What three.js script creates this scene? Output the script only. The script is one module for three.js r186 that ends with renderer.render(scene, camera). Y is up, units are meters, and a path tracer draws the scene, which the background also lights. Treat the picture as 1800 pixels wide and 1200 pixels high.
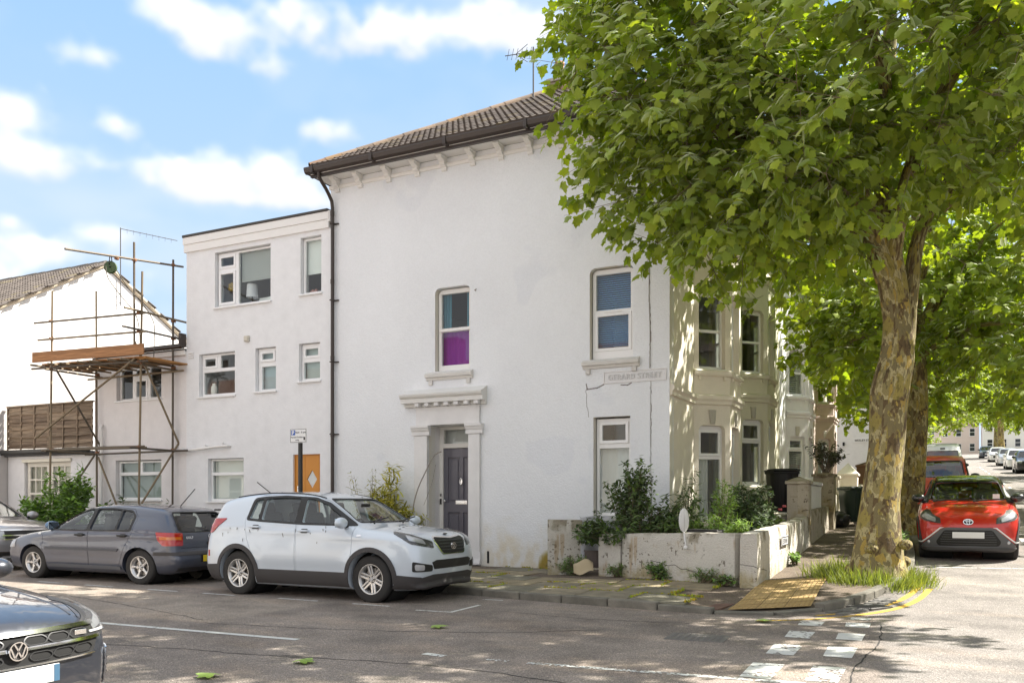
import * as THREE from 'three';
import { mergeGeometries, mergeVertices, toCreasedNormals } from 'three/addons/utils/BufferGeometryUtils.js';
import { RoundedBoxGeometry } from 'three/addons/geometries/RoundedBoxGeometry.js';
import { FontLoader } from 'three/addons/loaders/FontLoader.js';
import { TextGeometry } from 'three/addons/geometries/TextGeometry.js';
import { Brush, Evaluator, SUBTRACTION, INTERSECTION } from 'three-bvh-csg';

// ---------------------------------------------------------------- camera, sky, sun, exposure
const scene = new THREE.Scene();
const camera = new THREE.PerspectiveCamera(2 * Math.atan(880 / 1520) * 180 / Math.PI, 1800 / 1760, 0.1, 4000);
camera.setViewOffset(1800, 1760, 0, 0, 1800, 1200);          // a lens shifted up: verticals stay upright
camera.position.set(4.75, 1.5, 16.4);
camera.rotation.y = 26.49 * Math.PI / 180;
const renderer = new THREE.WebGLRenderer({ antialias: true });
renderer.toneMapping = THREE.LinearToneMapping;
renderer.toneMappingExposure = 2.65;
renderer.shadowMap.enabled = true;
const TO_SUN = new THREE.Vector3(0.7, 1.0, -0.6).normalize();
const sun = new THREE.DirectionalLight(new THREE.Color(1.0, 0.95, 0.86), 5);
sun.name = 'sun';
sun.position.copy(TO_SUN).multiplyScalar(80);
sun.castShadow = true;
sun.shadow.radius = 1;
sun.shadow.mapSize.set(4096, 4096);
Object.assign(sun.shadow.camera, { left: -45, right: 45, top: 45, bottom: -45, near: 1, far: 200 });
scene.add(sun, sun.target);

// ---------------------------------------------------------------- small helpers
const V = (x, y, z) => new THREE.Vector3(x, y, z);
const PI = Math.PI, lerp = (a, b, t) => a + (b - a) * t, clamp = (x, a = 0, b = 1) => Math.min(b, Math.max(a, x));
const sstep = (a, b, x) => { const t = clamp((x - a) / (b - a)); return t * t * (3 - 2 * t); };
function rng(seed) {
  let s = seed | 0;
  return () => { s = (s + 0x6d2b79f5) | 0; let t = Math.imul(s ^ (s >>> 15), 1 | s); t = (t + Math.imul(t ^ (t >>> 7), 61 | t)) ^ t; return ((t ^ (t >>> 14)) >>> 0) / 4294967296; };
}
const hash2 = (x, y, s) => { let h = Math.imul(x | 0, 374761393) + Math.imul(y | 0, 668265263) + Math.imul(s | 0, 974711); h = Math.imul(h ^ (h >>> 13), 1274126177); return ((h ^ (h >>> 16)) >>> 0) / 4294967296; };
// value noise with period p (cells) so that textures tile
function vnoise(x, y, p, s) {
  const xi = Math.floor(x), yi = Math.floor(y), fx = x - xi, fy = y - yi, u = fx * fx * (3 - 2 * fx), v = fy * fy * (3 - 2 * fy);
  const w = (a) => ((a % p) + p) % p, x0 = w(xi), x1 = w(xi + 1), y0 = w(yi), y1 = w(yi + 1);
  return lerp(lerp(hash2(x0, y0, s), hash2(x1, y0, s), u), lerp(hash2(x0, y1, s), hash2(x1, y1, s), u), v);
}
function fbm(x, y, p, s, oct = 4) { let a = 0.5, t = 0, n = 0; for (let i = 0; i < oct; i++) { t += a * vnoise(x, y, p, s + i * 17); n += a; x *= 2; y *= 2; p *= 2; a *= 0.5; } return t / n; }
const BIG = 1 << 20;
function tex(w, h, fn, { srgb = false, rep = [1, 1], clampTo = false } = {}) {      // fn(u, v, x, y) -> grey or [r, g, b] in 0..1 (sRGB values for colour maps)
  const d = new Uint8Array(w * h * 4);
  for (let y = 0; y < h; y++) for (let x = 0; x < w; x++) {
    const c = fn((x + 0.5) / w, (y + 0.5) / h, x, y), o = (y * w + x) * 4;
    if (typeof c === 'number') d[o] = d[o + 1] = d[o + 2] = clamp(c) * 255; else { d[o] = clamp(c[0]) * 255; d[o + 1] = clamp(c[1]) * 255; d[o + 2] = clamp(c[2]) * 255; }
    d[o + 3] = 255;
  }
  const t = new THREE.DataTexture(d, w, h);
  t.wrapS = t.wrapT = clampTo ? THREE.ClampToEdgeWrapping : THREE.RepeatWrapping;
  t.magFilter = THREE.LinearFilter; t.minFilter = THREE.LinearMipmapLinearFilter; t.generateMipmaps = true;
  if (srgb) t.colorSpace = THREE.SRGBColorSpace;
  t.repeat.set(...rep); t.needsUpdate = true;
  return t;
}
const reps = (t, x, y = x) => { const c = t.clone(); c.repeat.set(x, y); c.needsUpdate = true; return c; };
const C = (r, g, b) => new THREE.Color().setRGB(r, g, b);
const mat = (color, roughness = 0.8, more = {}) => new THREE.MeshStandardMaterial({ color: Array.isArray(color) ? C(...color) : color, roughness, ...more });
const pmat = (color, roughness, more) => new THREE.MeshPhysicalMaterial({ color: Array.isArray(color) ? C(...color) : color, roughness, ...more });

// ---------------------------------------------------------------- things, parts, names
const used = new Map();
function numbered(name) { const n = used.get(name) ?? 0; used.set(name, n + 1); return n ? name + '_' + String(n).padStart(3, '0') : name; }
function tag(o, label, category, group, kind) { if (label) o.userData.label = label; if (category) o.userData.category = category; if (group) o.userData.group = group; if (kind) o.userData.kind = kind; return o; }
function thing(name, label, category, pos = [0, 0, 0], ry = 0, group) {
  const o = new THREE.Group(); o.name = numbered(name); o.position.set(...pos); o.rotation.y = ry; scene.add(o);
  return tag(o, label, category, group);
}
function part(parent, name, geo, m, label, kind) {
  const o = new THREE.Mesh(Array.isArray(geo) ? merge(geo) : geo, m); o.name = name; o.castShadow = o.receiveShadow = true; parent.add(o);
  if (label) o.userData.label = label; if (kind) o.userData.kind = kind;
  return o;
}
function solo(name, geo, m, label, category, group) { const o = part(scene, numbered(name), geo, m); return tag(o, label, category, group); }
function struct(name, geo, m, parent = scene) { const o = part(parent, parent === scene ? numbered(name) : name, geo, m); if (parent === scene) o.userData.kind = 'structure'; return o; }
function copyOf(root, label, pos, ry) { const c = root.clone(); c.name = numbered(root.name.replace(/_\d{3}$/, '')); c.userData = { ...root.userData, label: label ?? root.userData.label }; scene.add(c); if (pos) c.position.set(...pos); if (ry !== undefined) c.rotation.y = ry; return c; }

// ---------------------------------------------------------------- geometry helpers
function norm(g) {
  g = g.index ? g.toNonIndexed() : g;
  if (!g.attributes.normal) g.computeVertexNormals();
  if (!g.attributes.uv) g.setAttribute('uv', new THREE.BufferAttribute(new Float32Array(g.attributes.position.count * 2), 2));
  for (const k of Object.keys(g.attributes)) if (!['position', 'normal', 'uv', 'color'].includes(k)) g.deleteAttribute(k);
  return g;
}
function merge(list) {
  list = list.flat(9).map(norm);
  if (list.some((g) => g.attributes.color)) for (const g of list) if (!g.attributes.color) g.setAttribute('color', new THREE.BufferAttribute(new Float32Array(g.attributes.position.count * 3).fill(1), 3));
  return list.length === 1 ? list[0] : mergeGeometries(list);
}
function boxUV(g, k = 1) {                                        // uv in metres by the dominant axis of the face
  g = norm(g);
  const p = g.attributes.position, n = g.attributes.normal, uv = new Float32Array(p.count * 2);
  for (let i = 0; i < p.count; i++) {
    const ax = Math.abs(n.getX(i)), ay = Math.abs(n.getY(i)), az = Math.abs(n.getZ(i));
    const [a, b] = ay >= ax && ay >= az ? [p.getX(i), p.getZ(i)] : ax >= az ? [p.getZ(i), p.getY(i)] : [p.getX(i), p.getY(i)];
    uv[i * 2] = a * k; uv[i * 2 + 1] = b * k;
  }
  g.setAttribute('uv', new THREE.BufferAttribute(uv, 2));
  return g;
}
function box(x0, y0, z0, x1, y1, z1) { return boxUV(new THREE.BoxGeometry(Math.abs(x1 - x0), Math.abs(y1 - y0), Math.abs(z1 - z0)).translate((x0 + x1) / 2, (y0 + y1) / 2, (z0 + z1) / 2)); }
function rbox(w, h, d, r = 0.01, seg = 2) { return new RoundedBoxGeometry(w, h, d, seg, Math.min(r, w / 2.01, h / 2.01, d / 2.01)); }
function rb(x0, y0, z0, x1, y1, z1, r = 0.012) { return boxUV(rbox(Math.abs(x1 - x0), Math.abs(y1 - y0), Math.abs(z1 - z0), r, 1).translate((x0 + x1) / 2, (y0 + y1) / 2, (z0 + z1) / 2)); }
function rod(a, b, r, seg = 10, r2 = r) {
  a = a.isVector3 ? a : V(...a); b = b.isVector3 ? b : V(...b);
  const d = b.clone().sub(a), l = d.length(), g = new THREE.CylinderGeometry(r2, r, l, seg, 1);
  return g.translate(0, l / 2, 0).applyQuaternion(new THREE.Quaternion().setFromUnitVectors(V(0, 1, 0), d.normalize())).translate(a.x, a.y, a.z);
}
function tubeOf(pts, r, seg = 24, rs = 7) { return new THREE.TubeGeometry(new THREE.CatmullRomCurve3(pts.map((p) => p.isVector3 ? p : V(...p))), seg, r, rs); }
function taper(pts, radii, rs = 14, sub = 6, wob = null) {       // tube of changing radius along a smooth line
  const curve = new THREE.CatmullRomCurve3(pts), n = (pts.length - 1) * sub, fr = curve.computeFrenetFrames(n, false);
  const pos = [], uv = [], idx = []; let len = 0, last = null;
  for (let i = 0; i <= n; i++) {
    const t = i / n, f = t * (radii.length - 1), k = Math.min(radii.length - 2, Math.floor(f)), r = lerp(radii[k], radii[k + 1], f - k), c = curve.getPoint(t);
    if (last) len += c.distanceTo(last); last = c;
    for (let j = 0; j <= rs; j++) {
      const a = j / rs * 2 * PI, q = wob ? r * wob(t, a, c) : r, dx = fr.normals[i].clone().multiplyScalar(Math.cos(a) * q).addScaledVector(fr.binormals[i], Math.sin(a) * q);
      pos.push(c.x + dx.x, c.y + dx.y, c.z + dx.z); uv.push(j / rs, len);
      if (i && j) { const b = i * (rs + 1) + j; idx.push(b - rs - 2, b - rs - 1, b, b - rs - 2, b, b - 1); }
    }
  }
  const g = new THREE.BufferGeometry(); g.setAttribute('position', new THREE.Float32BufferAttribute(pos, 3)); g.setAttribute('uv', new THREE.Float32BufferAttribute(uv, 2)); g.setIndex(idx); g.computeVertexNormals();
  // close the seam's normals
  const N = g.attributes.normal;
  for (let i = 0; i <= n; i++) { const a = i * (rs + 1), b = a + rs, v = V(N.getX(a) + N.getX(b), N.getY(a) + N.getY(b), N.getZ(a) + N.getZ(b)).normalize(); N.setXYZ(a, v.x, v.y, v.z); N.setXYZ(b, v.x, v.y, v.z); }
  return g;
}
const poly = (pts) => new THREE.Shape(pts.map((p) => new THREE.Vector2(p[0], p[1])));
const rectPts = (x0, y0, x1, y1) => [[x0, y0], [x1, y0], [x1, y1], [x0, y1]];
function roundTop(x0, y0, x1, y1, r = 0.12, n = 5) {             // opening with rounded upper corners
  const p = [[x0, y0], [x1, y0]];
  for (let i = 0; i <= n; i++) { const a = i / n * PI / 2; p.push([x1 - r + Math.cos(a) * r, y1 - r + Math.sin(a) * r]); }
  for (let i = 0; i <= n; i++) { const a = PI / 2 + i / n * PI / 2; p.push([x0 + r + Math.cos(a) * r, y1 - r + Math.sin(a) * r]); }
  return p;
}
function slabWith(outer, holes, depth, bevel = 0) {              // front face at z = 0, body behind it
  const s = poly(outer); for (const h of holes) s.holes.push(new THREE.Path(h.map((p) => new THREE.Vector2(p[0], p[1]))));
  const g = new THREE.ExtrudeGeometry(s, { depth: depth - bevel * 2, bevelEnabled: bevel > 0, bevelSize: bevel, bevelThickness: bevel, bevelOffset: -bevel, bevelSegments: 1, curveSegments: 4 });
  return g.translate(0, 0, -depth + bevel);
}
const ext = (pts, depth, bevel = 0) => slabWith(pts, [], depth, bevel);
function paint(g, c) { g = norm(g); const n = g.attributes.position.count, a = new Float32Array(n * 3); for (let i = 0; i < n; i++) { a[i * 3] = c[0]; a[i * 3 + 1] = c[1]; a[i * 3 + 2] = c[2]; } g.setAttribute('color', new THREE.BufferAttribute(a, 3)); return g; }

// ---------------------------------------------------------------- the sky: air and small fair-weather clouds
{
  const W = 2048, H = 1024, d = new Float32Array(W * H * 4), R = rng(77);
  const puffs = [];                                              // azimuth, elevation, half-sizes (radians)
  const fromPixel = (x, y) => { const X = (x - 900) / 1520, Y = (880 - y) / 1520, s = Math.sin(0.4623), c = Math.cos(0.4623), v = V(-s + X * c, Y, -c - X * s).normalize(); return [Math.atan2(v.z, v.x), Math.asin(v.y)]; };
  for (const [x, y, a, b, k] of [[335, 45, 95, 52, 0.9], [590, 40, 115, 52, 0.9], [690, 72, 56, 40, 0.8], [890, 50, 95, 54, 0.95], [480, 125, 38, 26, 0.75], [570, 230, 62, 26, 0.85], [210, 225, 45, 18, 0.5], [60, 284, 95, 34, 1], [300, 312, 85, 36, 1], [478, 312, 85, 40, 1],
    [12, 190, 42, 30, 0.9], [550, 352, 44, 20, 0.7], [235, 415, 100, 22, 0.55], [60, 435, 70, 20, 0.7], [20, 390, 40, 14, 0.6], [400, 345, 60, 14, 0.5], [150, 95, 60, 16, 0.35], [640, 330, 60, 24, 0.7]]) {
    const [az, el] = fromPixel(x, y); puffs.push([az, el, a / 1520 / (1 + ((x - 900) / 1520) ** 2) * 1.06, b / 1520 * 0.84, k]);
  }
  for (let i = 0; i < 460; i++) { const az = R() * 2 * PI - PI, el = 0.05 + 1.3 * R() ** 1.4, s = 0.06 + 0.12 * R(); if (az < -1.35 && az > -2.75 && el < 0.85) continue; puffs.push([az, el, s / Math.cos(el) * (0.9 + R()), s * (0.38 + 0.3 * R()), 0.6 + 0.5 * R()]); }  // out-of-view clouds, added more densely to fill the shaded walls with light
  const E = renderer.toneMappingExposure;
  for (let y = 0; y < H; y++) {
    const el = ((y + 0.5) / H - 0.5) * PI, near = puffs.filter((p) => Math.abs(p[1] - el) < p[3] * 2.6);
    for (let x = 0; x < W; x++) {
      const az = ((x + 0.5) / W - 0.5) * 2 * PI, o = (y * W + x) * 4, h = clamp(el / 0.62);
      let r = lerp(0.76, 0.31, h ** 0.7), g = lerp(0.88, 0.56, h ** 0.7), b = lerp(0.98, 0.94, h);
      if (el < 0) { r = 0.6; g = 0.66; b = 0.7; }
      { const veil = 0.42 * sstep(0.42, 0.78, fbm(x / 120, y / 46, 4096, 31, 5)) + 0.25 * sstep(0.45, 0.7, fbm(x / 40 + 7, y / 22, 4096, 33, 4)) * (1 - h); r = lerp(r, 0.9, veil); g = lerp(g, 0.93, veil); b = lerp(b, 0.98, veil); }
      let dens = 0, low = 0;
      for (const p of near) {
        let da = az - p[0]; if (da > PI) da -= 2 * PI; if (da < -PI) da += 2 * PI;
        const q = (da / p[2]) ** 2 + ((el - p[1]) / p[3]) ** 2;
        if (q < 5) { const k = Math.exp(-q * 0.85) * p[4]; dens += k; low += k * (el - p[1]) / p[3]; }
      }
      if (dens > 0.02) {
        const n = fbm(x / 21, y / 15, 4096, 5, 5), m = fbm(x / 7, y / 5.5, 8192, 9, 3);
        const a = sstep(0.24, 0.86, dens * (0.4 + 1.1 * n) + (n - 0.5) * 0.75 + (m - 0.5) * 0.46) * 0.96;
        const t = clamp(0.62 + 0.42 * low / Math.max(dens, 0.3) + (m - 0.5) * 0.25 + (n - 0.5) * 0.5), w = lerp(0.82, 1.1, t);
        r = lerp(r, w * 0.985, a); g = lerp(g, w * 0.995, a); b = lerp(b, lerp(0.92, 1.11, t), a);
      }
      d[o] = r * 1.1 / E; d[o + 1] = g * 1.11 / E; d[o + 2] = b * 1.1 / E; d[o + 3] = 1;
    }
  }
  const t = new THREE.DataTexture(d, W, H, THREE.RGBAFormat, THREE.FloatType);
  t.mapping = THREE.EquirectangularReflectionMapping; t.magFilter = THREE.LinearFilter; t.needsUpdate = true;
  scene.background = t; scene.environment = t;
}

// ---------------------------------------------------------------- shared textures and materials
const T = {};
T.fine = tex(512, 512, (u, v) => 0.5 * fbm(u * 64, v * 64, 64, 3, 3) + 0.5 * fbm(u * 8, v * 8, 8, 4, 4));                      // plaster relief
T.plaster = tex(512, 512, (u, v) => { const k = 0.965 + 0.05 * (fbm(u * 5, v * 5, 5, 11, 5) - 0.5) + 0.03 * (vnoise(u * 200, v * 200, 200, 8) - 0.5); return [k, k * 0.995, k * 0.995]; }, { srgb: true });
T.grain = tex(1024, 1024, (u, v) => { const s = vnoise(u * 340, v * 340, 340, 21), l = vnoise(u * 150, v * 150, 150, 22); return 0.25 + 0.5 * s * s + 0.35 * l * l; });
T.asphalt = tex(1024, 1024, (u, v) => {
  const s = vnoise(u * 420, v * 420, 420, 31), l = vnoise(u * 190, v * 190, 190, 32), c = fbm(u * 6, v * 6, 6, 33, 5), light = s > 0.86 ? 0.2 : 0;
  const k = 0.53 + 0.2 * (s - 0.5) + 0.12 * (l - 0.5) + 0.17 * (c - 0.5) + light;
  return [k * 1.02, k * 0.985, k * 0.96];
}, { srgb: true });
T.concrete = tex(1024, 1024, (u, v) => { const c = fbm(u * 7, v * 7, 7, 41, 6), s = vnoise(u * 300, v * 300, 300, 43), k = 0.62 + 0.22 * (c - 0.5) + 0.1 * (s - 0.5); return [k, k * 0.985, k * 0.94]; }, { srgb: true });
T.wood = tex(512, 512, (u, v) => { const w = fbm(u * 2 + 0.3 * fbm(u * 4, v * 4, 4, 55, 3), v * 40, 64, 51, 4), k = 0.62 + 0.35 * (w - 0.5); return [k, k * 0.86, k * 0.7]; }, { srgb: true });
T.patch = tex(512, 512, (u, v) => fbm(u * 6, v * 6, 6, 61, 5));

const M = {
  white: mat([0.82, 0.815, 0.82], 0.86, { map: T.plaster, bumpMap: reps(T.fine, 0.8), bumpScale: 0.012 }),
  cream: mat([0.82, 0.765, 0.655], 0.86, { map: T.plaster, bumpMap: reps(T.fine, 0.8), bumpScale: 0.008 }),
  trim: mat([0.80, 0.785, 0.765], 0.7, { bumpMap: reps(T.fine, 1.5), bumpScale: 0.004 }),
  upvc: pmat([0.82, 0.82, 0.82], 0.32, { clearcoat: 0.15 }),
  black: mat([0.028, 0.026, 0.025], 0.5), brownPlastic: mat([0.045, 0.033, 0.028], 0.42),
  dark: mat([0.02, 0.02, 0.022], 0.9), room: mat([0.14, 0.13, 0.12], 0.95),
  glass: pmat([0.93, 0.97, 0.95], 0.015, { transmission: 1, thickness: 0, ior: 1.62 }),
  steel: mat([0.36, 0.33, 0.29], 0.5, { metalness: 0.75, bumpMap: reps(T.fine, 3), bumpScale: 0.002 }),
  lead: mat([0.10, 0.10, 0.105], 0.7), silver: mat([0.75, 0.75, 0.75], 0.25, { metalness: 1 }),
  wood: mat([0.5, 0.42, 0.34], 0.8, { map: T.wood, bumpMap: T.wood, bumpScale: 0.004 }),
  curtain: pmat([0.75, 0.75, 0.74], 0.95, { transmission: 0.35, thickness: 0 }),
  tarmac: mat([0.55, 0.5, 0.46], 0.95, { map: reps(T.asphalt, 0.5), bumpMap: reps(T.grain, 0.5), bumpScale: 0.006 }),
  kerb: mat([0.5, 0.48, 0.45], 0.9, { map: T.concrete, bumpMap: reps(T.grain, 1), bumpScale: 0.004 }),
  line: mat([0.66, 0.66, 0.63], 0.75, { bumpMap: reps(T.grain, 2), bumpScale: 0.004 }),
  yellow: mat([0.66, 0.42, 0.06], 0.75, { bumpMap: reps(T.grain, 2), bumpScale: 0.004 }),
};
const font = await new FontLoader().loadAsync('fonts/droid/droid_sans_bold.typeface.json');
const text = (s, size, depth = 0.004) => { const g = new TextGeometry(s, { font, size, depth, curveSegments: 3, bevelEnabled: false }); g.computeBoundingBox(); return g.translate(-(g.boundingBox.max.x + g.boundingBox.min.x) / 2, -size / 2, 0); };
// ---------------------------------------------------------------- ground: the main road climbs away from the junction
const SLOPE = 0.061;
function gy(x, z) {
  const s = 4 - z, up = SLOPE * (Math.sqrt(s * s + 2.2) + s) / 2 - SLOPE * 0.05, top = SLOPE * 185;
  const u = up > top - 2 ? top - 2 + 2 * (1 - Math.exp(-(up - top + 2) / 2)) : up;
  return u * sstep(-2.2, 1.9, x) * (1) - SLOPE * 0.05 * (1 - sstep(-2.2, 1.9, x)) * 0;
}
const road = (() => {
  const xs = [], zs = [];
  for (let x = -900; x < -40; x += 60) xs.push(x); for (let x = -40; x < -14; x += 2) xs.push(x); for (let x = -14; x < 12; x += 0.16) xs.push(x); for (let x = 12; x < 40; x += 2) xs.push(x); for (let x = 40; x <= 900; x += 60) xs.push(x);
  for (let z = -1000; z < -220; z += 60) zs.push(z); for (let z = -220; z < -10; z += 1.5) zs.push(z); for (let z = -10; z < 0; z += 0.5) zs.push(z); for (let z = 0; z < 15; z += 0.16) zs.push(z); for (let z = 15; z < 60; z += 3) zs.push(z); for (let z = 60; z <= 600; z += 60) zs.push(z);
  const pos = [], uv = [], col = [], idx = [], nx = xs.length;
  for (let j = 0; j < zs.length; j++) for (let i = 0; i < nx; i++) {
    const x = xs[i], z = zs[j]; pos.push(x, gy(x, z), z); uv.push(x * 0.42, z * 0.42);
    // resurfaced strips, trench repairs, oily and washed-out patches: matter on the road; plus one paler, yellower block
    let k = 0.88 + 0.34 * (fbm(x * 0.35 + 40, z * 0.5 + 40, BIG, 70, 4) - 0.5) + 0.2 * (fbm(x * 2.3 + 90, z * 2.3 + 90, BIG, 71, 3) - 0.5), r = 1.09, b = 0.905;
    const mainRoad = sstep(3.95, 4.1, x - 0.08 * (z - 5) + 0.05 * (vnoise(z * 3, 1, BIG, 5) - 0.5));
    k *= lerp(0.97, 0.98, mainRoad); r = lerp(r * 0.985, 1.0, mainRoad); b = lerp(b * 1.03, 0.99, mainRoad);
    const trench = z > 6.6 + 0.14 * x && z < 7.5 + 0.14 * x && x > -3.2 && x < 1.5; if (trench) { k *= 0.86; r = 1.08; }
    const t2 = x > 1.6 && x < 2.9 && z > 5.9 && z < 7.2; if (t2) k *= 0.9;
    const t3 = x > -12 && x < -3.4 && z > 6.2 && z < 8.6; if (t3) { k *= 1.2; b = 0.9; }  // paler, yellower rectangle of the side street
    const grit = sstep(0.52, 0.72, fbm(x * 1.1 + 7, z * 2.6 + 3, BIG, 75, 4)); k *= 1 + 0.2 * grit; r += 0.05 * grit; b -= 0.05 * grit;
    col.push(k * r, k, k * b);
    if (i && j) { const a = j * nx + i; idx.push(a - nx - 1, a - 1, a, a - nx - 1, a, a - nx); }
  }
  const g = new THREE.BufferGeometry(); g.setAttribute('position', new THREE.Float32BufferAttribute(pos, 3)); g.setAttribute('uv', new THREE.Float32BufferAttribute(uv, 2)); g.setAttribute('color', new THREE.Float32BufferAttribute(col, 3)); g.setIndex(idx); g.computeVertexNormals();
  return struct('road', g, mat([0.92, 0.9, 0.88], 0.92, { map: T.asphalt, vertexColors: true, bumpMap: T.grain, bumpScale: 0.012 }));
})();
const ROADK = 0;
// a painted marking with worn edges: cells of a quad are dropped by noise; corners a b c d go round
function marking(parent, name, q, m, wear = 0.25, cell = 0.03, lift = 0.004, seed = 1) {
  const L = Math.max(Math.hypot(q[1][0] - q[0][0], q[1][1] - q[0][1]), Math.hypot(q[2][0] - q[3][0], q[2][1] - q[3][1])), Wd = Math.max(Math.hypot(q[3][0] - q[0][0], q[3][1] - q[0][1]), Math.hypot(q[2][0] - q[1][0], q[2][1] - q[1][1]));
  const n = Math.max(1, Math.ceil(L / cell)), m2 = Math.max(1, Math.ceil(Wd / cell)), pos = [], uv = [], idx = [];
  const at = (s, t) => [lerp(lerp(q[0][0], q[1][0], s), lerp(q[3][0], q[2][0], s), t), lerp(lerp(q[0][1], q[1][1], s), lerp(q[3][1], q[2][1], s), t)];
  for (let j = 0; j < m2; j++) for (let i = 0; i < n; i++) {
    const [cx, cz] = at((i + 0.5) / n, (j + 0.5) / m2);
    if (fbm(cx * 9 + 300, cz * 9 + 300, BIG, 80 + seed, 3) * 0.6 + 0.4 * hash2(cx * 997, cz * 991, seed) < wear) continue;
    const b = pos.length / 3;
    for (const [s, t] of [[i, j], [i + 1, j], [i + 1, j + 1], [i, j + 1]]) { const [x, z] = at(s / n, t / m2); pos.push(x, gy(x, z) + lift, z); uv.push(x, z); }
    idx.push(b, b + 2, b + 1, b, b + 3, b + 2);
  }
  if (!pos.length) return null;
  const g = new THREE.BufferGeometry(); g.setAttribute('position', new THREE.Float32BufferAttribute(pos, 3)); g.setAttribute('uv', new THREE.Float32BufferAttribute(uv, 2)); g.setIndex(idx); g.computeVertexNormals();
  if (g.attributes.normal.getY(0) < 0) { for (let i = 0; i < idx.length; i += 3) { const t = idx[i]; idx[i] = idx[i + 1]; idx[i + 1] = t; } g.setIndex(idx); g.computeVertexNormals(); }
  return part(parent, name, g, m);
}
const strip = (x0, z0, x1, z1, w) => { const dx = x1 - x0, dz = z1 - z0, l = Math.hypot(dx, dz), nx = -dz / l * w / 2, nz = dx / l * w / 2; return [[x0 + nx, z0 + nz], [x1 + nx, z1 + nz], [x1 - nx, z1 - nz], [x0 - nx, z0 - nz]]; };
{
  // give-way squares at the mouth of the side street, two rows
  for (const [z0, z1] of [[5.25, 5.62], [6.12, 6.6], [7.1, 7.72], [8.25, 8.95]]) {
    marking(road, 'give_way_marking', [[3.18, z0], [3.46, z0 - 0.02], [3.46, z1], [3.2, z1]], M.line, 0.33, 0.025, 0.004, z0 * 10);
    marking(road, 'give_way_marking', [[3.7, z0 - 0.08], [3.98, z0 - 0.1], [3.98, z1 - 0.1], [3.72, z1 - 0.08]], M.line, z0 > 8 ? 0.45 : 0.22, 0.025, 0.004, z0 * 11);
  }
  marking(road, 'give_way_marking', [[3.72, 4.72], [3.95, 4.7], [3.95, 4.9], [3.72, 4.92]], M.line, 0.3, 0.025, 0.004, 4);
  marking(road, 'centre_line', strip(-4.64, 9.16, -1.48, 9.08, 0.10), M.line, 0.2, 0.02, 0.004, 12);
  marking(road, 'centre_line', strip(-11, 9.3, -7.2, 9.22, 0.10), M.line, 0.2, 0.02, 0.004, 18);
  marking(road, 'centre_line', strip(0.2, 9.2, 0.45, 9.24, 0.10), M.line, 0.3, 0.02, 0.004, 13);
  marking(road, 'centre_line', strip(0.9, 9.22, 1.12, 9.2, 0.08), M.line, 0.45, 0.02, 0.004, 13);
  marking(road, 'centre_line', strip(1.32, 9.2, 3.75, 9.0, 0.09), M.line, 0.4, 0.02, 0.004, 14);
  for (const [a, b, c, d] of [[-10.3, 5.95, -9.6, 5.98], [-8.95, 6.0, -8.2, 6.03], [-7.3, 6.05, -6.6, 6.07], [-6.0, 6.08, -5.3, 6.1], [-4.4, 6.1, -3.62, 6.13], [-2.95, 6.16, -2.3, 6.18]])
    marking(road, 'parking_bay_line', strip(a, b, c, d, 0.065), M.line, 0.3, 0.02, 0.004, a * 7);
  marking(road, 'parking_bay_line', strip(-1.72, 6.38, -1.14, 6.36, 0.06), M.line, 0.25, 0.02, 0.004, 41);
  marking(road, 'parking_bay_line', strip(-1.17, 6.36, -1.2, 5.5, 0.06), M.line, 0.25, 0.02, 0.004, 42);
  marking(road, 'parking_bay_line', strip(-1.5, 4.85, -1.16, 4.84, 0.06), M.line, 0.35, 0.02, 0.004, 43);
  // double yellow lines round the corner by the tree
  const arc = [[2.7, 5.5], [3.3, 5.05], [3.6, 4.72], [3.91, 4.27], [4.19, 3.72], [4.42, 2.9], [4.58, 1.7]], arc2 = [[3.3, 4.72], [3.68, 4.25], [3.95, 3.7], [4.18, 3.05], [4.34, 2.23], [4.4, 1.6]];
  for (const A of [arc, arc2]) {
    const cv = new THREE.CatmullRomCurve3(A.map(([x, z]) => V(x, 0, z))), P = cv.getSpacedPoints(18);
    for (let i = 0; i < 18; i++) marking(road, 'double_yellow_line', strip(P[i].x, P[i].z, P[i + 1].x, P[i + 1].z, i < 6 ? 0.06 : 0.095), M.yellow, i < 6 ? 0.36 : 0.2, 0.02, 0.004, 60 + i);
  }
  // bay and centre lines up the main road
  for (const z of [-1.2, -6.4, -11.6, -16.8, -22]) marking(road, 'parking_bay_line', strip(6.35, z, 6.35, z + 0.75, 0.08), M.line, 0.25, 0.03, 0.005, z * 3);
  for (let z = 2; z > -70; z -= 5.2) marking(road, 'centre_line', strip(7.6, z, 7.6, z - 2.1, 0.10), M.line, 0.25, 0.05, 0.006, z * 5);
  marking(road, 'stop_line', strip(7.7, -38, 10.8, -38, 0.3), M.line, 0.2, 0.06, 0.006, 91);
  marking(road, 'parking_bay_line', strip(4.5, -0.9, 6.35, -1.1, 0.07), M.line, 0.3, 0.03, 0.005, 92);
}

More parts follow.
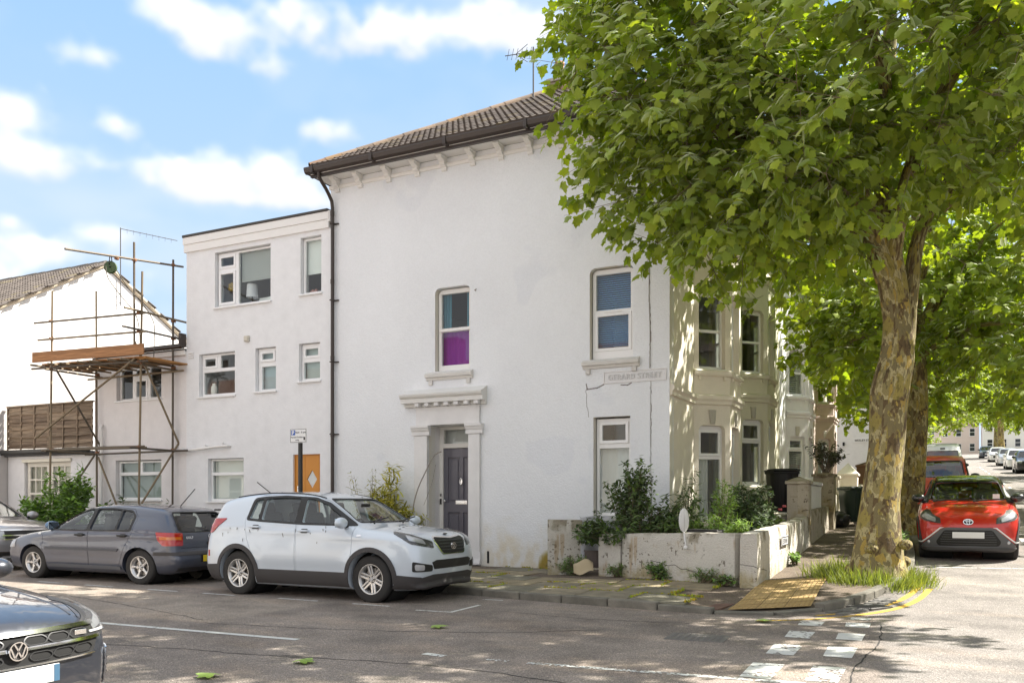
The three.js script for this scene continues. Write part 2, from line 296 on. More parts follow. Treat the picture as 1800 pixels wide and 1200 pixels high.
// ---------------------------------------------------------------- pavement with slabs, kerb stones, tactile paving
const KERB = [[-45, 4.0], [-3.2, 4.0], [-1.98, 4.32], [-0.51, 4.68], [0.77, 4.9], [1.65, 5.04], [2.3, 5.06], [2.95, 4.75], [3.35, 4.15], [3.64, 3.45], [3.9, 2.4], [4.08, 1.4], [4.2, 0.4], [4.2, -2], [4.05, -5], [3.62, -10], [3.5, -14], [3.5, -110]];
const BASE = 0.105;
const kerbTop = (x, z) => gy(x, z) + (z > 2.6 && x > 1.4 && x < 3.5 ? lerp(BASE, 0.03, sstep(1.4, 2.1, x) * (1 - sstep(3.2, 3.5, x)) * sstep(2.6, 4.8, z)) : BASE);
const pavement = (() => {
  // the tarmac and base sheet of the footway: a grid clipped to the inside of the kerb line
  const pts = KERB.map(([x, z]) => new THREE.Vector2(x, z));
  pts.push(new THREE.Vector2(0.4, -110), new THREE.Vector2(0.4, -0.4), new THREE.Vector2(-45, -0.4));
  const tri = THREE.ShapeUtils.triangulateShape(pts, []), pos = [], idx = [];
  for (const p of pts) pos.push(p.x, p.y);
  // subdivide so that the sheet follows the ground
  let T3 = tri.map((t) => t.map((i) => [pts[i].x, pts[i].y]));
  for (let k = 0; k < 14; k++) {
    const out = []; let did = false;
    for (const [a, b, c] of T3) {
      const e = [[a, b, c], [b, c, a], [c, a, b]].map(([p, q, r]) => [Math.hypot(p[0] - q[0], p[1] - q[1]), p, q, r]).sort((m, n) => n[0] - m[0])[0];
      const far = Math.min(Math.abs(e[1][1]), Math.abs(e[2][1])) > 12 || Math.max(e[1][0], e[2][0]) < -8;
      if (e[0] > (far ? 6 : 0.7)) { const md = [(e[1][0] + e[2][0]) / 2, (e[1][1] + e[2][1]) / 2]; out.push([e[1], md, e[3]], [md, e[2], e[3]]); did = true; } else out.push([a, b, c]);
    }
    T3 = out; if (!did) break;
  }
  const P = [], U = [], K = [];
  for (const t of T3) { const o = (t[1][0] - t[0][0]) * (t[2][1] - t[0][1]) - (t[1][1] - t[0][1]) * (t[2][0] - t[0][0]) > 0 ? [t[0], t[2], t[1]] : t; for (const [x, z] of o) { P.push(x, kerbTop(x, z) - 0.012, z); U.push(x * 0.5, z * 0.5); const k = (z > 2.6 && x < 1.3 ? 0.55 : 1) * 0.82 + 0.4 * (fbm(x * 1.3 + 20, z * 1.3 + 60, BIG, 81, 4) - 0.5); K.push(k * 1.06, k, k * 0.9); } }
  const g = new THREE.BufferGeometry(); g.setAttribute('position', new THREE.Float32BufferAttribute(P, 3)); g.setAttribute('uv', new THREE.Float32BufferAttribute(U, 2)); g.setAttribute('color', new THREE.Float32BufferAttribute(K, 3)); g.computeVertexNormals();
  return struct('pavement', g, mat([0.60, 0.53, 0.46], 0.95, { map: T.asphalt, vertexColors: true, bumpMap: T.grain, bumpScale: 0.01 }));
})();
{
  const R = rng(5);
  // kerb stones
  const stones = [mat([0.52, 0.5, 0.46], 0.9, { map: T.concrete, bumpMap: T.grain, bumpScale: 0.006 }), mat([0.46, 0.44, 0.4], 0.9, { map: T.concrete, bumpMap: T.grain, bumpScale: 0.006 }), mat([0.6, 0.57, 0.52], 0.9, { map: T.concrete, bumpMap: T.grain, bumpScale: 0.006 })];
  const cv = new THREE.CurvePath(); for (let i = 0; i < KERB.length - 2; i++) cv.add(new THREE.LineCurve3(V(KERB[i][0], 0, KERB[i][1]), V(KERB[i + 1][0], 0, KERB[i + 1][1])));
  const smooth = new THREE.CatmullRomCurve3(KERB.slice(1, -1).map(([x, z]) => V(x, 0, z)), false, 'centripetal'), L = smooth.getLength(), n = Math.round(L / 0.78), P = smooth.getSpacedPoints(n);
  const all = []; for (let x = -22; x < -3.3; x += 0.9) all.push([V(x, 0, 4), V(x + 0.9, 0, 4)]); for (let i = 0; i < n; i++) all.push([P[i], P[i + 1]]); for (let z = -14; z > -40; z -= 0.9) all.push([V(3.5, 0, z), V(3.5, 0, z - 0.9)]);
  for (const [a, b] of all) {
    const d = b.clone().sub(a), l = d.length(), mx = (a.x + b.x) / 2, mz = (a.z + b.z) / 2, ya = gy(a.x, a.z), yb = gy(b.x, b.z), h = kerbTop(mx, mz) - gy(mx, mz);
    const g = rb(-l / 2 + 0.003, -0.12, -0.075, l / 2 - 0.003, h + 0.004 + 0.006 * R(), 0.075, 0.02);
    const o = part(pavement, 'kerb_stone', g, stones[Math.floor(R() * 3)]);
    o.position.set(mx, (ya + yb) / 2, mz); o.rotation.set(0, -Math.atan2(d.z, d.x), Math.atan2(yb - ya, l), 'YXZ');
  }
  // paving slabs on the side-street footway: offset courses, mossy joints left as the gaps between them
  const slabM = [[0.25, 0.225, 0.18], [0.22, 0.205, 0.16], [0.29, 0.255, 0.2], [0.235, 0.225, 0.165], [0.20, 0.19, 0.155], [0.31, 0.265, 0.19]].map((c) => mat([c[0] * 2.6, c[1] * 2.6, c[2] * 2.6], 0.92, { map: T.concrete, bumpMap: reps(T.grain, 0.8), bumpScale: 0.008 }));
  const mossBits = [];
  const zk = (x) => { for (let i = 0; i < KERB.length - 1; i++) if (x >= KERB[i][0] && x < KERB[i + 1][0]) return lerp(KERB[i][1], KERB[i + 1][1], (x - KERB[i][0]) / (KERB[i + 1][0] - KERB[i][0])); return 4; };
  for (let row = 0; row < 5; row++) {
    for (let x = -9.5 + (row % 2) * 0.42; x < 2.4; x += 0.86) {
      const w = 0.825, zt = zk(x + 0.4) - 0.1 - row * 0.76, zb = zt - 0.727;
      if (zb < 0.15 && x < -2.2) continue; if (x > -2.2 && zb < 1.75 + Math.max(0, (x + 0.9) * 0.5)) continue; if (x > 1.2) continue;
      const sk = (zk(x + w) - zk(x)) / w, y = kerbTop(x + w / 2, (zt + zb) / 2);
      const s = [[x, zb + 0], [x + w, zb + sk * w], [x + w, zt + sk * w], [x, zt]].map(([a, b]) => [a + (R() - 0.5) * 0.012, b + (R() - 0.5) * 0.012]);
      const g = boxUV(new THREE.ExtrudeGeometry(poly(s.map(([a, b]) => [a, -b])), { depth: 0.03, bevelEnabled: true, bevelSize: 0.006, bevelThickness: 0.006, bevelOffset: -0.006, bevelSegments: 1 }).rotateX(-PI / 2).translate(0, -0.03, 0));
      const o = part(pavement, 'paving_slab', g, slabM[Math.floor(R() * 6)]); { const q = g.attributes.position; for (let k = 0; k < q.count; k++) q.setY(k, q.getY(k) + kerbTop(q.getX(k), q.getZ(k))); } o.position.y = 0.001 + R() * 0.004;
      if (R() < 0.8) for (let k = 0; k < 170; k++) { const e = R(), jx = R() < 0.45 ? [x + w + 0.01, lerp(zb, zt, e)] : [lerp(x, x + w, e), zb - 0.01]; if (fbm(jx[0] * 2 + 50, jx[1] * 2 + 50, BIG, 88, 3) > 0.40) mossBits.push([jx[0] + (R() - 0.5) * 0.07, y, jx[1] + (R() - 0.5) * 0.05]); }
    }
  }
  // buff tactile paving at the crossing
  const tM = [[0.56, 0.385, 0.14], [0.53, 0.36, 0.13], [0.60, 0.42, 0.16]].map((c) => mat([c[0] * 0.84, c[1] * 0.84, c[2] * 0.95], 0.9, { map: T.plaster, bumpMap: reps(T.grain, 1), bumpScale: 0.006 }));
  const q = [[2.22, 5.0], [3.18, 4.3], [3.1, 1.75], [2.2, 2.35]], at = (s, t) => [lerp(lerp(q[0][0], q[1][0], s), lerp(q[3][0], q[2][0], s), t), lerp(lerp(q[0][1], q[1][1], s), lerp(q[3][1], q[2][1], s), t)];
  for (let i = 0; i < 3; i++) for (let j = 0; j < 6; j++) {
    const e = 0.004, c = [at(i / 3 + e, j / 6 + e), at((i + 1) / 3 - e, j / 6 + e), at((i + 1) / 3 - e, (j + 1) / 6 - e), at(i / 3 + e, (j + 1) / 6 - e)];
    const pos = [], uv = [], idx = [], n = 5; const pieces = [];
    const g = new THREE.BufferGeometry(); for (let a = 0; a <= 1; a++) for (let b = 0; b <= 1; b++) { const x = lerp(lerp(c[0][0], c[1][0], a), lerp(c[3][0], c[2][0], a), b), z = lerp(lerp(c[0][1], c[1][1], a), lerp(c[3][1], c[2][1], a), b); pos.push(x, kerbTop(x, z) + 0.024, z); uv.push(x, z); }
    idx.push(0, 2, 1, 1, 2, 3); g.setAttribute('position', new THREE.Float32BufferAttribute(pos, 3)); g.setAttribute('uv', new THREE.Float32BufferAttribute(uv, 2)); g.setIndex(idx); g.computeVertexNormals(); if (g.attributes.normal.getY(0) < 0) { g.setIndex([0, 1, 2, 1, 3, 2]); g.computeVertexNormals(); }
    pieces.push(g);
    for (let a = 0; a < n; a++) for (let b = 0; b < n; b++) { const s = (a + 0.5) / n, t = (b + 0.5) / n, x = lerp(lerp(c[0][0], c[1][0], s), lerp(c[3][0], c[2][0], s), t), z = lerp(lerp(c[0][1], c[1][1], s), lerp(c[3][1], c[2][1], s), t); pieces.push(new THREE.CylinderGeometry(0.011, 0.016, 0.006, 6).translate(x, kerbTop(x, z) + 0.0268, z)); }
    part(pavement, 'tactile_slab', pieces, tM[Math.floor(R() * 3)]);
  }
  // pink block and the granite setts of the channel by the gully
  { const x = 2.02, z = 4.55; const o = part(pavement, 'paving_slab', rb(-0.11, -0.03, -0.42, 0.11, 0.006, 0.42, 0.006), mat([0.42, 0.24, 0.2], 0.9, { map: T.concrete })); o.position.set(x, kerbTop(x, z), z); o.rotation.y = -0.1; o.userData.label = 'dull pink paving block'; }
  const gr = [[0.54, 0.53, 0.53], [0.62, 0.61, 0.62], [0.42, 0.42, 0.44]].map((c) => mat(c, 0.85, { map: T.concrete, bumpMap: T.grain, bumpScale: 0.008 }));
  for (let i = 0; i < 26; i++) { const t = i / 26, row = i % 2, p = smooth.getPoint(0.46 + 0.13 * Math.floor(i / 2) / 13); const x = p.x + 0.15 + row * 0.13, z = p.z + 0.14 + row * 0.1; const o = part(road, 'granite_sett', rb(-0.1, -0.05, -0.055, 0.1, 0.014 + 0.008 * R(), 0.055, 0.012), gr[i % 3]); o.position.set(x, gy(x, z), z); o.rotation.y = 0.9 + 0.3 * R(); }
  // moss and small weeds in the joints: nobody could count them
  const blade = new THREE.BufferGeometry(); blade.setAttribute('position', new THREE.Float32BufferAttribute([-0.012, 0, 0, 0.012, 0, 0, 0, 0.03, 0.008, 0.004, 0, -0.012, 0.004, 0, 0.012, -0.004, 0.026, 0], 3)); blade.computeVertexNormals();
  const im = new THREE.InstancedMesh(blade, mat([0.36, 0.36, 0.045], 0.95, { side: THREE.DoubleSide }), mossBits.length), m4 = new THREE.Matrix4(), qq = new THREE.Quaternion(), cc = new THREE.Color();
  mossBits.forEach((p, i) => { const s = 0.7 + R() * 1.5; qq.setFromEuler(new THREE.Euler((R() - 0.5) * 1.2, R() * 6.3, (R() - 0.5) * 1.2)); im.setMatrixAt(i, m4.compose(V(p[0], p[1] - 0.004, p[2]), qq, V(s, s * 0.7, s))); im.setColorAt(i, cc.setRGB(0.7 + R() * 0.6, 0.75 + R() * 0.45, 0.5 + R() * 0.5)); });
  im.name = 'moss'; tag(im, 'yellow green moss growing in the joints of the paving slabs', 'moss', null, 'stuff'); scene.add(im);
}
// cracks and tarred seams in the old surface, the gully grating, an access cover
{
  const tar = mat([0.035, 0.032, 0.03], 0.9), R = rng(15);
  for (const P of [[[-3.4, 8.6], [-1.6, 8.3], [0.2, 7.7], [1.2, 7.0]], [[-7.6, 7.3], [-5.2, 7.9], [-3.6, 8.4]], [[-1.0, 9.9], [0.8, 9.7], [2.6, 9.9], [3.6, 9.6]], [[-4.6, 10.4], [-2.4, 10.1], [-0.6, 9.9]], [[4.1, 5.2], [4.15, 6.6], [4.05, 8.2], [4.2, 10]], [[-0.6, 6.0], [0.8, 6.2], [2.4, 5.95]]]) {
    const cv = new THREE.CatmullRomCurve3(P.map(([x, z]) => V(x, 0, z))), pts = cv.getSpacedPoints(60).map((q, i) => [q.x + 0.05 * (fbm(i * 0.5, P[0][0] + 20, BIG, 16, 3) - 0.5), q.z + 0.09 * (fbm(i * 0.4 + 9, P[0][1] + 20, BIG, 17, 3) - 0.5)]);
    const list = []; for (let i = 0; i < 60; i++) { const w = 0.008 + 0.012 * fbm(i * 0.7, 3 + P[0][0], BIG, 18, 2); const q = strip(pts[i][0], pts[i][1], pts[i + 1][0], pts[i + 1][1], w), g = new THREE.BufferGeometry(); g.setAttribute('position', new THREE.Float32BufferAttribute(q.flatMap(([x, z]) => [x, gy(x, z) + 0.003, z]), 3)); g.setIndex([0, 1, 2, 0, 2, 3]); g.computeVertexNormals(); if (g.attributes.normal.getY(0) < 0) { g.setIndex([0, 2, 1, 0, 3, 2]); g.computeVertexNormals(); } list.push(g); }
    part(road, 'road_crack', list, tar);
  }
  const iron = mat([0.10, 0.095, 0.09], 0.6, { metalness: 0.5 });
  const gr = part(road, 'gully_grating', [rb(-0.23, -0.02, -0.2, 0.23, 0.012, -0.17), rb(-0.23, -0.02, 0.17, 0.23, 0.012, 0.2), rb(-0.23, -0.02, -0.169, -0.2, 0.012, 0.169), rb(0.2, -0.02, -0.169, 0.23, 0.012, 0.169), ...[...Array(7).keys()].map((i) => rb(-0.165 + i * 0.05, -0.02, -0.168, -0.14 + i * 0.05, 0.01, 0.168, 0.004))], iron);
  gr.position.set(3.86, gy(3.86, 3.72) + 0.012, 3.72); gr.rotation.y = 1.0;
  const ac = part(road, 'access_cover', [rb(-0.32, -0.02, -0.24, 0.32, 0.006, 0.24, 0.004), ...[...Array(40).keys()].map((i) => rb(-0.27 + (i % 8) * 0.072, 0.004, -0.19 + Math.floor(i / 8) * 0.085, -0.235 + (i % 8) * 0.072, 0.011, -0.155 + Math.floor(i / 8) * 0.085, 0.003))], mat([0.16, 0.15, 0.14], 0.7, { metalness: 0.3 }));
  ac.position.set(2.35, gy(2.35, 7.05), 7.05); ac.rotation.y = 0.06;
}
// ---------------------------------------------------------------- walls, windows, mouldings
function moulding(profile, x0, x1) { return boxUV(ext(profile, x1 - x0).rotateY(-PI / 2).translate(x0, 0, 0)); }   // profile in (z, y), run along x
function put(o, pos, ry = 0) { o.position.set(...pos); o.rotation.y = ry; return o; }
const slatGeo = (w, y0, y1, step = 0.055) => { const a = []; for (let y = y0; y < y1; y += step) a.push(new THREE.BoxGeometry(w, 0.004, 0.045).rotateX(0.75).translate(w / 2, y, 0)); return a; };
function drapeGeo(w, h, folds = 6, amp = 0.03, seed = 1) { const g = new THREE.PlaneGeometry(w, h, folds * 8, 2), p = g.attributes.position; for (let i = 0; i < p.count; i++) { const x = p.getX(i) / w * folds * 2 * PI; p.setZ(i, amp * Math.sin(x + 0.6 * Math.sin(x * 0.37 + seed))); } g.computeVertexNormals(); return g.translate(w / 2, h / 2, 0); }
// a window: frame (a mesh at the lower left corner of the opening) with its panes, sill and what hangs behind it
function windowPart(parent, { pos, ry = 0, w, h, panes, sill = 0.1, top = null, m = M.upvc, depth = 0.07, backs = [], name = 'window', label = null, t = 0.05, out = 0.06 }) {
  const inner = panes.map(([x0, y0, x1, y1]) => rectPts(x0, y0, x1, y1));
  const f = part(parent, name, slabWith(top ? roundTop(0, 0, w, h, top) : rectPts(0, 0, w, h), inner, depth, 0.006), m, label); put(f, pos, ry);
  panes.forEach(([x0, y0, x1, y1, sash]) => {
    if (sash) {
      const k = sash === 'open' ? 0.03 : 0.016;
      part(f, 'sash', slabWith(rectPts(x0 - 0.034, y0 - 0.034, x1 + 0.034, y1 + 0.034), [rectPts(x0 + 0.03, y0 + 0.03, x1 - 0.03, y1 - 0.03)], k + 0.03, 0.006).translate(0, 0, k), m);
      part(f, 'pane', new THREE.PlaneGeometry(x1 - x0 - 0.05, y1 - y0 - 0.05).translate((x0 + x1) / 2, (y0 + y1) / 2, -0.005), M.glass);
    } else part(f, 'pane', new THREE.PlaneGeometry(x1 - x0 + 0.01, y1 - y0 + 0.01).translate((x0 + x1) / 2, (y0 + y1) / 2, -0.035), M.glass);
  });
  if (sill) part(f, 'sill', rb(-0.05, -0.045, -0.02, w + 0.05, -0.001, sill + out, 0.01), m);
  for (const b of backs) {
    if (b.kind === 'blind') part(f, 'venetian_blind', merge(slatGeo(b.x1 - b.x0, b.y0, b.y1, b.step)).translate(b.x0, 0, -0.13), b.m);
    if (b.kind === 'roller') part(f, 'roller_blind', box(b.x0, b.y0, -0.125, b.x1, b.y1, -0.12), b.m);
    if (b.kind === 'curtain') part(f, 'curtain', drapeGeo(b.x1 - b.x0, b.y1 - b.y0, b.folds ?? 6, b.amp ?? 0.025, b.x0 * 9).translate(b.x0, b.y0, -0.16), b.m);
  }
  return f;
}
function wallPart(parent, name, outer, holes, m, pos = [0, 0, 0], ry = 0, thick = 0.3, label) { return put(part(parent, name, slabWith(outer, holes, thick), m, label), pos, ry); }

// roof tiles: one interlocking tile, laid in courses on a slope; too small to pick apart, so each slope is one object of real tiles
function tileGeo(w, l, amp) {                                     // double roman: two rolls across each tile, a thick lower edge
  const n = 12, pos = [], idx = [], yy = (t) => { const q = (t * 2) % 1; return amp * (q < 0.55 ? Math.sin(q / 0.55 * PI) : 0.0) - amp * 0.3; };
  for (let j = 0; j < 2; j++) for (let i = 0; i <= n; i++) { const t = i / n; pos.push((t - 0.5) * w, yy(t * 0.9999) + (j ? 0.0 : 0.036), j ? -l : 0); }
  for (let i = 0; i <= n; i++) { const t = i / n; pos.push((t - 0.5) * w, yy(t * 0.9999) - 0.012, 0); }
  for (let i = 0; i < n; i++) { const a = i, b = i + n + 1, c = i + 2 * (n + 1); idx.push(a, a + 1, b, b, a + 1, b + 1, c, c + 1, a, a, c + 1, a + 1); }
  const g = new THREE.BufferGeometry(); g.setAttribute('position', new THREE.Float32BufferAttribute(pos, 3)); g.setIndex(idx); return norm(g);
}
function tileSlope(parent, m, inside, origin, along, up, width, height, tw, gauge, amp, seed, name = 'roof_tile', tone = [1, 1, 1]) {
  const R = rng(seed), list = [], nrm = along.clone().cross(up).normalize(), M4 = new THREE.Matrix4(), rows = Math.ceil(height / gauge), cols = Math.ceil(width / tw) + 1;
  const basis = new THREE.Matrix4().makeBasis(along, nrm, up.clone().negate());
  for (let r = 0; r < rows; r++) for (let c = 0; c < cols; c++) {
    const a = (c + (r % 2) * 0.5) * tw, b = r * gauge; if (!inside(a, b)) continue;
    const p = origin.clone().addScaledVector(along, a).addScaledVector(up, b).addScaledVector(nrm, 0.03 + R() * 0.006);
    list.push([p, R()]);
  }
  const im = new THREE.InstancedMesh(tileGeo(tw * 1.02, gauge * 1.2, amp), m, list.length), q = new THREE.Quaternion().setFromRotationMatrix(basis), cc = new THREE.Color();
  list.forEach(([p, k], i) => { im.setMatrixAt(i, M4.compose(p, q, V(1, 1, 1))); const s = 0.78 + 0.5 * k, lich = hash2(i, 3, seed) < 0.1 ? 1.35 : 1; im.setColorAt(i, cc.setRGB(s * tone[0] * lich, s * tone[1] * lich, s * tone[2] * (lich > 1 ? 1 : 1))); });
  im.name = name; im.userData.kind = 'stuff'; im.castShadow = im.receiveShadow = true; parent.add(im);
  return im;
}
const tileM = mat([0.078, 0.061, 0.052], 0.85, { side: THREE.DoubleSide, bumpMap: reps(T.fine, 4), bumpScale: 0.004 });

// ---------------------------------------------------------------- the corner house
const house = thing('corner_house', 'tall white rendered corner house with dark bracketed eaves and a grey panelled door', 'house');
{
  const R = rng(9);
  // the gable's paint: cracks, stains of damp at the foot, patched repairs (all visible matter on the wall)
  const W = 8.2, H = 9.2;
  const cracks = [];
  const crack = (pts, w) => cracks.push({ pts, w });
  crack([[-0.37, 0.3], [-0.36, 1.4], [-0.39, 2.3], [-0.37, 3.1], [-0.385, 3.9]], 0.007); crack([[-0.40, 4.15], [-0.385, 4.8], [-0.41, 5.5], [-0.4, 6.1], [-0.42, 6.8]], 0.010);
  crack([[-1.36, 3.84], [-1.5, 3.78], [-1.72, 3.76], [-1.74, 3.87]], 0.012); crack([[-0.78, 3.84], [-0.86, 3.8], [-1.0, 3.81]], 0.010); crack([[-1.74, 3.76], [-1.72, 3.4], [-1.68, 3.2]], 0.005);
  const dist = (x, y, a, b) => { const dx = b[0] - a[0], dy = b[1] - a[1], t = clamp(((x - a[0]) * dx + (y - a[1]) * dy) / (dx * dx + dy * dy)); return Math.hypot(x - a[0] - dx * t, y - a[1] - dy * t); };
  const gableMap = tex(1640, 1840, (u, v) => {
    const x = -W + u * W, y = v * H;
    let k = 0.965 + 0.045 * (fbm(x * 0.9 + 30, y * 0.7 + 30, BIG, 101, 5) - 0.5) + 0.018 * (vnoise(x * 45, y * 45, BIG, 102) - 0.5);
    let r = k, g = k * 0.997, b = k * 1.0;
    const foot = fbm(x * 1.6 + 9, y * 2.2 + 4, BIG, 103, 5);
    const damp = sstep(1.25, 0.1, y + (foot - 0.5) * 1.5) * sstep(-5, -3.4, x) * (0.35 + 0.65 * sstep(0.36, 0.6, fbm(x * 6, y * 3, BIG, 104, 4)));
    r = lerp(r, 0.86, damp * 0.5); g = lerp(g, 0.79, damp * 0.55); b = lerp(b, 0.66, damp * 0.6);
    const alg = Math.exp(-(((x + 2.5 + 0.25 * (foot - 0.5)) / 0.34) ** 2 + (Math.max(0, y - 0.14) / 0.36) ** 2)), streak = fbm(x * 9, y * 1.6, BIG, 108, 4), algae = sstep(0.34, 0.8, alg * (0.35 + 0.5 * foot + 0.75 * streak)) * 0.85; r = lerp(r, 0.62, algae); g = lerp(g, 0.51, algae); b = lerp(b, 0.16, algae);
    const patch = sstep(0.62, 0.66, fbm(x * 0.8 + 70, y * 0.8 + 11, BIG, 106, 3)); r -= patch * 0.02; g -= patch * 0.018; b -= patch * 0.012;
    if (x > -1.9 && x < -0.2) for (const c of cracks) for (let i = 0; i + 1 < c.pts.length; i++) { const d = dist(x + 0.02 * (vnoise(y * 14, 3, BIG, 107) - 0.5), y, c.pts[i], c.pts[i + 1]); if (d < c.w) { r *= 0.55; g *= 0.52; b *= 0.5; } }
    if (Math.abs(x + 7.2) < 0.5 && hash2(x * 300, y * 300, 4) > 0.9995) r *= 0.6;
    return [r, g, b];
  }, { srgb: true, clampTo: true });
  gableMap.repeat.set(1 / W, 1 / H); gableMap.offset.set(1, 0);
  const gm = mat([0.85, 0.872, 0.892], 0.88, { map: gableMap, bumpMap: reps(T.fine, 0.75), bumpScale: 0.016 });
  wallPart(house, 'gable_wall', rectPts(-8.2, -0.3, 0, 9.05), [rectPts(-5.5, 0.13, -4.46, 3.17), roundTop(-5.33, 4.36, -4.44, 6.2, 0.13), roundTop(-1.66, 4.34, -0.74, 6.2, 0.12), rectPts(-1.58, 1.15, -0.8, 3.19)], gm);
  // rear and party walls, floors: the rooms stay dark as rooms do
  const fz = -5.75;
  part(house, 'rear_wall', [box(-8.2, -0.3, fz, -7.9, 9.05, -0.301), box(-7.899, -0.3, fz, -0.301, 9.05, fz + 0.25)], M.white);
  part(house, 'floor', [box(-7.899, 3.62, fz + 0.251, -0.26, 3.84, -0.302), box(-7.899, 6.75, fz + 0.251, -0.26, 6.9, -0.302), box(-7.899, -0.3, fz + 0.251, -0.26, 0.1, -0.302)], M.room);
  part(house, 'partition', [box(-3.2, 0.1, fz + 0.26, -3.1, 3.61, -0.31), box(-3.2, 3.85, fz + 0.26, -3.1, 6.74, -0.31)], M.room);

  // front wall and its canted bay (rounded window heads, sill bands, string course, keystones)
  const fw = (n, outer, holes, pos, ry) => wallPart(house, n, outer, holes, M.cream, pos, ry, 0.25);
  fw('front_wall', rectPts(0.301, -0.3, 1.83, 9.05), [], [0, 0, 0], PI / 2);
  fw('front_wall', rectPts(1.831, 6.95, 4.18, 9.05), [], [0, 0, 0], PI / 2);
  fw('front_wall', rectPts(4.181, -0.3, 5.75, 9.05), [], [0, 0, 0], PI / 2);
  const s = Math.SQRT1_2, L1 = 0.63 / s, facets = [[[0, 0, -1.83], PI / 4, L1], [[0.63, 0, -2.46], PI / 2, 1.09], [[0.63, 0, -3.55], PI * 0.75, L1]];
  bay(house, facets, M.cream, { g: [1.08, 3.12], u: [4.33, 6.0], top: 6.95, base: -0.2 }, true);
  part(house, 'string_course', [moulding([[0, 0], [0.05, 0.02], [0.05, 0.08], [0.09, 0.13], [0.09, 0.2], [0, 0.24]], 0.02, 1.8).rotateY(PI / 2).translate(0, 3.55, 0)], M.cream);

  // the eaves: frieze line, brackets, soffit, gutter, downpipe
  part(house, 'frieze', [moulding([[0.001, 8.84], [0.03, 8.85], [0.045, 8.9], [0.03, 8.93], [0.001, 8.94]], -8.24, 0.05), box(-8.23, 8.3, -0.2, -8.201, 8.94, -0.02)], M.trim);
  part(house, 'soffit', [box(-8.4, 9.055, 0.002, 0.5, 9.085, 0.52), box(-8.4, 9.055, -5.75, -8.201, 9.085, 0.001), box(0.002, 9.055, -5.75, 0.5, 9.085, 0.001)], M.trim);
  const br = [[0, 8.6], [0.05, 8.62], [0.07, 8.68], [0.05, 8.72], [0.10, 8.76], [0.15, 8.78], [0.17, 8.84], [0.15, 8.87], [0.22, 8.91], [0.30, 8.95], [0.32, 9.0], [0.34, 9.05], [0, 9.05]].map(([z, y]) => [z * 0.85 + 0.002, 9.048 - (9.05 - y) * 0.66]);
  [-8.0, -7.35, -6.55, -5.78, -5.08, -4.36, -3.67, -2.98, -2.28, -1.58, -0.88, -0.15].forEach((x) => part(house, 'eaves_bracket', [moulding(br, x - 0.06, x + 0.06), rb(x - 0.075, 9.02, 0.003, x + 0.075, 9.052, 0.31, 0.008)], M.trim));
  const gut = [[0.52, 9.09], [0.52, 9.2], [0.66, 9.2], [0.67, 9.17], [0.64, 9.09], [0.60, 9.06], [0.55, 9.06]];
  part(house, 'gutter', [moulding(gut, -8.48, 0.62), moulding([[0.44, 9.0], [0.519, 9.0], [0.519, 9.16], [0.44, 9.16]], -8.4, 0.5), ...[-8.25, -6.6, -4.7, -2.8, -0.9].map((x) => rb(x - 0.04, 9.045, 0.515, x + 0.04, 9.21, 0.685, 0.01)),
    moulding(gut, -0.62, 5.7).rotateY(PI / 2), moulding(gut, -5.7, 0.6).rotateY(-PI / 2).translate(-7.86, 0, 0)], M.brownPlastic);
  const dx = -8.1;
  const dp = part(house, 'downpipe', [tubeOf([[dx - 0.02, 9.1, 0.57], [dx - 0.02, 8.98, 0.57], [dx, 8.75, 0.32], [dx, 8.5, 0.1], [dx, 8.3, 0.09], [dx, 4, 0.09], [dx, 0.12, 0.09]], 0.042, 60, 10), ...[8.6, 7.0, 5.2, 3.4, 1.6].map((y) => new THREE.CylinderGeometry(0.05, 0.05, 0.1, 10).translate(dx, y - 0.35, 0.09))], M.brownPlastic);
  for (const y of [8.0, 6.2, 4.75, 3.05, 1.4]) part(dp, 'pipe_clip', [rb(dx - 0.06, y, 0.001, dx + 0.13, y + 0.03, 0.045, 0.006), rb(dx - 0.055, y, 0.03, dx + 0.055, y + 0.03, 0.145, 0.02)], M.brownPlastic);

  // the hipped roof
  const A = V(-8.42, 9.2, 0.6), B = V(0.55, 9.2, 0.6), Top = V(-4.08, 12.04, -4.04), Bk = V(-4.08, 12.04, -5.75), AL = V(-8.42, 9.2, -5.75), BR = V(0.55, 9.2, -5.75);
  const under = (pts) => { const g = new THREE.BufferGeometry().setFromPoints(pts); g.computeVertexNormals(); return g; };
  part(house, 'roof_deck', [under([A, B, Top]), under([A, Top, Bk]), under([A, Bk, AL]), under([B, BR, Bk]), under([B, Bk, Top]), under([AL, Bk, BR])], mat([0.09, 0.08, 0.07], 0.95, { side: THREE.DoubleSide }));
  const slopeLen = Math.hypot(2.84, 4.64), upF = V(0, 2.84, -4.64).normalize();
  tileSlope(house, tileM, (a, b) => { const k = b / slopeLen; return a > 4.34 * k + 0.27 && a < 8.97 - 4.63 * k - 0.27; }, A.clone().addScaledVector(upF, -0.04), V(1, 0, 0), upF, 8.97, slopeLen, 0.3, 0.3, 0.017, 21);
  const upL = V(4.34, 2.84, 0).normalize(), upR = V(-4.63, 2.84, 0).normalize();
  tileSlope(house, tileM, (a, b) => b < slopeLen - 0.1 && a < 5.85 - 4.64 * b / slopeLen, AL.clone(), V(0, 0, 1), upL, 6.35, slopeLen, 0.26, 0.3, 0.045, 22);
  tileSlope(house, tileM, (a, b) => b < slopeLen - 0.1 && a > 0.5 + 4.64 * b / slopeLen, B.clone(), V(0, 0, -1), upR, 6.35, slopeLen, 0.26, 0.3, 0.045, 23);
  const hipM = [[0.26, 0.16, 0.10], [0.29, 0.21, 0.15], [0.22, 0.165, 0.125], [0.31, 0.2, 0.11]].map((c) => mat(c, 0.9, { side: THREE.DoubleSide, bumpMap: reps(T.fine, 2), bumpScale: 0.012 }));
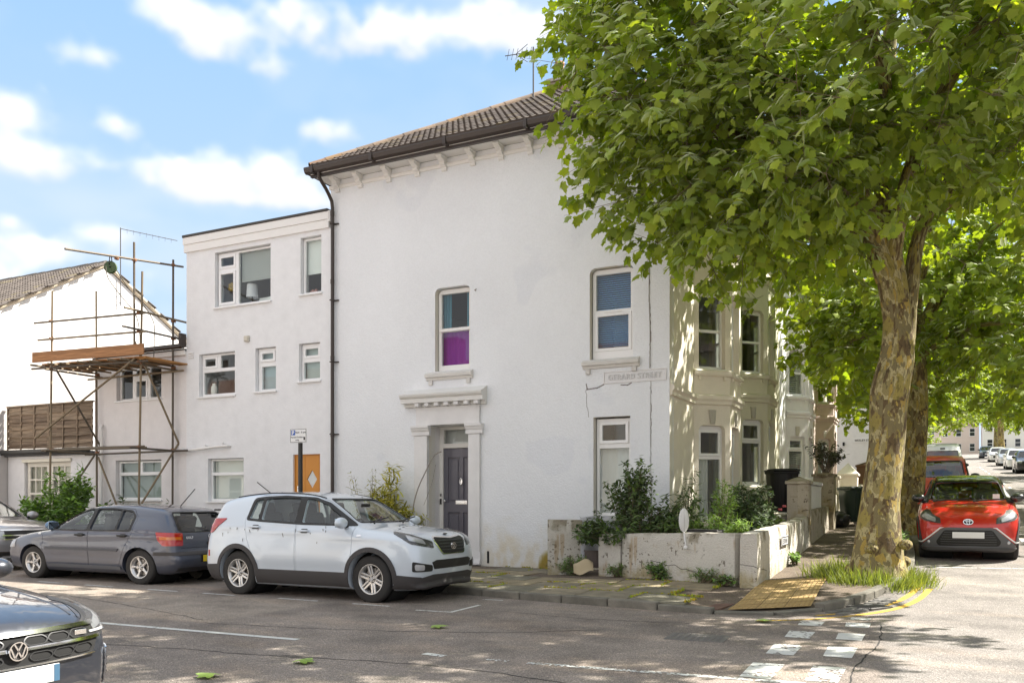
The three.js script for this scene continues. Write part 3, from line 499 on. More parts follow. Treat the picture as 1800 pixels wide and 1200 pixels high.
  const hip = (P, Q, n) => { for (let i = 0; i < n; i++) { const a = P.clone().lerp(Q, i / n), b = P.clone().lerp(Q, (i + 1.06) / n), d = b.clone().sub(a), l = d.length(); const g = new THREE.CylinderGeometry(0.122, 0.127, l * 1.02, 10, 1, true).applyQuaternion(new THREE.Quaternion().setFromUnitVectors(V(0, 1, 0), d.normalize())); const o = part(house, 'ridge_tile', boxUV(g), hipM[Math.floor(R() * 4)]); o.position.copy(a.lerp(b, 0.5)).add(V((R() - 0.5) * 0.02, 0.005 + R() * 0.008, 0)); } };
  hip(A.clone().add(V(0.05, 0, -0.05)), Top, 17); hip(B.clone(), Top, 17); hip(Top, Bk, 5);
  // chimney: brick stack with courses of bricks and clay pots
  const ch = part(house, 'chimney', box(-4.42, 11.4, -4.72, -3.66, 12.32, -4.1), mat([0.42, 0.37, 0.31], 0.95, { bumpMap: T.fine, bumpScale: 0.006 }));
  const bk = [[0.42, 0.17, 0.08], [0.47, 0.2, 0.1], [0.36, 0.14, 0.08], [0.5, 0.26, 0.14]].map((c) => mat(c, 0.92, { bumpMap: reps(T.fine, 3), bumpScale: 0.006 })), bg = rbox(0.205, 0.06, 0.03, 0.006, 1), hg = rbox(0.03, 0.06, 0.1, 0.006, 1);
  for (let r = 0; r < 11; r++) for (let c = 0; c < 4; c++) { const x = -4.43 + 0.1 + c * 0.215 - (r % 2) * 0.107; if (x > -3.62 || x < -4.5) continue; const o = part(ch, 'brick', bg, bk[Math.floor(R() * 4)]); o.position.set(x, 11.5 + r * 0.073, -4.1 + 0.002 * R()); }
  part(ch, 'chimney_cap', [rb(-4.5, 12.32, -4.8, -3.58, 12.38, -4.02), rb(-4.46, 12.381, -4.76, -3.62, 12.43, -4.06)], mat([0.4, 0.38, 0.34], 0.9));
  for (const x of [-4.22, -3.86]) part(ch, 'chimney_pot', new THREE.LatheGeometry([[0.13, 0], [0.14, 0.06], [0.115, 0.1], [0.10, 0.42], [0.125, 0.45], [0.125, 0.52], [0.09, 0.52], [0.08, 0.2]].map((p) => new THREE.Vector2(...p)), 14).translate(x, 12.43, -4.4), bk[3]);

  // upper windows of the gable
  const teal = pmat([0.06, 0.26, 0.36], 0.9, { transmission: 0.3, thickness: 0 }), purple = pmat([0.28, 0.015, 0.40], 0.85, { transmission: 0.3, thickness: 0 });
  const w1 = windowPart(house, { pos: [-5.31, 4.38, -0.12], w: 0.85, h: 1.8, top: 0.12, sill: 0, panes: [[0.075, 0.12, 0.775, 0.86], [0.075, 0.94, 0.775, 1.70]], m: M.trim, label: 'sash window with teal curtains above and purple cloth below',
    backs: [{ kind: 'curtain', x0: 0.03, x1: 0.82, y0: 0.08, y1: 0.90, m: purple, folds: 5, amp: 0.012 }, { kind: 'curtain', x0: 0.03, x1: 0.25, y0: 0.9, y1: 1.72, m: teal, folds: 3 }, { kind: 'curtain', x0: 0.64, x1: 0.82, y0: 0.9, y1: 1.72, m: teal, folds: 2 }] });
  part(w1, 'meeting_rail', rb(0.03, 0.865, -0.005, 0.82, 0.935, 0.03, 0.008), M.trim);
  const sillM = mat([0.74, 0.715, 0.68], 0.85, { bumpMap: reps(T.fine, 2), bumpScale: 0.02 });
  const stoneSill = (x0, x1, y) => part(house, 'window_sill', [moulding([[0.001, y - 0.15], [0.04, y - 0.14], [0.05, y - 0.09], [0.11, y - 0.08], [0.12, y - 0.02], [0.02, y + 0.04], [-0.2, y + 0.05], [-0.2, y - 0.15]], x0, x1), rb(x0 + 0.06, y - 0.25, 0.001, x0 + 0.16, y - 0.14, 0.05), rb(x1 - 0.16, y - 0.25, 0.001, x1 - 0.06, y - 0.14, 0.05)], sillM);
  stoneSill(-5.54, -4.36, 4.31); stoneSill(-1.8, -0.6, 4.31);
  const reflectionBlueBlind = mat([0.16, 0.34, 0.60], 0.6);  // blue reflection put into the colour of the slats
  const w2 = windowPart(house, { pos: [-1.64, 4.36, -0.12], w: 0.88, h: 1.82, top: 0.11, sill: 0, panes: [[0.085, 0.2, 0.795, 0.9, 'sash'], [0.075, 1.0, 0.81, 1.72]], label: 'white sash window with a venetian blind coloured by a painted blue reflection',
    backs: [{ kind: 'blind', x0: 0.05, x1: 0.83, y0: 0.16, y1: 1.74, step: 0.044, m: reflectionBlueBlind }] });
  part(w2, 'trickle_vent', rb(0.25, 0.935, 0, 0.62, 0.955, 0.02, 0.004), M.trim);
  windowPart(house, { pos: [-1.56, 1.16, -0.14], w: 0.75, h: 2.0, sill: 0.05, panes: [[0.06, 0.1, 0.69, 1.40], [0.1, 1.53, 0.65, 1.90, 'open']], label: 'tall white window with a pale net curtain behind the lower pane',
    backs: [{ kind: 'curtain', x0: 0.02, x1: 0.73, y0: 0.05, y1: 1.45, m: pmat([0.8, 0.81, 0.8], 0.95, { transmission: 0.3, thickness: 0 }), folds: 4, amp: 0.012 }] });

  // the doorcase: pilasters with capitals, frieze, bracketed hood
  const dm = mat([0.80, 0.795, 0.79], 0.85, { map: T.plaster, bumpMap: reps(T.fine, 1), bumpScale: 0.006 });
  for (const [x0, x1] of [[-5.84, -5.502], [-4.458, -4.17]]) {
    const pl = part(house, 'pilaster', [rb(x0, 0.13, 0.002, x1, 2.95, 0.07, 0.012), moulding([[0.002, 0.13], [0.12, 0.13], [0.12, 0.16], [0.085, 0.26], [0.075, 0.4], [0.002, 0.4]], x0 - 0.015, x1 + 0.02)], dm);
    part(pl, 'capital', [moulding([[0.002, 2.951], [0.09, 2.955], [0.09, 3.04], [0.11, 3.05], [0.13, 3.1], [0.15, 3.12], [0.15, 3.165], [0.002, 3.17]], x0 - 0.05, x1 + 0.07)], dm);
  }
  part(house, 'door_frieze', rb(-5.8, 3.172, 0.002, -4.18, 3.58, 0.06, 0.01), dm);
  const hood = part(house, 'door_hood', [moulding([[0.002, 3.581], [0.08, 3.585], [0.08, 3.66], [0.22, 3.665], [0.22, 3.76], [0.25, 3.775], [0.28, 3.81], [0.29, 3.85], [0.24, 3.87], [0.03, 3.97], [0.002, 3.98]], -6.1, -4.02)], mat([0.78, 0.765, 0.74], 0.9, { bumpMap: reps(T.fine, 1.5), bumpScale: 0.02 }));
  for (let i = 0; i < 7; i++) part(hood, 'modillion', rb(-5.75 + i * 0.25, 3.585, 0.081, -5.64 + i * 0.25, 3.662, 0.2, 0.008), dm);
  part(house, 'door_recess', [box(-5.62, 0.1, -0.56, -5.501, 3.2, -0.301), box(-4.459, 0.1, -0.56, -4.34, 3.2, -0.301), box(-5.501, 3.171, -0.56, -4.459, 3.25, -0.301), box(-5.62, 0.0, -0.6, -4.34, 0.129, -0.301), box(-5.62, 0.1, -0.8, -4.34, 3.3, -0.72)], dm);
  part(house, 'door_step', rb(-5.49, 0.13, -0.48, -4.47, 0.25, -0.06, 0.015), M.kerb);
  part(house, 'door_frame', slabWith(rectPts(-5.5, 0.13, -4.46, 3.17), [rectPts(-5.41, 0.25, -4.49, 2.69), rectPts(-5.39, 2.79, -4.49, 3.1)], 0.1, 0.006).translate(0, 0, -0.46), mat([0.76, 0.74, 0.70], 0.6));
  part(house, 'transom_light', new THREE.PlaneGeometry(0.92, 0.31).translate(-4.93, 2.945, -0.5), M.glass);
  const greyM = pmat([0.125, 0.12, 0.145], 0.45, { clearcoat: 0.2 });
  const dr = part(house, 'front_door', [slabWith(rectPts(0, 0, 0.93, 2.43), [rectPts(0.11, 0.22, 0.42, 0.98), rectPts(0.51, 0.22, 0.82, 0.98), rectPts(0.11, 1.2, 0.42, 2.22), rectPts(0.51, 1.2, 0.82, 2.22)], 0.05, 0.008).translate(-5.405, 0.255, -0.5), box(-5.4, 0.26, -0.56, -4.48, 2.68, -0.535)], greyM, 'slate grey four panel front door');
  for (const [x0, y0, x1, y1] of [[0.16, 0.27, 0.37, 0.93], [0.56, 0.27, 0.77, 0.93], [0.16, 1.25, 0.37, 2.17], [0.56, 1.25, 0.77, 2.17]]) part(dr, 'door_panel', ext(rectPts(x0 - 5.405, y0 + 0.255, x1 - 5.405, y1 + 0.255), 0.03, 0.012).translate(0, 0, -0.512), greyM);
  const chrome = mat([0.8, 0.8, 0.8], 0.22, { metalness: 1 });
  part(dr, 'door_knocker', [new THREE.TorusGeometry(0.045, 0.011, 8, 20).scale(0.75, 1.4, 1).translate(-4.94, 1.93, -0.475), new THREE.SphereGeometry(0.024, 10, 8).translate(-4.94, 2.0, -0.48), rb(-4.965, 1.85, -0.5, -4.915, 2.01, -0.485, 0.01)], chrome);
  part(dr, 'letter_box', [rb(-5.09, 1.42, -0.5, -4.79, 1.51, -0.485, 0.006), rb(-5.06, 1.44, -0.49, -4.82, 1.485, -0.478, 0.004)], chrome);
  part(dr, 'door_knob', [new THREE.SphereGeometry(0.035, 12, 9).translate(-5.35, 1.5, -0.44), rod([-5.35, 1.5, -0.5], [-5.35, 1.5, -0.44], 0.015)], chrome);
  part(house, 'doorbell', [rb(-5.475, 1.42, -0.459, -5.435, 1.55, -0.43, 0.008), rb(-5.472, 1.6, -0.459, -5.438, 1.66, -0.44, 0.006)], M.black);
  // the street name, raised letters in a rendered panel
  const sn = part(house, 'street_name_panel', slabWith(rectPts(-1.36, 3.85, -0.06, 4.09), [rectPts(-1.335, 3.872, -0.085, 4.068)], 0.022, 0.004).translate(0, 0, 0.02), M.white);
  part(sn, 'raised_lettering', text('GERARD STREET', 0.108, 0.02).scale(0.98, 1, 1).translate(-0.71, 3.97, 0.002), mat([0.62, 0.615, 0.62], 0.9));  // grey letter colour stands in for the shadow on white letters
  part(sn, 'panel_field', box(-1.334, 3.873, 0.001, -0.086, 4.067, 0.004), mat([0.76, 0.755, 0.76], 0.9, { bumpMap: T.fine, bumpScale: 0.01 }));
  part(house, 'cable', tubeOf([[-0.395, 0.4, 0.012], [-0.37, 1.5, 0.008], [-0.385, 3.0, 0.012], [-0.375, 3.84, 0.01]], 0.006, 40, 5), mat([0.55, 0.54, 0.53], 0.8));
  part(house, 'cable', tubeOf([[-0.39, 4.1, 0.028], [-0.39, 4.8, 0.012], [-0.41, 5.6, 0.01], [-0.40, 6.6, 0.012], [-0.40, 8.8, 0.012]], 0.011, 40, 5), mat([0.42, 0.40, 0.38], 0.8));
  part(house, 'air_vent', [rb(-4.02, 0.16, 0.001, -3.97, 0.42, 0.012, 0.01)], M.dark);
  part(house, 'wall_hook', [rod([-4.3, 6.05, 0], [-4.3, 6.05, 0.05], 0.012), rod([-4.3, 6.05, 0.05], [-4.25, 6.07, 0.06], 0.01)], M.steel);
}
// a canted bay: facets with round-headed openings on two floors, bands and keystones
function bay(h, facets, m, lv, keystones, wins = {}) {
  const fr = wins.frame ?? M.upvc;
  facets.forEach(([p, ry, L], i) => {
    const a = L * 0.135, b = L * 0.865, g = lv.g, u = lv.u;
    const holes = [roundTop(a, g[0], b, g[1], 0.12), roundTop(a, u[0], b, u[1], 0.12)];
    // mitre the facets a touch short so that neighbouring slabs butt
    wallPart(h, 'bay_wall', rectPts(0.002, lv.base, L - 0.002, lv.top), holes, m, p, ry, 0.2);
    for (const [y0, y1, gf] of [[g[0], g[1], true], [u[0], u[1], false]]) {
      const w = b - a, hh = y1 - y0, mid = gf ? hh * 0.66 : hh * 0.5;
      const f = windowPart(h, { pos: [p[0] + Math.cos(ry) * a - Math.sin(ry) * 0.13, y0, p[2] - Math.sin(ry) * a - Math.cos(ry) * 0.13], ry, w, h: hh, sill: 0.1, out: 0.04, t: 0.05, top: 0.11, m: fr,
        panes: gf ? [[0.05, 0.08, w - 0.05, mid - 0.03], [0.08, mid + 0.07, w - 0.08, hh - 0.12, 'open']] : [[0.05, 0.07, w - 0.05, mid - 0.03], [0.05, mid + 0.03, w - 0.05, hh - 0.09]],
        backs: wins.blind ? [{ kind: 'blind', x0: 0.03, x1: w - 0.03, y0: 0.06, y1: hh - 0.08, step: 0.07, m: wins.blind }] : gf && wins.net !== 0 ? [{ kind: 'curtain', x0: 0.03, x1: w * (i ? 0.9 : 0.6), y0: 0.05, y1: mid, m: M.curtain, folds: 3 }] : [] });
    }
  });
  const sweep = (prof, y) => facets.map(([p, ry, L]) => moulding(prof, -0.012, L + 0.012).rotateY(ry).translate(p[0], y, p[2]));
  part(h, 'sill_band', sweep([[0.001, 0], [0.05, 0.01], [0.07, 0.05], [0.07, 0.11], [0.001, 0.15]], lv.u[0] - 0.16), m);
  part(h, 'string_course', sweep([[0.001, 0], [0.05, 0.02], [0.05, 0.08], [0.09, 0.13], [0.09, 0.2], [0.001, 0.24]], lv.u[0] - 0.78), m);
  part(h, 'sill_band', sweep([[0.001, 0], [0.06, 0.02], [0.06, 0.10], [0.001, 0.14]], lv.g[0] - 0.16), m);
  part(h, 'bay_parapet', sweep([[-0.1, 0], [0.06, 0.02], [0.10, 0.1], [0.10, 0.2], [-0.1, 0.24]], lv.top - 0.05), m);
  const pl = facets.map(([p]) => [p[0], p[2]]), last = facets[2]; pl.push([0, last[0][2] - last[2] * Math.SQRT1_2]);
  for (const y of [0.0, lv.u[0] - 0.5]) part(h, 'bay_floor', new THREE.ExtrudeGeometry(poly(pl.map(([x, z]) => [x * 0.7, -(z + (x > 0.1 ? 0 : z > pl[1][1] ? -0.25 : 0.25))])), { depth: 0.12, bevelEnabled: false }).rotateX(-PI / 2).translate(-0.05, y, 0), M.room);
  part(h, 'bay_roof', [new THREE.ExtrudeGeometry(poly(pl.map(([x, z]) => [x, -z])), { depth: 0.06, bevelEnabled: false }).rotateX(-PI / 2).translate(0, lv.top + 0.02, 0)], M.lead);
  for (const [p, ry, L] of facets) for (const t of [0.16, 0.84]) part(h, 'sill_bracket', rb(-0.03, 0, 0.001, 0.03, 0.09, 0.05, 0.012).translate(L * t, lv.u[0] - 0.25, 0).rotateY(ry).translate(p[0], 0, p[2]), m);
  if (keystones) for (const [p, ry, L] of facets) part(h, 'keystone', ext([[-0.055, 0], [0.055, 0], [0.085, 0.3], [-0.085, 0.3]], 0.05, 0.012).translate(L * 0.5, lv.g[1] + 0.03, 0.045).rotateY(ry).translate(p[0], 0, p[2]), mat([0.7, 0.66, 0.58], 0.95, { bumpMap: reps(T.fine, 6), bumpScale: 0.03 }));
}
// ---------------------------------------------------------------- flat-roofed rear extension, three storeys
const pv = (x0, y0, x1, y1, s) => [x0, y0, x1, y1, s];
{
  const e = thing('flat_roof_extension', 'white three storey flat roofed extension with an orange wooden door', 'house extension');
  const WM = mat([0.84, 0.852, 0.868], 0.88, { map: T.plaster, bumpMap: reps(T.fine, 0.8), bumpScale: 0.011 });
  wallPart(e, 'front_wall', rectPts(-12.92, -0.3, -8.201, 7.96), [rectPts(-11.92, 6.42, -10.07, 7.84), rectPts(-9.13, 6.46, -8.5, 7.84), rectPts(-12.47, 4.17, -11.24, 5.28), rectPts(-10.56, 4.2, -9.9, 5.29), rectPts(-9.18, 4.37, -8.54, 5.29), rectPts(-12.16, 1.48, -10.95, 2.58), rectPts(-9.36, 0.13, -8.54, 2.62)], WM);
  part(e, 'side_wall', [box(-12.92, -0.3, -6, -12.62, 8.2, -0.301), box(-12.619, -0.3, -6, -8.2, 8.2, -5.75)], WM);
  part(e, 'floor', [box(-12.61, 3.3, -5.74, -8.21, 3.5, -0.31), box(-12.61, 5.75, -5.74, -8.21, 5.9, -0.31), box(-12.61, 8.0, -5.74, -8.21, 8.2, -0.31), box(-12.61, -0.3, -5.74, -8.21, 0.1, -0.31)], M.room);
  part(e, 'fascia_band', [box(-12.97, 7.96, -6, -8.25, 8.155, 0.05), box(-12.985, 8.16, -6, -8.24, 8.34, 0.07)], M.trim);
  part(e, 'roof_edge', rb(-13.0, 8.341, -6.02, -8.26, 8.41, 0.09, 0.015), mat([0.06, 0.055, 0.05], 0.8));
  part(e, 'gutter_stop', rb(-8.32, 8.1, 0.0, -8.2, 8.36, 0.06, 0.01), M.trim);
  const greyBlind = mat([0.34, 0.36, 0.35], 0.9), pale = mat([0.72, 0.75, 0.73], 0.9);
  const f = windowPart(e, { pos: [-11.9, 6.43, -0.1], w: 1.81, h: 1.39, panes: [pv(0.075, 0.1, 0.56, 0.88, 'open'), pv(0.075, 1.03, 0.56, 1.3, 'sash'), pv(0.69, 0.06, 1.77, 1.34)], backs: [{ kind: 'roller', x0: 0.68, x1: 1.78, y0: 0.62, y1: 1.35, m: greyBlind }], label: 'wide top floor window with a half lowered grey blind' });
  part(f, 'lamp_shade', new THREE.CylinderGeometry(0.13, 0.15, 0.34, 18, 1, true).translate(0.86, 0.42, -0.3), pmat([0.85, 0.86, 0.9], 0.9, { transmission: 0.3, thickness: 0, side: THREE.DoubleSide }));
  part(f, 'lamp_base', [rod([0.86, 0.0, -0.3], [0.86, 0.3, -0.3], 0.02), new THREE.CylinderGeometry(0.08, 0.09, 0.03, 14).translate(0.86, 0.02, -0.3)], M.dark);
  part(f, 'hanging_ornament', [0, 1, 2, 3, 4].map((i) => new THREE.OctahedronGeometry(0.055).scale(1, 1.5, 0.5).rotateZ(i * 1.26).translate(0.32 + 0.06 * Math.cos(i * 1.26), 0.55 + 0.07 * Math.sin(i * 1.26), -0.12)), mat([0.3, 0.2, 0.03], 0.7));
  part(f, 'shelf_clutter', [rb(1.5, 0.02, -0.3, 1.72, 0.18, -0.15), rb(1.0, 0.02, -0.5, 1.4, 0.25, -0.4)], pale);
  const b = windowPart(e, { pos: [-9.12, 6.47, -0.1], w: 0.61, h: 1.36, panes: [pv(0.06, 0.06, 0.56, 1.3)], backs: [{ kind: 'roller', x0: 0.03, x1: 0.58, y0: 0.52, y1: 1.32, m: pale }], label: 'narrow top floor window with a white blind' });
  part(b, 'books', [0, 1, 2, 3].map((i) => rb(0.1 + i * 0.05, 0.03, -0.2, 0.14 + i * 0.05, 0.13 + (i % 2) * 0.03, -0.12, 0.004)), mat([0.5, 0.25, 0.2], 0.8));
  const c = windowPart(e, { pos: [-12.46, 4.18, -0.1], w: 1.21, h: 1.09, panes: [pv(0.085, 0.76, 0.5, 1.0, 'sash'), pv(0.64, 0.72, 1.15, 1.04), pv(0.06, 0.07, 1.15, 0.63)], label: 'first floor window of three panes reflecting roofs' });
  part(c, 'vase', new THREE.LatheGeometry([[0.01, 0], [0.07, 0], [0.085, 0.1], [0.08, 0.22], [0.05, 0.26], [0.055, 0.3]].map((p) => new THREE.Vector2(...p)), 16).translate(0.27, 0.06, -0.15), pale);
  windowPart(e, { pos: [-10.55, 4.21, -0.1], w: 0.64, h: 1.07, panes: [pv(0.11, 0.06, 0.56, 0.62), pv(0.115, 0.77, 0.52, 0.97, 'open')], backs: [{ kind: 'roller', x0: 0.05, x1: 0.6, y0: 0.04, y1: 1.0, m: mat([0.36, 0.46, 0.5], 0.9) }], label: 'small frosted window with its top light ajar' });
  windowPart(e, { pos: [-9.17, 4.38, -0.1], w: 0.62, h: 0.9, panes: [pv(0.06, 0.07, 0.56, 0.46), pv(0.09, 0.59, 0.53, 0.81, 'sash')], backs: [{ kind: 'roller', x0: 0.05, x1: 0.6, y0: 0.04, y1: 0.86, m: mat([0.42, 0.5, 0.5], 0.9) }] });
  windowPart(e, { pos: [-12.15, 1.49, -0.1], w: 1.19, h: 1.08, panes: [pv(0.05, 0.06, 1.14, 0.66), pv(0.05, 0.74, 1.14, 1.03)], backs: [{ kind: 'roller', x0: 0.03, x1: 1.17, y0: 0.03, y1: 1.05, m: mat([0.55, 0.57, 0.55], 0.9) }] });
  const dr = part(e, 'side_door', slabWith(rectPts(-9.33, 0.14, -8.56, 2.6), [[[-8.98, 2.02], [-8.83, 2.24], [-8.68, 2.02], [-8.83, 1.8]]], 0.05, 0.004).translate(0, 0, -0.06), mat([0.60, 0.245, 0.032], 0.5, { bumpMap: T.wood, bumpScale: 0.003 }), 'orange varnished door with a diamond pane');
  part(dr, 'diamond_pane', ext([[-8.99, 2.02], [-8.83, 2.25], [-8.67, 2.02], [-8.83, 1.79]], 0.01).translate(0, 0, -0.08), mat([0.6, 0.62, 0.62], 0.2));
  for (const x of [-9.18, -9.04, -8.62]) part(dr, 'board_joint_bead', rb(x, 0.16, -0.061, x + 0.008, 2.58, -0.055, 0.003), mat([0.5, 0.18, 0.02], 0.5));
  part(dr, 'door_handle', [rb(-9.27, 1.67, -0.06, -9.23, 1.86, -0.045, 0.006), rod([-9.25, 1.8, -0.03], [-9.16, 1.8, -0.02], 0.01)], M.silver);
  part(e, 'door_frame', slabWith(rectPts(-9.36, 0.13, -8.54, 2.62), [rectPts(-9.33, 0.14, -8.57, 2.595)], 0.1).translate(0, 0, -0.05), mat([0.56, 0.22, 0.03], 0.5));
  part(e, 'extractor_vent', [rb(-10.89, 5.47, 0.001, -10.74, 5.62, 0.06), rb(-10.87, 5.49, 0.055, -10.76, 5.6, 0.085, 0.008)], mat([0.6, 0.56, 0.48], 0.6));
  part(e, 'louvre_vent', [0, 1, 2].map((i) => rb(-12.84, 5.2 + i * 0.06, 0.001, -12.66, 5.235 + i * 0.06, 0.02, 0.005)), M.trim);
  part(e, 'waste_pipe', [tubeOf([[-13.3, 2.79, 0.08], [-12.6, 2.82, 0.08], [-11.42, 2.885, 0.08], [-11.4, 2.88, 0.0]], 0.035, 30, 8), ...[-13, -12.2, -11.6].map((x) => rb(x, 2.79 + (x + 13) * 0.06, 0.001, x + 0.03, 2.88 + (x + 13) * 0.06, 0.1, 0.01))], M.trim);
}
// ---------------------------------------------------------------- lower two-storey extension behind the scaffold
{
  const e = thing('low_extension', 'white two storey extension with a low roof behind the scaffold tower', 'house extension');
  const WM = mat([0.82, 0.80, 0.80], 0.88, { map: T.plaster, bumpMap: reps(T.fine, 0.8), bumpScale: 0.011 });
  wallPart(e, 'front_wall', rectPts(-16.45, -0.3, -12.921, 5.4), [rectPts(-15.57, 4.22, -13.84, 5.14), rectPts(-15.6, 1.52, -13.84, 2.6)], WM, [0, 0, 0], 0, 0.25);
  part(e, 'side_wall', [box(-16.45, -0.3, -5, -16.2, 5.4, -0.251), box(-16.199, -0.3, -5, -12.921, 5.4, -4.75)], WM);
  part(e, 'floor', [box(-16.19, 3.2, -4.74, -12.93, 3.4, -0.26), box(-16.19, -0.3, -4.74, -12.93, 0.1, -0.26)], M.room);
  part(e, 'roof', [box(-16.5, 5.401, -5, -12.922, 5.47, 0.04)], M.lead);
  part(e, 'fascia', [rb(-16.5, 5.3, 0.001, -12.93, 5.43, 0.05, 0.008)], M.trim);
  part(e, 'gutter', [moulding([[0.05, 5.47], [0.05, 5.58], [0.17, 5.58], [0.17, 5.5], [0.13, 5.46]], -16.55, -12.94), rb(-13.0, 5.5, 0.0, -12.925, 5.85, 0.2, 0.01)], M.brownPlastic);
  windowPart(e, { pos: [-15.55, 4.23, -0.1], w: 1.7, h: 0.9, panes: [pv(0.06, 0.06, 0.5, 0.85), pv(0.63, 0.06, 1.05, 0.54, 'sash'), pv(0.63, 0.68, 1.05, 0.84, 'sash'), pv(1.18, 0.06, 1.64, 0.85)], label: 'three part casement window above the scaffold brace' });
  windowPart(e, { pos: [-15.58, 1.53, -0.1], w: 1.73, h: 1.05, panes: [pv(0.06, 0.06, 1.67, 0.66), pv(0.06, 0.75, 0.83, 1.0), pv(0.91, 0.75, 1.67, 1.0)], backs: [{ kind: 'roller', x0: 0.03, x1: 1.7, y0: 0.03, y1: 1.02, m: mat([0.3, 0.34, 0.32], 0.9) }], label: 'wide ground floor window reflecting trees' });
  part(e, 'soil_pipe', [tubeOf([[-16.1, 3.6, 0.03], [-16.08, 3.52, 0.09], [-16.05, 3.3, 0.1], [-16.05, 2.0, 0.1], [-16.05, 0.3, 0.1]], 0.04, 30, 8)], M.trim);
}
// ---------------------------------------------------------------- single-storey annexe with glazed doors, fence on its roof
{
  const e = thing('single_storey_annexe', 'low white annexe with small paned glazed doors behind the green bush', 'outbuilding');
  wallPart(e, 'front_wall', rectPts(-20.25, -0.3, -16.451, 2.8), [rectPts(-19.5, 0.1, -17.45, 2.66)], M.white, [0, 0, 0], 0, 0.25);
  part(e, 'back_wall', [box(-20.25, -0.3, -3, -16.46, 2.8, -2.8), box(-20.24, -0.3, -2.79, -16.46, 0.1, -0.26)], M.room);
  part(e, 'flat_roof', box(-20.25, 2.801, -3.2, -16.46, 2.9, 0.12), M.lead);
  part(e, 'gutter', moulding([[0.1, 2.86], [0.1, 2.98], [0.24, 2.99], [0.25, 2.9], [0.2, 2.84]], -20.4, -16.5), M.black);
  part(e, 'door_surround', [rb(-19.56, 2.62, 0.001, -17.4, 2.72, 0.05)], mat([0.74, 0.7, 0.6], 0.7));
  const fr = mat([0.74, 0.70, 0.62], 0.6);
  for (let i = 0; i < 2; i++) {
    const d = part(e, 'glazed_door', slabWith(rectPts(0, 0, 1.0, 2.5), [...[0, 1, 2].flatMap((c) => [0, 1].map((r) => rectPts(0.12 + c * 0.265, 1.62 + r * 0.4, 0.345 + c * 0.265, 1.97 + r * 0.4))), rectPts(0.12, 0.9, 0.88, 1.55)], 0.05, 0.006), fr);
    d.position.set(-19.47 + i * 1.02, 0.12, -0.08);
    for (let c = 0; c < 3; c++) for (let r = 0; r < 2; r++) part(d, 'pane', new THREE.PlaneGeometry(0.24, 0.36).translate(0.2325 + c * 0.265, 1.795 + r * 0.4, -0.025), M.glass);
    part(d, 'pane', new THREE.PlaneGeometry(0.78, 0.67).translate(0.5, 1.225, -0.025), M.glass);
    part(d, 'net_curtain', drapeGeo(0.9, 1.7, 6, 0.01).translate(0.05, 0.75, -0.1), mat([0.45, 0.42, 0.34], 0.95));
  }
}
{
  const f = thing('lap_panel_fence', 'weathered grey brown lap fence on the annexe roof beside the scaffold', 'fence');
  const R = rng(31), tones = [[0.30, 0.25, 0.22], [0.35, 0.29, 0.25], [0.26, 0.21, 0.185], [0.39, 0.33, 0.29]].map((c) => mat([c[0] * 1.7, c[1] * 2.1, c[2] * 2.6], 0.92, { map: T.wood, bumpMap: T.wood, bumpScale: 0.008 }));
  const x0 = -20.2, x1 = -16.46, z = 0.02;
  for (let p = 0; p < 2; p++) {
    const a = lerp(x0, x1, p / 2) + 0.02, b = lerp(x0, x1, (p + 1) / 2) - 0.02;
    for (let i = 0; i < 11; i++) {
      const n = 16, top = [], bot = []; const y0 = 3.02 + i * 0.112;
      for (let k = 0; k <= n; k++) { const x = lerp(a, b, k / n); bot.push([x, y0 + 0.02 * (fbm(x * 2.3 + i * 9, i, BIG, 33, 3) - 0.5) * 2]); top.push([x, y0 + 0.15]); }
      const sg = boxUV(ext([...bot, ...top.reverse()], 0.012)), sp = sg.attributes.position; for (let k = 0; k < sp.count; k++) sp.setZ(k, sp.getZ(k) + (y0 + 0.15 - sp.getY(k)) * 0.22); sg.computeVertexNormals(); const o = part(f, 'slat', sg, tones[Math.floor(R() * 4)]); o.position.z = z + 0.03 * (R() - 0.5) * 0.2 + 0.015 * (i % 2); o.rotation.x = 0;
    }
    for (let k = 0; k <= 3; k++) part(f, 'batten', rb(lerp(a, b, k / 3) - 0.025, 2.98, z + 0.03, lerp(a, b, k / 3) + 0.025, 4.28, z + 0.06, 0.006), tones[1]);
    part(f, 'capping', rb(a - 0.02, 4.26, z - 0.04, b + 0.02, 4.3, z + 0.08, 0.008), tones[3]);
  }
}
{
  // the edge of the neighbouring building at the far left, with a curved parapet end
  const e = thing('far_left_building', 'pale grey rendered building with a curved parapet at the left edge', 'building');
  const c = []; for (let i = 0; i <= 8; i++) { const a = i / 8 * PI / 2; c.push([-20.9 + 0.62 * Math.sin(a), 5.75 + 0.4 * Math.cos(a)]); }
  part(e, 'wall', ext([[-27, -0.3], [-20.28, -0.3], ...c.reverse(), [-27, 6.15]], 3.2).translate(0, 0, 0.28), mat([0.6, 0.57, 0.545], 0.9, { map: T.plaster, bumpMap: T.fine, bumpScale: 0.01 }));
  part(e, 'coping', [rb(-20.5, 5.55, 0.26, -20.24, 5.66, 0.36)], M.kerb);
  part(e, 'orange_notice', rb(-20.9, 1.55, 0.285, -20.36, 1.9, 0.31), mat([0.75, 0.28, 0.04], 0.6));
}
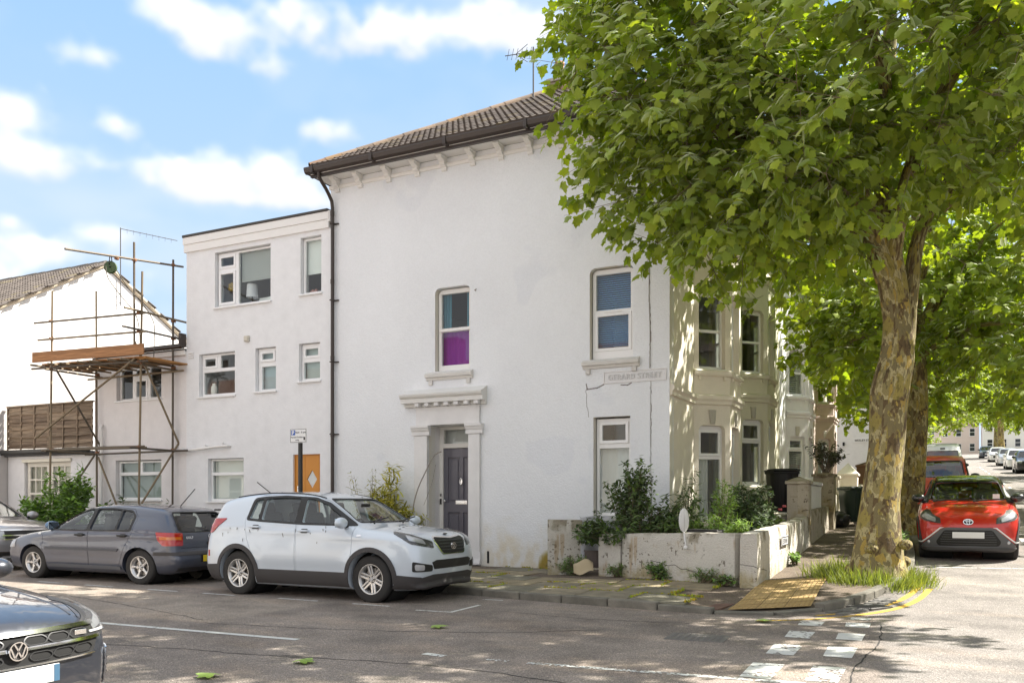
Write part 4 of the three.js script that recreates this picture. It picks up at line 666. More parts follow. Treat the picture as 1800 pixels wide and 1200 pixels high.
// ---------------------------------------------------------------- the white gable house behind
{
  const h = thing('gable_end_house', 'white gable end house with a brown tiled roof behind the scaffold', 'house');
  const X = -20.3, ap = [9.3, -3.4], nr = [6.0, 2.2], fr = [6.0, -9.0];
  const prof = [[-nr[1], -0.3], [-nr[1], nr[0]], [-ap[1], ap[0]], [-fr[1], fr[0]], [-fr[1], -0.3]].map(([u, y]) => [u, y]);
  wallPart(h, 'gable_wall', prof, [], mat([0.86, 0.85, 0.83], 0.9, { map: T.plaster, bumpMap: reps(T.fine, 0.6), bumpScale: 0.008 }), [X, 0, 0], PI / 2, 0.3);
  part(h, 'side_wall', [box(X - 14, -0.3, 1.9, X - 0.301, 5.9, 2.15), box(X - 14, -0.3, -9, X - 0.301, 5.9, -8.75)], M.white);
  const tile2 = mat([0.105, 0.088, 0.078], 0.85, { side: THREE.DoubleSide }), len = Math.hypot(5.6, 3.3), up1 = V(0, 3.3, -5.6).normalize(), up2 = V(0, 3.3, 5.6).normalize();
  const flat = (a, b, c, d) => { const g = new THREE.BufferGeometry().setFromPoints([a, b, c, a, c, d]); g.computeVertexNormals(); return g; };
  part(h, 'roof_deck', [flat(V(X - 14, 5.98, 2.35), V(X + 0.05, 5.98, 2.35), V(X + 0.05, 9.36, ap[1]), V(X - 14, 9.36, ap[1])), flat(V(X + 0.05, 5.98, -9.15), V(X - 14, 5.98, -9.15), V(X - 14, 9.36, ap[1]), V(X + 0.05, 9.36, ap[1]))], mat([0.08, 0.07, 0.06], 0.95, { side: THREE.DoubleSide }));
  tileSlope(h, tile2, (a, b) => b < len + 0.1, V(X - 14, 6.0, 2.4), V(1, 0, 0), up1, 13.9, len + 0.2, 0.27, 0.32, 0.04, 41);
  tileSlope(h, tile2, (a, b) => b < len + 0.1, V(X, 6.0, -9.2), V(-1, 0, 0), up2, 3, len + 0.2, 0.27, 0.32, 0.04, 42);
  const vm = mat([0.62, 0.53, 0.40], 0.85, { bumpMap: T.fine, bumpScale: 0.01 });
  part(h, 'verge', [rod([X + 0.03, 5.97, 2.4], [X + 0.03, 9.40, ap[1]], 0.075, 6), rod([X + 0.03, 5.97, -9.2], [X + 0.03, 9.40, ap[1]], 0.075, 6)], vm);
  for (let i = 0; i < 20; i++) part(h, 'ridge_tile', new THREE.CylinderGeometry(0.1, 0.11, 0.45, 8).rotateZ(PI / 2).translate(X - 0.2 - i * 0.45, 9.42 + (i % 3) * 0.006, ap[1]), mat([0.13, 0.115, 0.10], 0.9));
  // roof light
  const sk = part(h, 'roof_window', rbox(1.2, 0.1, 1.1, 0.02, 1), mat([0.2, 0.19, 0.18], 0.5)); sk.position.copy(V(X - 4.6, 6, 2.4).addScaledVector(up1, 3.6).add(V(0, 0.09, 0.03))); sk.rotation.x = Math.atan2(3.3, 5.6);
  part(sk, 'pane', new THREE.BoxGeometry(1.0, 0.02, 0.9).translate(0, 0.055, 0), pmat([0.5, 0.55, 0.6], 0.05, { clearcoat: 1 }));
  // the white gabled dormer beyond the ridge at the far left
  part(h, 'dormer', ext([[-1.7, 0], [1.7, 0], [1.7, 0.5], [0, 1.35], [-1.7, 0.5]], 3).rotateY(PI / 2 - 0.25).translate(X - 5.2, 8.75, -5.2), mat([0.8, 0.79, 0.78], 0.9));
  part(h, 'meter_box', [rb(X + 0.001, 6.1, -3.65, X + 0.06, 6.35, -3.35)], M.trim);
  part(h, 'cable', tubeOf([[X + 0.02, 6.1, -3.5], [X + 0.02, 5, -3.5], [X + 0.02, 4.2, -3.5]], 0.012, 10, 5), M.dark);
  part(h, 'rear_downpipe', rod([X + 0.08, 2, -6.4], [X + 0.08, 6.4, -6.4], 0.05, 8), M.black);
}
// ---------------------------------------------------------------- tv aerials
{
  const a = thing('gable_tv_aerial', 'thin mast with a long boom aerial on the white gable house', 'aerial');
  part(a, 'mast', [rod([-20.2, 8.1, -3.9], [-20.2, 10.75, -3.9], 0.018, 6), rod([-20.3, 8.5, -3.9], [-20.18, 8.5, -3.9], 0.015, 6), rod([-20.3, 8.2, -3.9], [-20.18, 8.2, -3.9], 0.015, 6)], M.lead);
  part(a, 'boom', [rod([-20.2, 10.72, -3.9], [-19.4, 10.66, -5.6], 0.012, 6), ...[...Array(9).keys()].map((i) => { const t = i / 9; const x = lerp(-20.2, -19.4, t), z = lerp(-3.9, -5.6, t), y = lerp(10.72, 10.66, t); return rod([x - 0.0, y - 0.12, z], [x, y + 0.03, z], 0.005, 5); })], M.lead);
  const b = thing('corner_tv_aerial', 'yagi aerial on a thin mast by the corner house chimney', 'aerial');
  const bx = -4.42, bz = -3.2;
  part(b, 'mast', rod([bx, 11.3, bz], [bx, 12.85, bz], 0.02, 6), M.lead);
  part(b, 'boom', [rod([bx + 0.15, 12.72, bz], [bx - 0.72, 12.72, bz + 0.15], 0.011, 6), ...[...Array(6).keys()].map((i) => { const x = bx - 0.06 - i * 0.11, z = bz + 0.03 * i; return rod([x - 0.08, 12.72 - 0.1, z - 0.05], [x + 0.05, 12.72 + 0.1, z + 0.08], 0.006, 5); }), rod([bx - 0.45, 12.72, bz + 0.1], [bx - 0.15, 12.95, bz + 0.02], 0.008, 5), rod([bx - 0.45, 12.72, bz + 0.1], [bx - 0.15, 12.5, bz + 0.02], 0.008, 5)], M.lead);
}
// ---------------------------------------------------------------- scaffold tower
{
  const s = thing('scaffold_tower', 'rusty steel scaffold tower with a boarded platform against the white extension', 'scaffold');
  const r = 0.027, tubeM = [mat([0.15, 0.12, 0.085], 0.6, { metalness: 0.4, bumpMap: T.fine, bumpScale: 0.003 }), mat([0.22, 0.17, 0.11], 0.65, { metalness: 0.35, bumpMap: T.fine, bumpScale: 0.003 }), mat([0.11, 0.09, 0.07], 0.6, { metalness: 0.4, bumpMap: T.fine, bumpScale: 0.003 })];
  let n = 0; const tube = (a, b, k) => part(s, 'scaffold_tube', rod(a, b, r, 10), tubeM[(k ?? n++) % 3]);
  const xl = -16.2, xr = -13.3, zf = 1.2, zb = 0.12, R = rng(71);
  tube([xl, 0.1, zf + 0.35], [xl + 0.06, 7.0, zf + 0.3], 1); tube([xl, 0.1, zb], [xl - 0.03, 7.3, zb], 0); tube([xr, 0.1, zf], [xr + 0.06, 7.25, zf - 0.08], 1); tube([xr, 0.1, zb], [xr + 0.03, 7.8, zb], 2); tube([xr - 0.06, 5.3, zf + 0.06], [xr - 0.02, 7.95, zf + 0.1], 0);
  // guard rails and ledgers
  const F = zf + 0.06, L0 = [xl - 0.55, 0], L = (y, a = xl - 0.5, b = xr + 0.25, z0 = zf + 0.42, z1 = zf - 0.04) => tube([a, y, z0], [b, y + 0.01, z1]);
  L(6.18); L(5.72, xl - 0.35); L(4.98, xl - 0.6, xr + 0.3); L(2.82, xl - 0.2);
  const sd = (y, x, z0 = zf + 0.45, z1 = zb - 0.4, dy = -0.02) => tube([x, y, z0], [x + 0.02, y + dy, z1]);
  sd(6.25, xr + 0.05); sd(5.78, xr + 0.05, zf + 0.5, zb - 0.25); sd(4.93, xr + 0.04, zf + 0.3, zb - 0.3); sd(4.93, xl + 0.04, zf + 0.5, zb - 0.3); sd(2.82, xr + 0.05, zf + 0.3); sd(2.80, xl + 0.05, zf + 0.5, zb - 0.2);
  tube([xl - 0.3, 4.86, zb + 0.05], [xr + 0.45, 4.87, zb + 0.05]); tube([xl - 0.4, 2.78, zb + 0.06], [xr + 0.6, 2.8, zb + 0.06]); tube([xl + 0.4, 2.87, zf + 0.2], [xr + 0.2, 2.86, zf - 0.02]);
  // braces
  tube([xl - 0.35, 3.15, zf + 0.48], [xr - 0.05, 5.05, zf + 0.06]); tube([xl + 0.35, 4.9, zf + 0.4], [xl + 0.07, 2.95, zb - 0.1]); tube([xr - 0.04, 5.5, zf + 0.08], [xr + 0.1, 2.95, zb - 0.15], 1); tube([xr + 0.08, 3.1, zb - 0.2], [xr - 0.1, 0.9, zf + 0.2], 1);
  tube([xl + 0.02, 2.75, zb + 0.1], [xl - 0.1, 0.6, zf + 0.5]); tube([xl + 0.05, 2.7, zb], [xl + 1.8, 0.9, zb + 0.6], 1);
  // transoms sticking out past the toe board, boards on top
  for (let i = 0; i < 7; i++) { const t = i / 6, x = lerp(xl - 0.1, xr - 0.05, t), zz = lerp(zf + 0.35, zf, t); tube([x - 0.25 + 0.1 * (i % 2), 5.04, zz + 0.28], [x + 0.02, 5.03, zb - 0.15], 1); }
  const bw = [mat([0.95, 0.6, 0.26], 0.85, { map: T.wood, bumpMap: T.wood, bumpScale: 0.006 }), mat([0.85, 0.55, 0.26], 0.85, { map: T.wood, bumpMap: T.wood, bumpScale: 0.006 }), mat([1.0, 0.68, 0.32], 0.85, { map: T.wood, bumpMap: T.wood, bumpScale: 0.006 })];
  for (let i = 0; i < 5; i++) { const t = (i + 0.5) / 5, z0 = lerp(zb, zf + 0.38, t), z1 = lerp(zb - 0.02, zf, t); const a = V(xl - 0.35 + R() * 0.1, 5.08, z0), b = V(xr + 0.28, 5.09 + R() * 0.012, z1), d = b.clone().sub(a), o = part(s, 'scaffold_board', boxUV(rbox(d.length(), 0.038, 0.225, 0.008, 1)), bw[i % 3]); o.position.copy(a.lerp(b, 0.5)); o.rotation.y = -Math.atan2(d.z, d.x); }
  { const o = part(s, 'scaffold_board', boxUV(rbox(1.6, 0.038, 0.3, 0.008, 1)), bw[2]); o.position.set(xr + 0.22, 5.06, zb + 0.28); o.rotation.y = PI / 2 - 0.12; }
  const tb = part(s, 'toe_board', boxUV(rbox(3.75, 0.27, 0.038, 0.01, 1)), mat([0.95, 0.66, 0.46], 0.85, { map: T.wood, bumpMap: T.wood, bumpScale: 0.006 })); tb.position.set((xl + xr) / 2 - 0.12, 5.27, zf + 0.26); tb.rotation.y = 0.1;
  // couplers
  const cM = mat([0.25, 0.12, 0.06], 0.7, { metalness: 0.4 }), cg = merge([rbox(0.085, 0.075, 0.085, 0.02, 1), rod([-0.06, 0, 0.03], [0.07, 0, 0.03], 0.014, 6), rod([0.03, -0.05, 0.05], [0.03, 0.06, 0.05], 0.012, 6)]);
  const jy = [6.2, 5.74, 4.96, 2.83]; for (const y of jy) for (const [x, z] of [[xl + 0.03, zf + 0.33], [xr + 0.02, zf], [xr + 0.02, zb], [xl, zb]]) { if (y > 5 && x < -16 && z < 0.2) continue; const o = part(s, 'coupler', cg, cM); o.position.set(x, y, z); o.rotation.y = R() * 3; }
  // the gin wheel beam
  const beam = part(s, 'beam_tube', rod([xr - 0.02, 7.29, 3.2], [xr + 0.04, 7.69, -0.2], r, 10), tubeM[0]);
  for (const [x, y, z] of [[xr, 7.5, zf + 0.1], [xr + 0.03, 7.66, zb], [xr - 0.02, 7.42, 1.8]]) { const o = part(s, 'coupler', cg, cM); o.position.set(x, y, z); }
  const gw = thing('gin_wheel', 'small green gin wheel pulley hanging from the scaffold beam', 'pulley', [xr - 0.02, 7.16, 1.98]);
  part(gw, 'wheel', [new THREE.LatheGeometry([[0.02, -0.03], [0.13, -0.03], [0.15, -0.035], [0.12, 0], [0.15, 0.035], [0.13, 0.03], [0.02, 0.03]].map((p) => new THREE.Vector2(...p)), 20).rotateX(PI / 2).rotateY(0.45)], mat([0.06, 0.10, 0.04], 0.6));
  part(gw, 'bracket', [rod([0, 0.05, 0.05], [0, 0.28, 0.02], 0.012, 6), rod([0, 0.05, -0.05], [0, 0.28, -0.02], 0.012, 6), rod([0, 0.28, -0.03], [0, 0.28, 0.06], 0.02, 6), rod([-0.02, 0, -0.06], [0.02, 0, 0.06], 0.015, 6)], M.dark);
  const ropeM = mat([0.12, 0.11, 0.09], 0.9);
  solo('hoist_rope', tubeOf([[xr - 0.02, 7.16, 2.12], [xr - 0.03, 6.9, 2.05], [xr - 0.06, 6.5, 1.6], [xr - 0.2, 6.2, 1.1], [xr - 0.3, 5.8, 0.9], [xr - 0.3, 5.1, 0.9]], 0.012, 40, 5), ropeM, 'slack left fall of dark rope hanging from the gin wheel', 'rope');
  solo('hoist_rope', tubeOf([[xr - 0.02, 7.16, 1.84], [xr - 0.02, 6.8, 1.5], [xr, 6.4, 1.0], [xr - 0.02, 6.05, 0.7], [xr - 0.06, 5.6, 0.65], [xr - 0.08, 5.1, 0.65]], 0.012, 40, 5), ropeM, 'right fall of dark rope from the gin wheel, nearer the extension', 'rope');
}
// ---------------------------------------------------------------- parking sign
{
  const p = thing('parking_sign', 'permit parking sign plate on a black post in front of the orange door', 'road sign', [-6.68, 0.1, 2.9]);
  part(p, 'post', [rod([0, 0, 0], [0, 2.55, 0], 0.045, 14), new THREE.CylinderGeometry(0.06, 0.065, 0.5, 14).translate(0, 0.25, 0)], M.black);
  const pl = part(p, 'sign_plate', rb(-0.21, 2.55, 0.055, 0.21, 2.83, 0.066, 0.012), mat([0.78, 0.78, 0.78], 0.45));
  part(pl, 'plate_border', slabWith(rectPts(-0.2, 2.56, 0.2, 2.82), [rectPts(-0.192, 2.568, 0.192, 2.812)], 0.002).translate(0, 0, 0.0685), M.black);
  part(pl, 'parking_symbol', ext(rectPts(-0.175, 2.7, -0.075, 2.8), 0.002).translate(0, 0, 0.0685), mat([0.02, 0.10, 0.42], 0.5));
  part(pl, 'lettering', [text('P', 0.08, 0.001).translate(-0.125, 2.75, 0.069)], mat([0.8, 0.8, 0.8], 0.5));
  part(pl, 'lettering', [text('9am - 8 pm', 0.036, 0.001).translate(0.06, 2.755, 0.067), text('Permit holders', 0.033, 0.001).translate(-0.02, 2.66, 0.067), text('only', 0.033, 0.001).translate(-0.02, 2.605, 0.067)], M.black);
  part(pl, 'zone_symbol', [ext(rectPts(0.135, 2.6, 0.175, 2.66), 0.002).translate(0, 0, 0.0685)], M.black);
}
// ---------------------------------------------------------------- cars: one field of the body, from which shell, doors, glass and trim are taken
const EV = new Evaluator(); EV.useGroups = false; EV.attributes = ['position', 'normal'];
const brush = (g) => { const n = (Array.isArray(g) ? merge(g) : norm(g)).clone(); n.deleteAttribute('uv'); n.deleteAttribute('color'); const b = new Brush(n); b.updateMatrixWorld(true); return b; };
const cut = (a, b, op = SUBTRACTION) => { const r = EV.evaluate(a, b, op); r.updateMatrixWorld(true); return r; };
const smax = (a, b, k) => { const h = Math.max(k - Math.abs(a - b), 0) / k; return Math.max(a, b) + h * h * k * 0.25; };
function carField(s) {
  const cv = new THREE.CatmullRomCurve3(s.profile.map(([x, y]) => V(x, y, 0)), true, 'catmullrom', s.tension ?? 0.35), P = cv.getPoints(s.profile.length * 5).slice(0, -1), n = P.length;
  const X = P.map((p) => p.x), Y = P.map((p) => p.y), xf = Math.max(...X), xr = Math.min(...X), hw = s.W / 2;
  const sd = (px, py) => {
    let d = 1e9, inside = false;
    for (let i = 0, j = n - 1; i < n; j = i++) {
      const ex = X[j] - X[i], ey = Y[j] - Y[i], wx = px - X[i], wy = py - Y[i], t = clamp((wx * ex + wy * ey) / (ex * ex + ey * ey + 1e-12)), bx = wx - ex * t, by = wy - ey * t;
      d = Math.min(d, bx * bx + by * by);
      if ((Y[i] > py) !== (Y[j] > py) && px < ex * (py - Y[i]) / (Y[j] - Y[i] + 1e-12) + X[i]) inside = !inside;
    }
    return inside ? -Math.sqrt(d) : Math.sqrt(d);
  };
  const belt = (x) => lerp(s.belt[0], s.belt[1], clamp((x - xr) / (xf - xr)));       // rear, front
  const w = (x, y) => {
    const tf = clamp((x - s.planF) / (xf - s.planF)), tr = clamp((s.planR - x) / (s.planR - xr));
    let k = hw * (1 - s.taperF * tf ** 2.3 - s.taperR * tr ** 2.3);
    const b = belt(x), mid = s.mid ?? 0.62, u = (y - mid) / 0.5;
    k -= 0.045 * Math.min(u * u, 1.4);
    if (y > b) { const q = y - b; k -= s.tumble * (q - 0.05 * (1 - Math.exp(-q / 0.05))) + 0.0; }
    if (y < 0.42) k -= (s.tuck ?? 0.35) * (0.42 - y) ** 1.5;
    k += 0.012 * Math.exp(-(((y - b + 0.10) / 0.05) ** 2));                       // shoulder
    k -= (s.scoop ?? 0.012) * Math.exp(-(((y - 0.45) / 0.09) ** 2)) * sstep(xf, xf - 1.2, x) * sstep(xr, xr + 1.2, x);
    for (const xw of [s.axF, s.axR]) k += (s.flare ?? 0.02) * Math.exp(-((Math.hypot(x - xw, (y - s.wr) * 1.05) / (s.wr * 1.45)) ** 6));
    return k;
  };
  const F = (x, y, z) => {
    const zz = z * z, kx = x > 0 ? s.bowF * (0.6 * zz + 0.9 * zz * zz) * sstep(0, 1.2, x) : -s.bowR * (0.6 * zz + 0.9 * zz * zz) * sstep(0, -1.2, x);
    return smax(sd(x + kx, y + s.crown * zz), Math.abs(z) - w(x, y), s.round ?? 0.12);
  };
  return { F, xf, xr, belt };
}
function ray(F, o, d, far = 2.6) { let a = 0, b = far; for (let i = 0; i < 26; i++) { const m = (a + b) / 2; if (F(o[0] + d[0] * m, o[1] + d[1] * m, o[2] + d[2] * m) < 0) a = m; else b = m; } return (a + b) / 2; }
function grad(F, x, y, z, e = 0.006) { return V(F(x + e, y, z) - F(x - e, y, z), F(x, y + e, z) - F(x, y - e, z), F(x, y, z + e) - F(x, y, z - e)).normalize(); }
function shell(C0, off, nx, ncap, nt, yc = 0.6, endF = 0.6, endR = 0.6) {
  const { F, xf, xr } = C0, G = (x, y, z) => F(x, y, z) + off, xa = xr + endR, xb = xf - endF, rows = [], pos = [], nor = [], idx = [];
  for (let i = 1; i <= ncap; i++) rows.push([xa, -Math.cos(i / (ncap + 0) * PI / 2)]);
  for (let i = 1; i < nx; i++) rows.push([lerp(xa, xb, i / nx), 0]);
  for (let i = ncap; i >= 1; i--) rows.push([xb, Math.cos(i / ncap * PI / 2)]);
  rows[ncap - 1][1] = 0; rows[rows.length - ncap][1] = 0;
  const add = (o, d) => { const t = ray(G, o, d), p = [o[0] + d[0] * t, o[1] + d[1] * t, o[2] + d[2] * t], n = grad(F, ...p); pos.push(...p); nor.push(n.x, n.y, n.z); };
  add([xa, yc, 0], [-1, 0, 0]);
  for (const [x, c] of rows) for (let j = 0; j < nt; j++) { const a = j / nt * 2 * PI, q = Math.sqrt(1 - c * c); add([x, yc, 0], [c, Math.sin(a) * q, Math.cos(a) * q]); }
  add([xb, yc, 0], [1, 0, 0]);
  const R = rows.length, id = (i, j) => 1 + i * nt + (j % nt), last = 1 + R * nt;
  for (let j = 0; j < nt; j++) { idx.push(0, id(0, j), id(0, j + 1)); idx.push(last, id(R - 1, j + 1), id(R - 1, j)); }
  for (let i = 0; i + 1 < R; i++) for (let j = 0; j < nt; j++) { const a = id(i, j), b = id(i, j + 1), c = id(i + 1, j), d = id(i + 1, j + 1); idx.push(a, c, b, b, c, d); }
  const g = new THREE.BufferGeometry(); g.setAttribute('position', new THREE.Float32BufferAttribute(pos, 3)); g.setAttribute('normal', new THREE.Float32BufferAttribute(nor, 3)); g.setIndex(idx);
  return g;
}
const sidePrism = (pts, z0 = -1.3, z1 = 1.3) => new THREE.ExtrudeGeometry(poly(pts), { depth: z1 - z0, bevelEnabled: false }).translate(0, 0, z0);
const frontPrism = (pts, x0, x1) => new THREE.ExtrudeGeometry(poly(pts), { depth: x1 - x0, bevelEnabled: false }).translate(0, 0, x0 - x1).rotateY(-PI / 2).translate(x0, 0, 0);
const topPrism = (pts, y0, y1) => new THREE.ExtrudeGeometry(poly(pts.map(([x, z]) => [x, -z])), { depth: y1 - y0, bevelEnabled: false }).rotateX(-PI / 2).translate(0, y0, 0);
function grow(pts, d) { const c = pts.reduce((a, p) => [a[0] + p[0] / pts.length, a[1] + p[1] / pts.length], [0, 0]); const n = pts.length, A = THREE.ShapeUtils.area(pts.map((p) => new THREE.Vector2(...p))) > 0 ? 1 : -1; return pts.map((p, i) => { const a = pts[(i + n - 1) % n], b = pts[(i + 1) % n]; let n1 = [p[1] - a[1], a[0] - p[0]], n2 = [b[1] - p[1], p[0] - b[0]]; const l1 = Math.hypot(...n1) || 1, l2 = Math.hypot(...n2) || 1; let m = [n1[0] / l1 + n2[0] / l2, n1[1] / l1 + n2[1] / l2]; const q = Math.max(0.5, (m[0] * m[0] + m[1] * m[1]) / 2); return [p[0] + m[0] / q * d * A, p[1] + m[1] / q * d * A]; }); }
function roundPoly(pts, r, n = 4) { const out = [], N = pts.length; pts.forEach((p, i) => { const a = pts[(i + N - 1) % N], b = pts[(i + 1) % N], la = Math.hypot(a[0] - p[0], a[1] - p[1]), lb = Math.hypot(b[0] - p[0], b[1] - p[1]), k = Math.min(r, la * 0.45, lb * 0.45), s = [p[0] + (a[0] - p[0]) / la * k, p[1] + (a[1] - p[1]) / la * k], e = [p[0] + (b[0] - p[0]) / lb * k, p[1] + (b[1] - p[1]) / lb * k]; for (let j = 0; j <= n; j++) { const t = j / n; out.push([(1 - t) ** 2 * s[0] + 2 * t * (1 - t) * p[0] + t * t * e[0], (1 - t) ** 2 * s[1] + 2 * t * (1 - t) * p[1] + t * t * e[1]]); } }); return out; }
// a panel that lies on the body: polygon in a view, cast outwards onto the field; it has an edge of its own
function drape(C0, mode, pts, off = 0.004, { holes = [], side = 1, edge = 0.07, skirt = 0.012, alpha = PI / 4 } = {}) {
  const { F, xf, xr } = C0, xo = mode === 'rearcorner' ? xr + 1.1 : xf - 1.1, sa = Math.sin(alpha), ca = Math.cos(alpha);
  const conv = (p) => p.length === 3 ? (mode === 'rearcorner' ? [(p[0] - xo) * sa + p[2] * ca, p[1]] : [-(p[0] - xo) * sa + p[2] * ca, p[1]]) : p;
  const P = pts.map(conv), H = holes.map((h) => h.map(conv));
  const src = {
    side: (a, b) => [[a, b, 0], [0, 0, side]], front: (a, b) => [[0, b, a], [1, 0, 0]], rear: (a, b) => [[-0.35, b, a], [-1, 0, 0]], top: (a, b) => [[a, 0.7, b], [0, 1, 0]],
    corner: (a, b) => [[xo - a * sa, b, a * ca * side], [ca, 0, sa * side]], rearcorner: (a, b) => [[xo + a * sa, b, a * ca * side], [-ca, 0, sa * side]],
  }[mode];
  const v2 = (p) => new THREE.Vector2(p[0], p[1]), cont = P.map(v2), hs = H.map((h) => h.map(v2));
  let tris = THREE.ShapeUtils.triangulateShape(cont, hs), all = [...cont, ...hs.flat()].map((p) => [p.x, p.y]);
  const key = (a, b) => a < b ? a * 65536 + b : b * 65536 + a;
  for (let pass = 0; pass < 9; pass++) {                            // split long edges, consistently
    const mids = new Map(), long = (a, b) => Math.hypot(all[a][0] - all[b][0], all[a][1] - all[b][1]) > edge;
    const out = []; let did = false;
    for (const [a, b, c] of tris) for (const [i, j] of [[a, b], [b, c], [c, a]]) if (long(i, j) && !mids.has(key(i, j))) { mids.set(key(i, j), all.length); all.push([(all[i][0] + all[j][0]) / 2, (all[i][1] + all[j][1]) / 2]); did = true; }
    if (!did) break;
    for (const [a, b, c] of tris) {
      const m = [mids.get(key(a, b)), mids.get(key(b, c)), mids.get(key(c, a))], k = m.filter((x) => x !== undefined).length;
      if (!k) out.push([a, b, c]);
      else if (k === 3) out.push([a, m[0], m[2]], [m[0], b, m[1]], [m[2], m[1], c], [m[0], m[1], m[2]]);
      else { let t = [a, b, c], q = m; while (q[0] === undefined || (k === 2 && q[2] !== undefined && q[1] === undefined)) { t = [t[1], t[2], t[0]]; q = [q[1], q[2], q[0]]; } if (k === 1) out.push([t[0], q[0], t[2]], [q[0], t[1], t[2]]); else out.push([q[0], t[1], q[1]], [t[0], q[0], q[1]], [t[0], q[1], t[2]]); }
    }
    tris = out;
  }
  const pos = [], nor = [], p3 = all.map(([a, b]) => { const [o, d] = src(a, b), t = ray(F, o, d), q = [o[0] + d[0] * t, o[1] + d[1] * t, o[2] + d[2] * t], n = grad(F, ...q); return [V(...q).addScaledVector(n, off), n]; });
  const cnt = new Map();
  for (const t of tris) {
    let [a, b, c] = t; const A = p3[a][0], B = p3[b][0], D = p3[c][0], fn = B.clone().sub(A).cross(D.clone().sub(A)); if (fn.dot(p3[a][1]) < 0) [b, c] = [c, b];
    for (const i of [a, b, c]) { pos.push(...p3[i][0].toArray()); nor.push(...p3[i][1].toArray()); }
    for (const [i, j] of [[a, b], [b, c], [c, a]]) { const k = key(i, j); cnt.set(k, cnt.has(k) ? null : [i, j]); }
  }
  if (skirt) for (const e of cnt.values()) if (e) { const [i, j] = e, a = p3[i][0], b = p3[j][0], c = a.clone().addScaledVector(p3[i][1], -skirt), d = b.clone().addScaledVector(p3[j][1], -skirt), n = b.clone().sub(a).cross(p3[i][1]).normalize(); for (const q of [a, c, b, b, c, d]) pos.push(...q.toArray()); for (let k = 0; k < 6; k++) nor.push(n.x, n.y, n.z); }
  const g = new THREE.BufferGeometry(); g.setAttribute('position', new THREE.Float32BufferAttribute(pos, 3)); g.setAttribute('normal', new THREE.Float32BufferAttribute(nor, 3));
  return norm(g);
}
const arcPts = (cx, cy, r0, r1, a0, a1, n = 20) => { const o = []; for (let i = 0; i <= n; i++) { const a = lerp(a0, a1, i / n); o.push([cx + r0 * Math.cos(a), cy + r0 * Math.sin(a)]); } for (let i = n; i >= 0; i--) { const a = lerp(a0, a1, i / n); o.push([cx + r1 * Math.cos(a), cy + r1 * Math.sin(a)]); } return o; };
const CM = {
  tyre: mat([0.03, 0.028, 0.027], 0.85, { bumpMap: reps(T.fine, 3), bumpScale: 0.002 }), alloy: mat([0.62, 0.61, 0.60], 0.32, { metalness: 0.85 }), darkAlloy: mat([0.05, 0.05, 0.05], 0.5), disc: mat([0.3, 0.28, 0.26], 0.45, { metalness: 0.8 }),
  trim: mat([0.016, 0.0155, 0.0155], 0.55), cladding: mat([0.055, 0.05, 0.05], 0.7, { bumpMap: reps(T.fine, 8), bumpScale: 0.001 }), seat: mat([0.075, 0.075, 0.08], 0.9), chrome: mat([0.8, 0.8, 0.8], 0.12, { metalness: 1 }),
  glass: pmat([0.80, 0.86, 0.83], 0.01, { transmission: 1, thickness: 0, ior: 1.7 }), lens: pmat([0.97, 0.97, 0.97], 0.02, { transmission: 1, thickness: 0, ior: 1.5 }), red: pmat([0.42, 0.012, 0.012], 0.12, { clearcoat: 1 }), amber: pmat([0.62, 0.16, 0.02], 0.12, { clearcoat: 1 }),
  reflector: mat([0.5, 0.51, 0.53], 0.25, { metalness: 0.4 }), plateW: mat([0.78, 0.78, 0.77], 0.4), plateY: mat([0.82, 0.60, 0.02], 0.4), blue: mat([0.02, 0.08, 0.40], 0.5), white: mat([0.8, 0.8, 0.8], 0.4),
};
const carPaint = (c, metal = 0, rough = 0.32) => pmat(c, rough, { metalness: metal, clearcoat: 1, clearcoatRoughness: 0.03 });
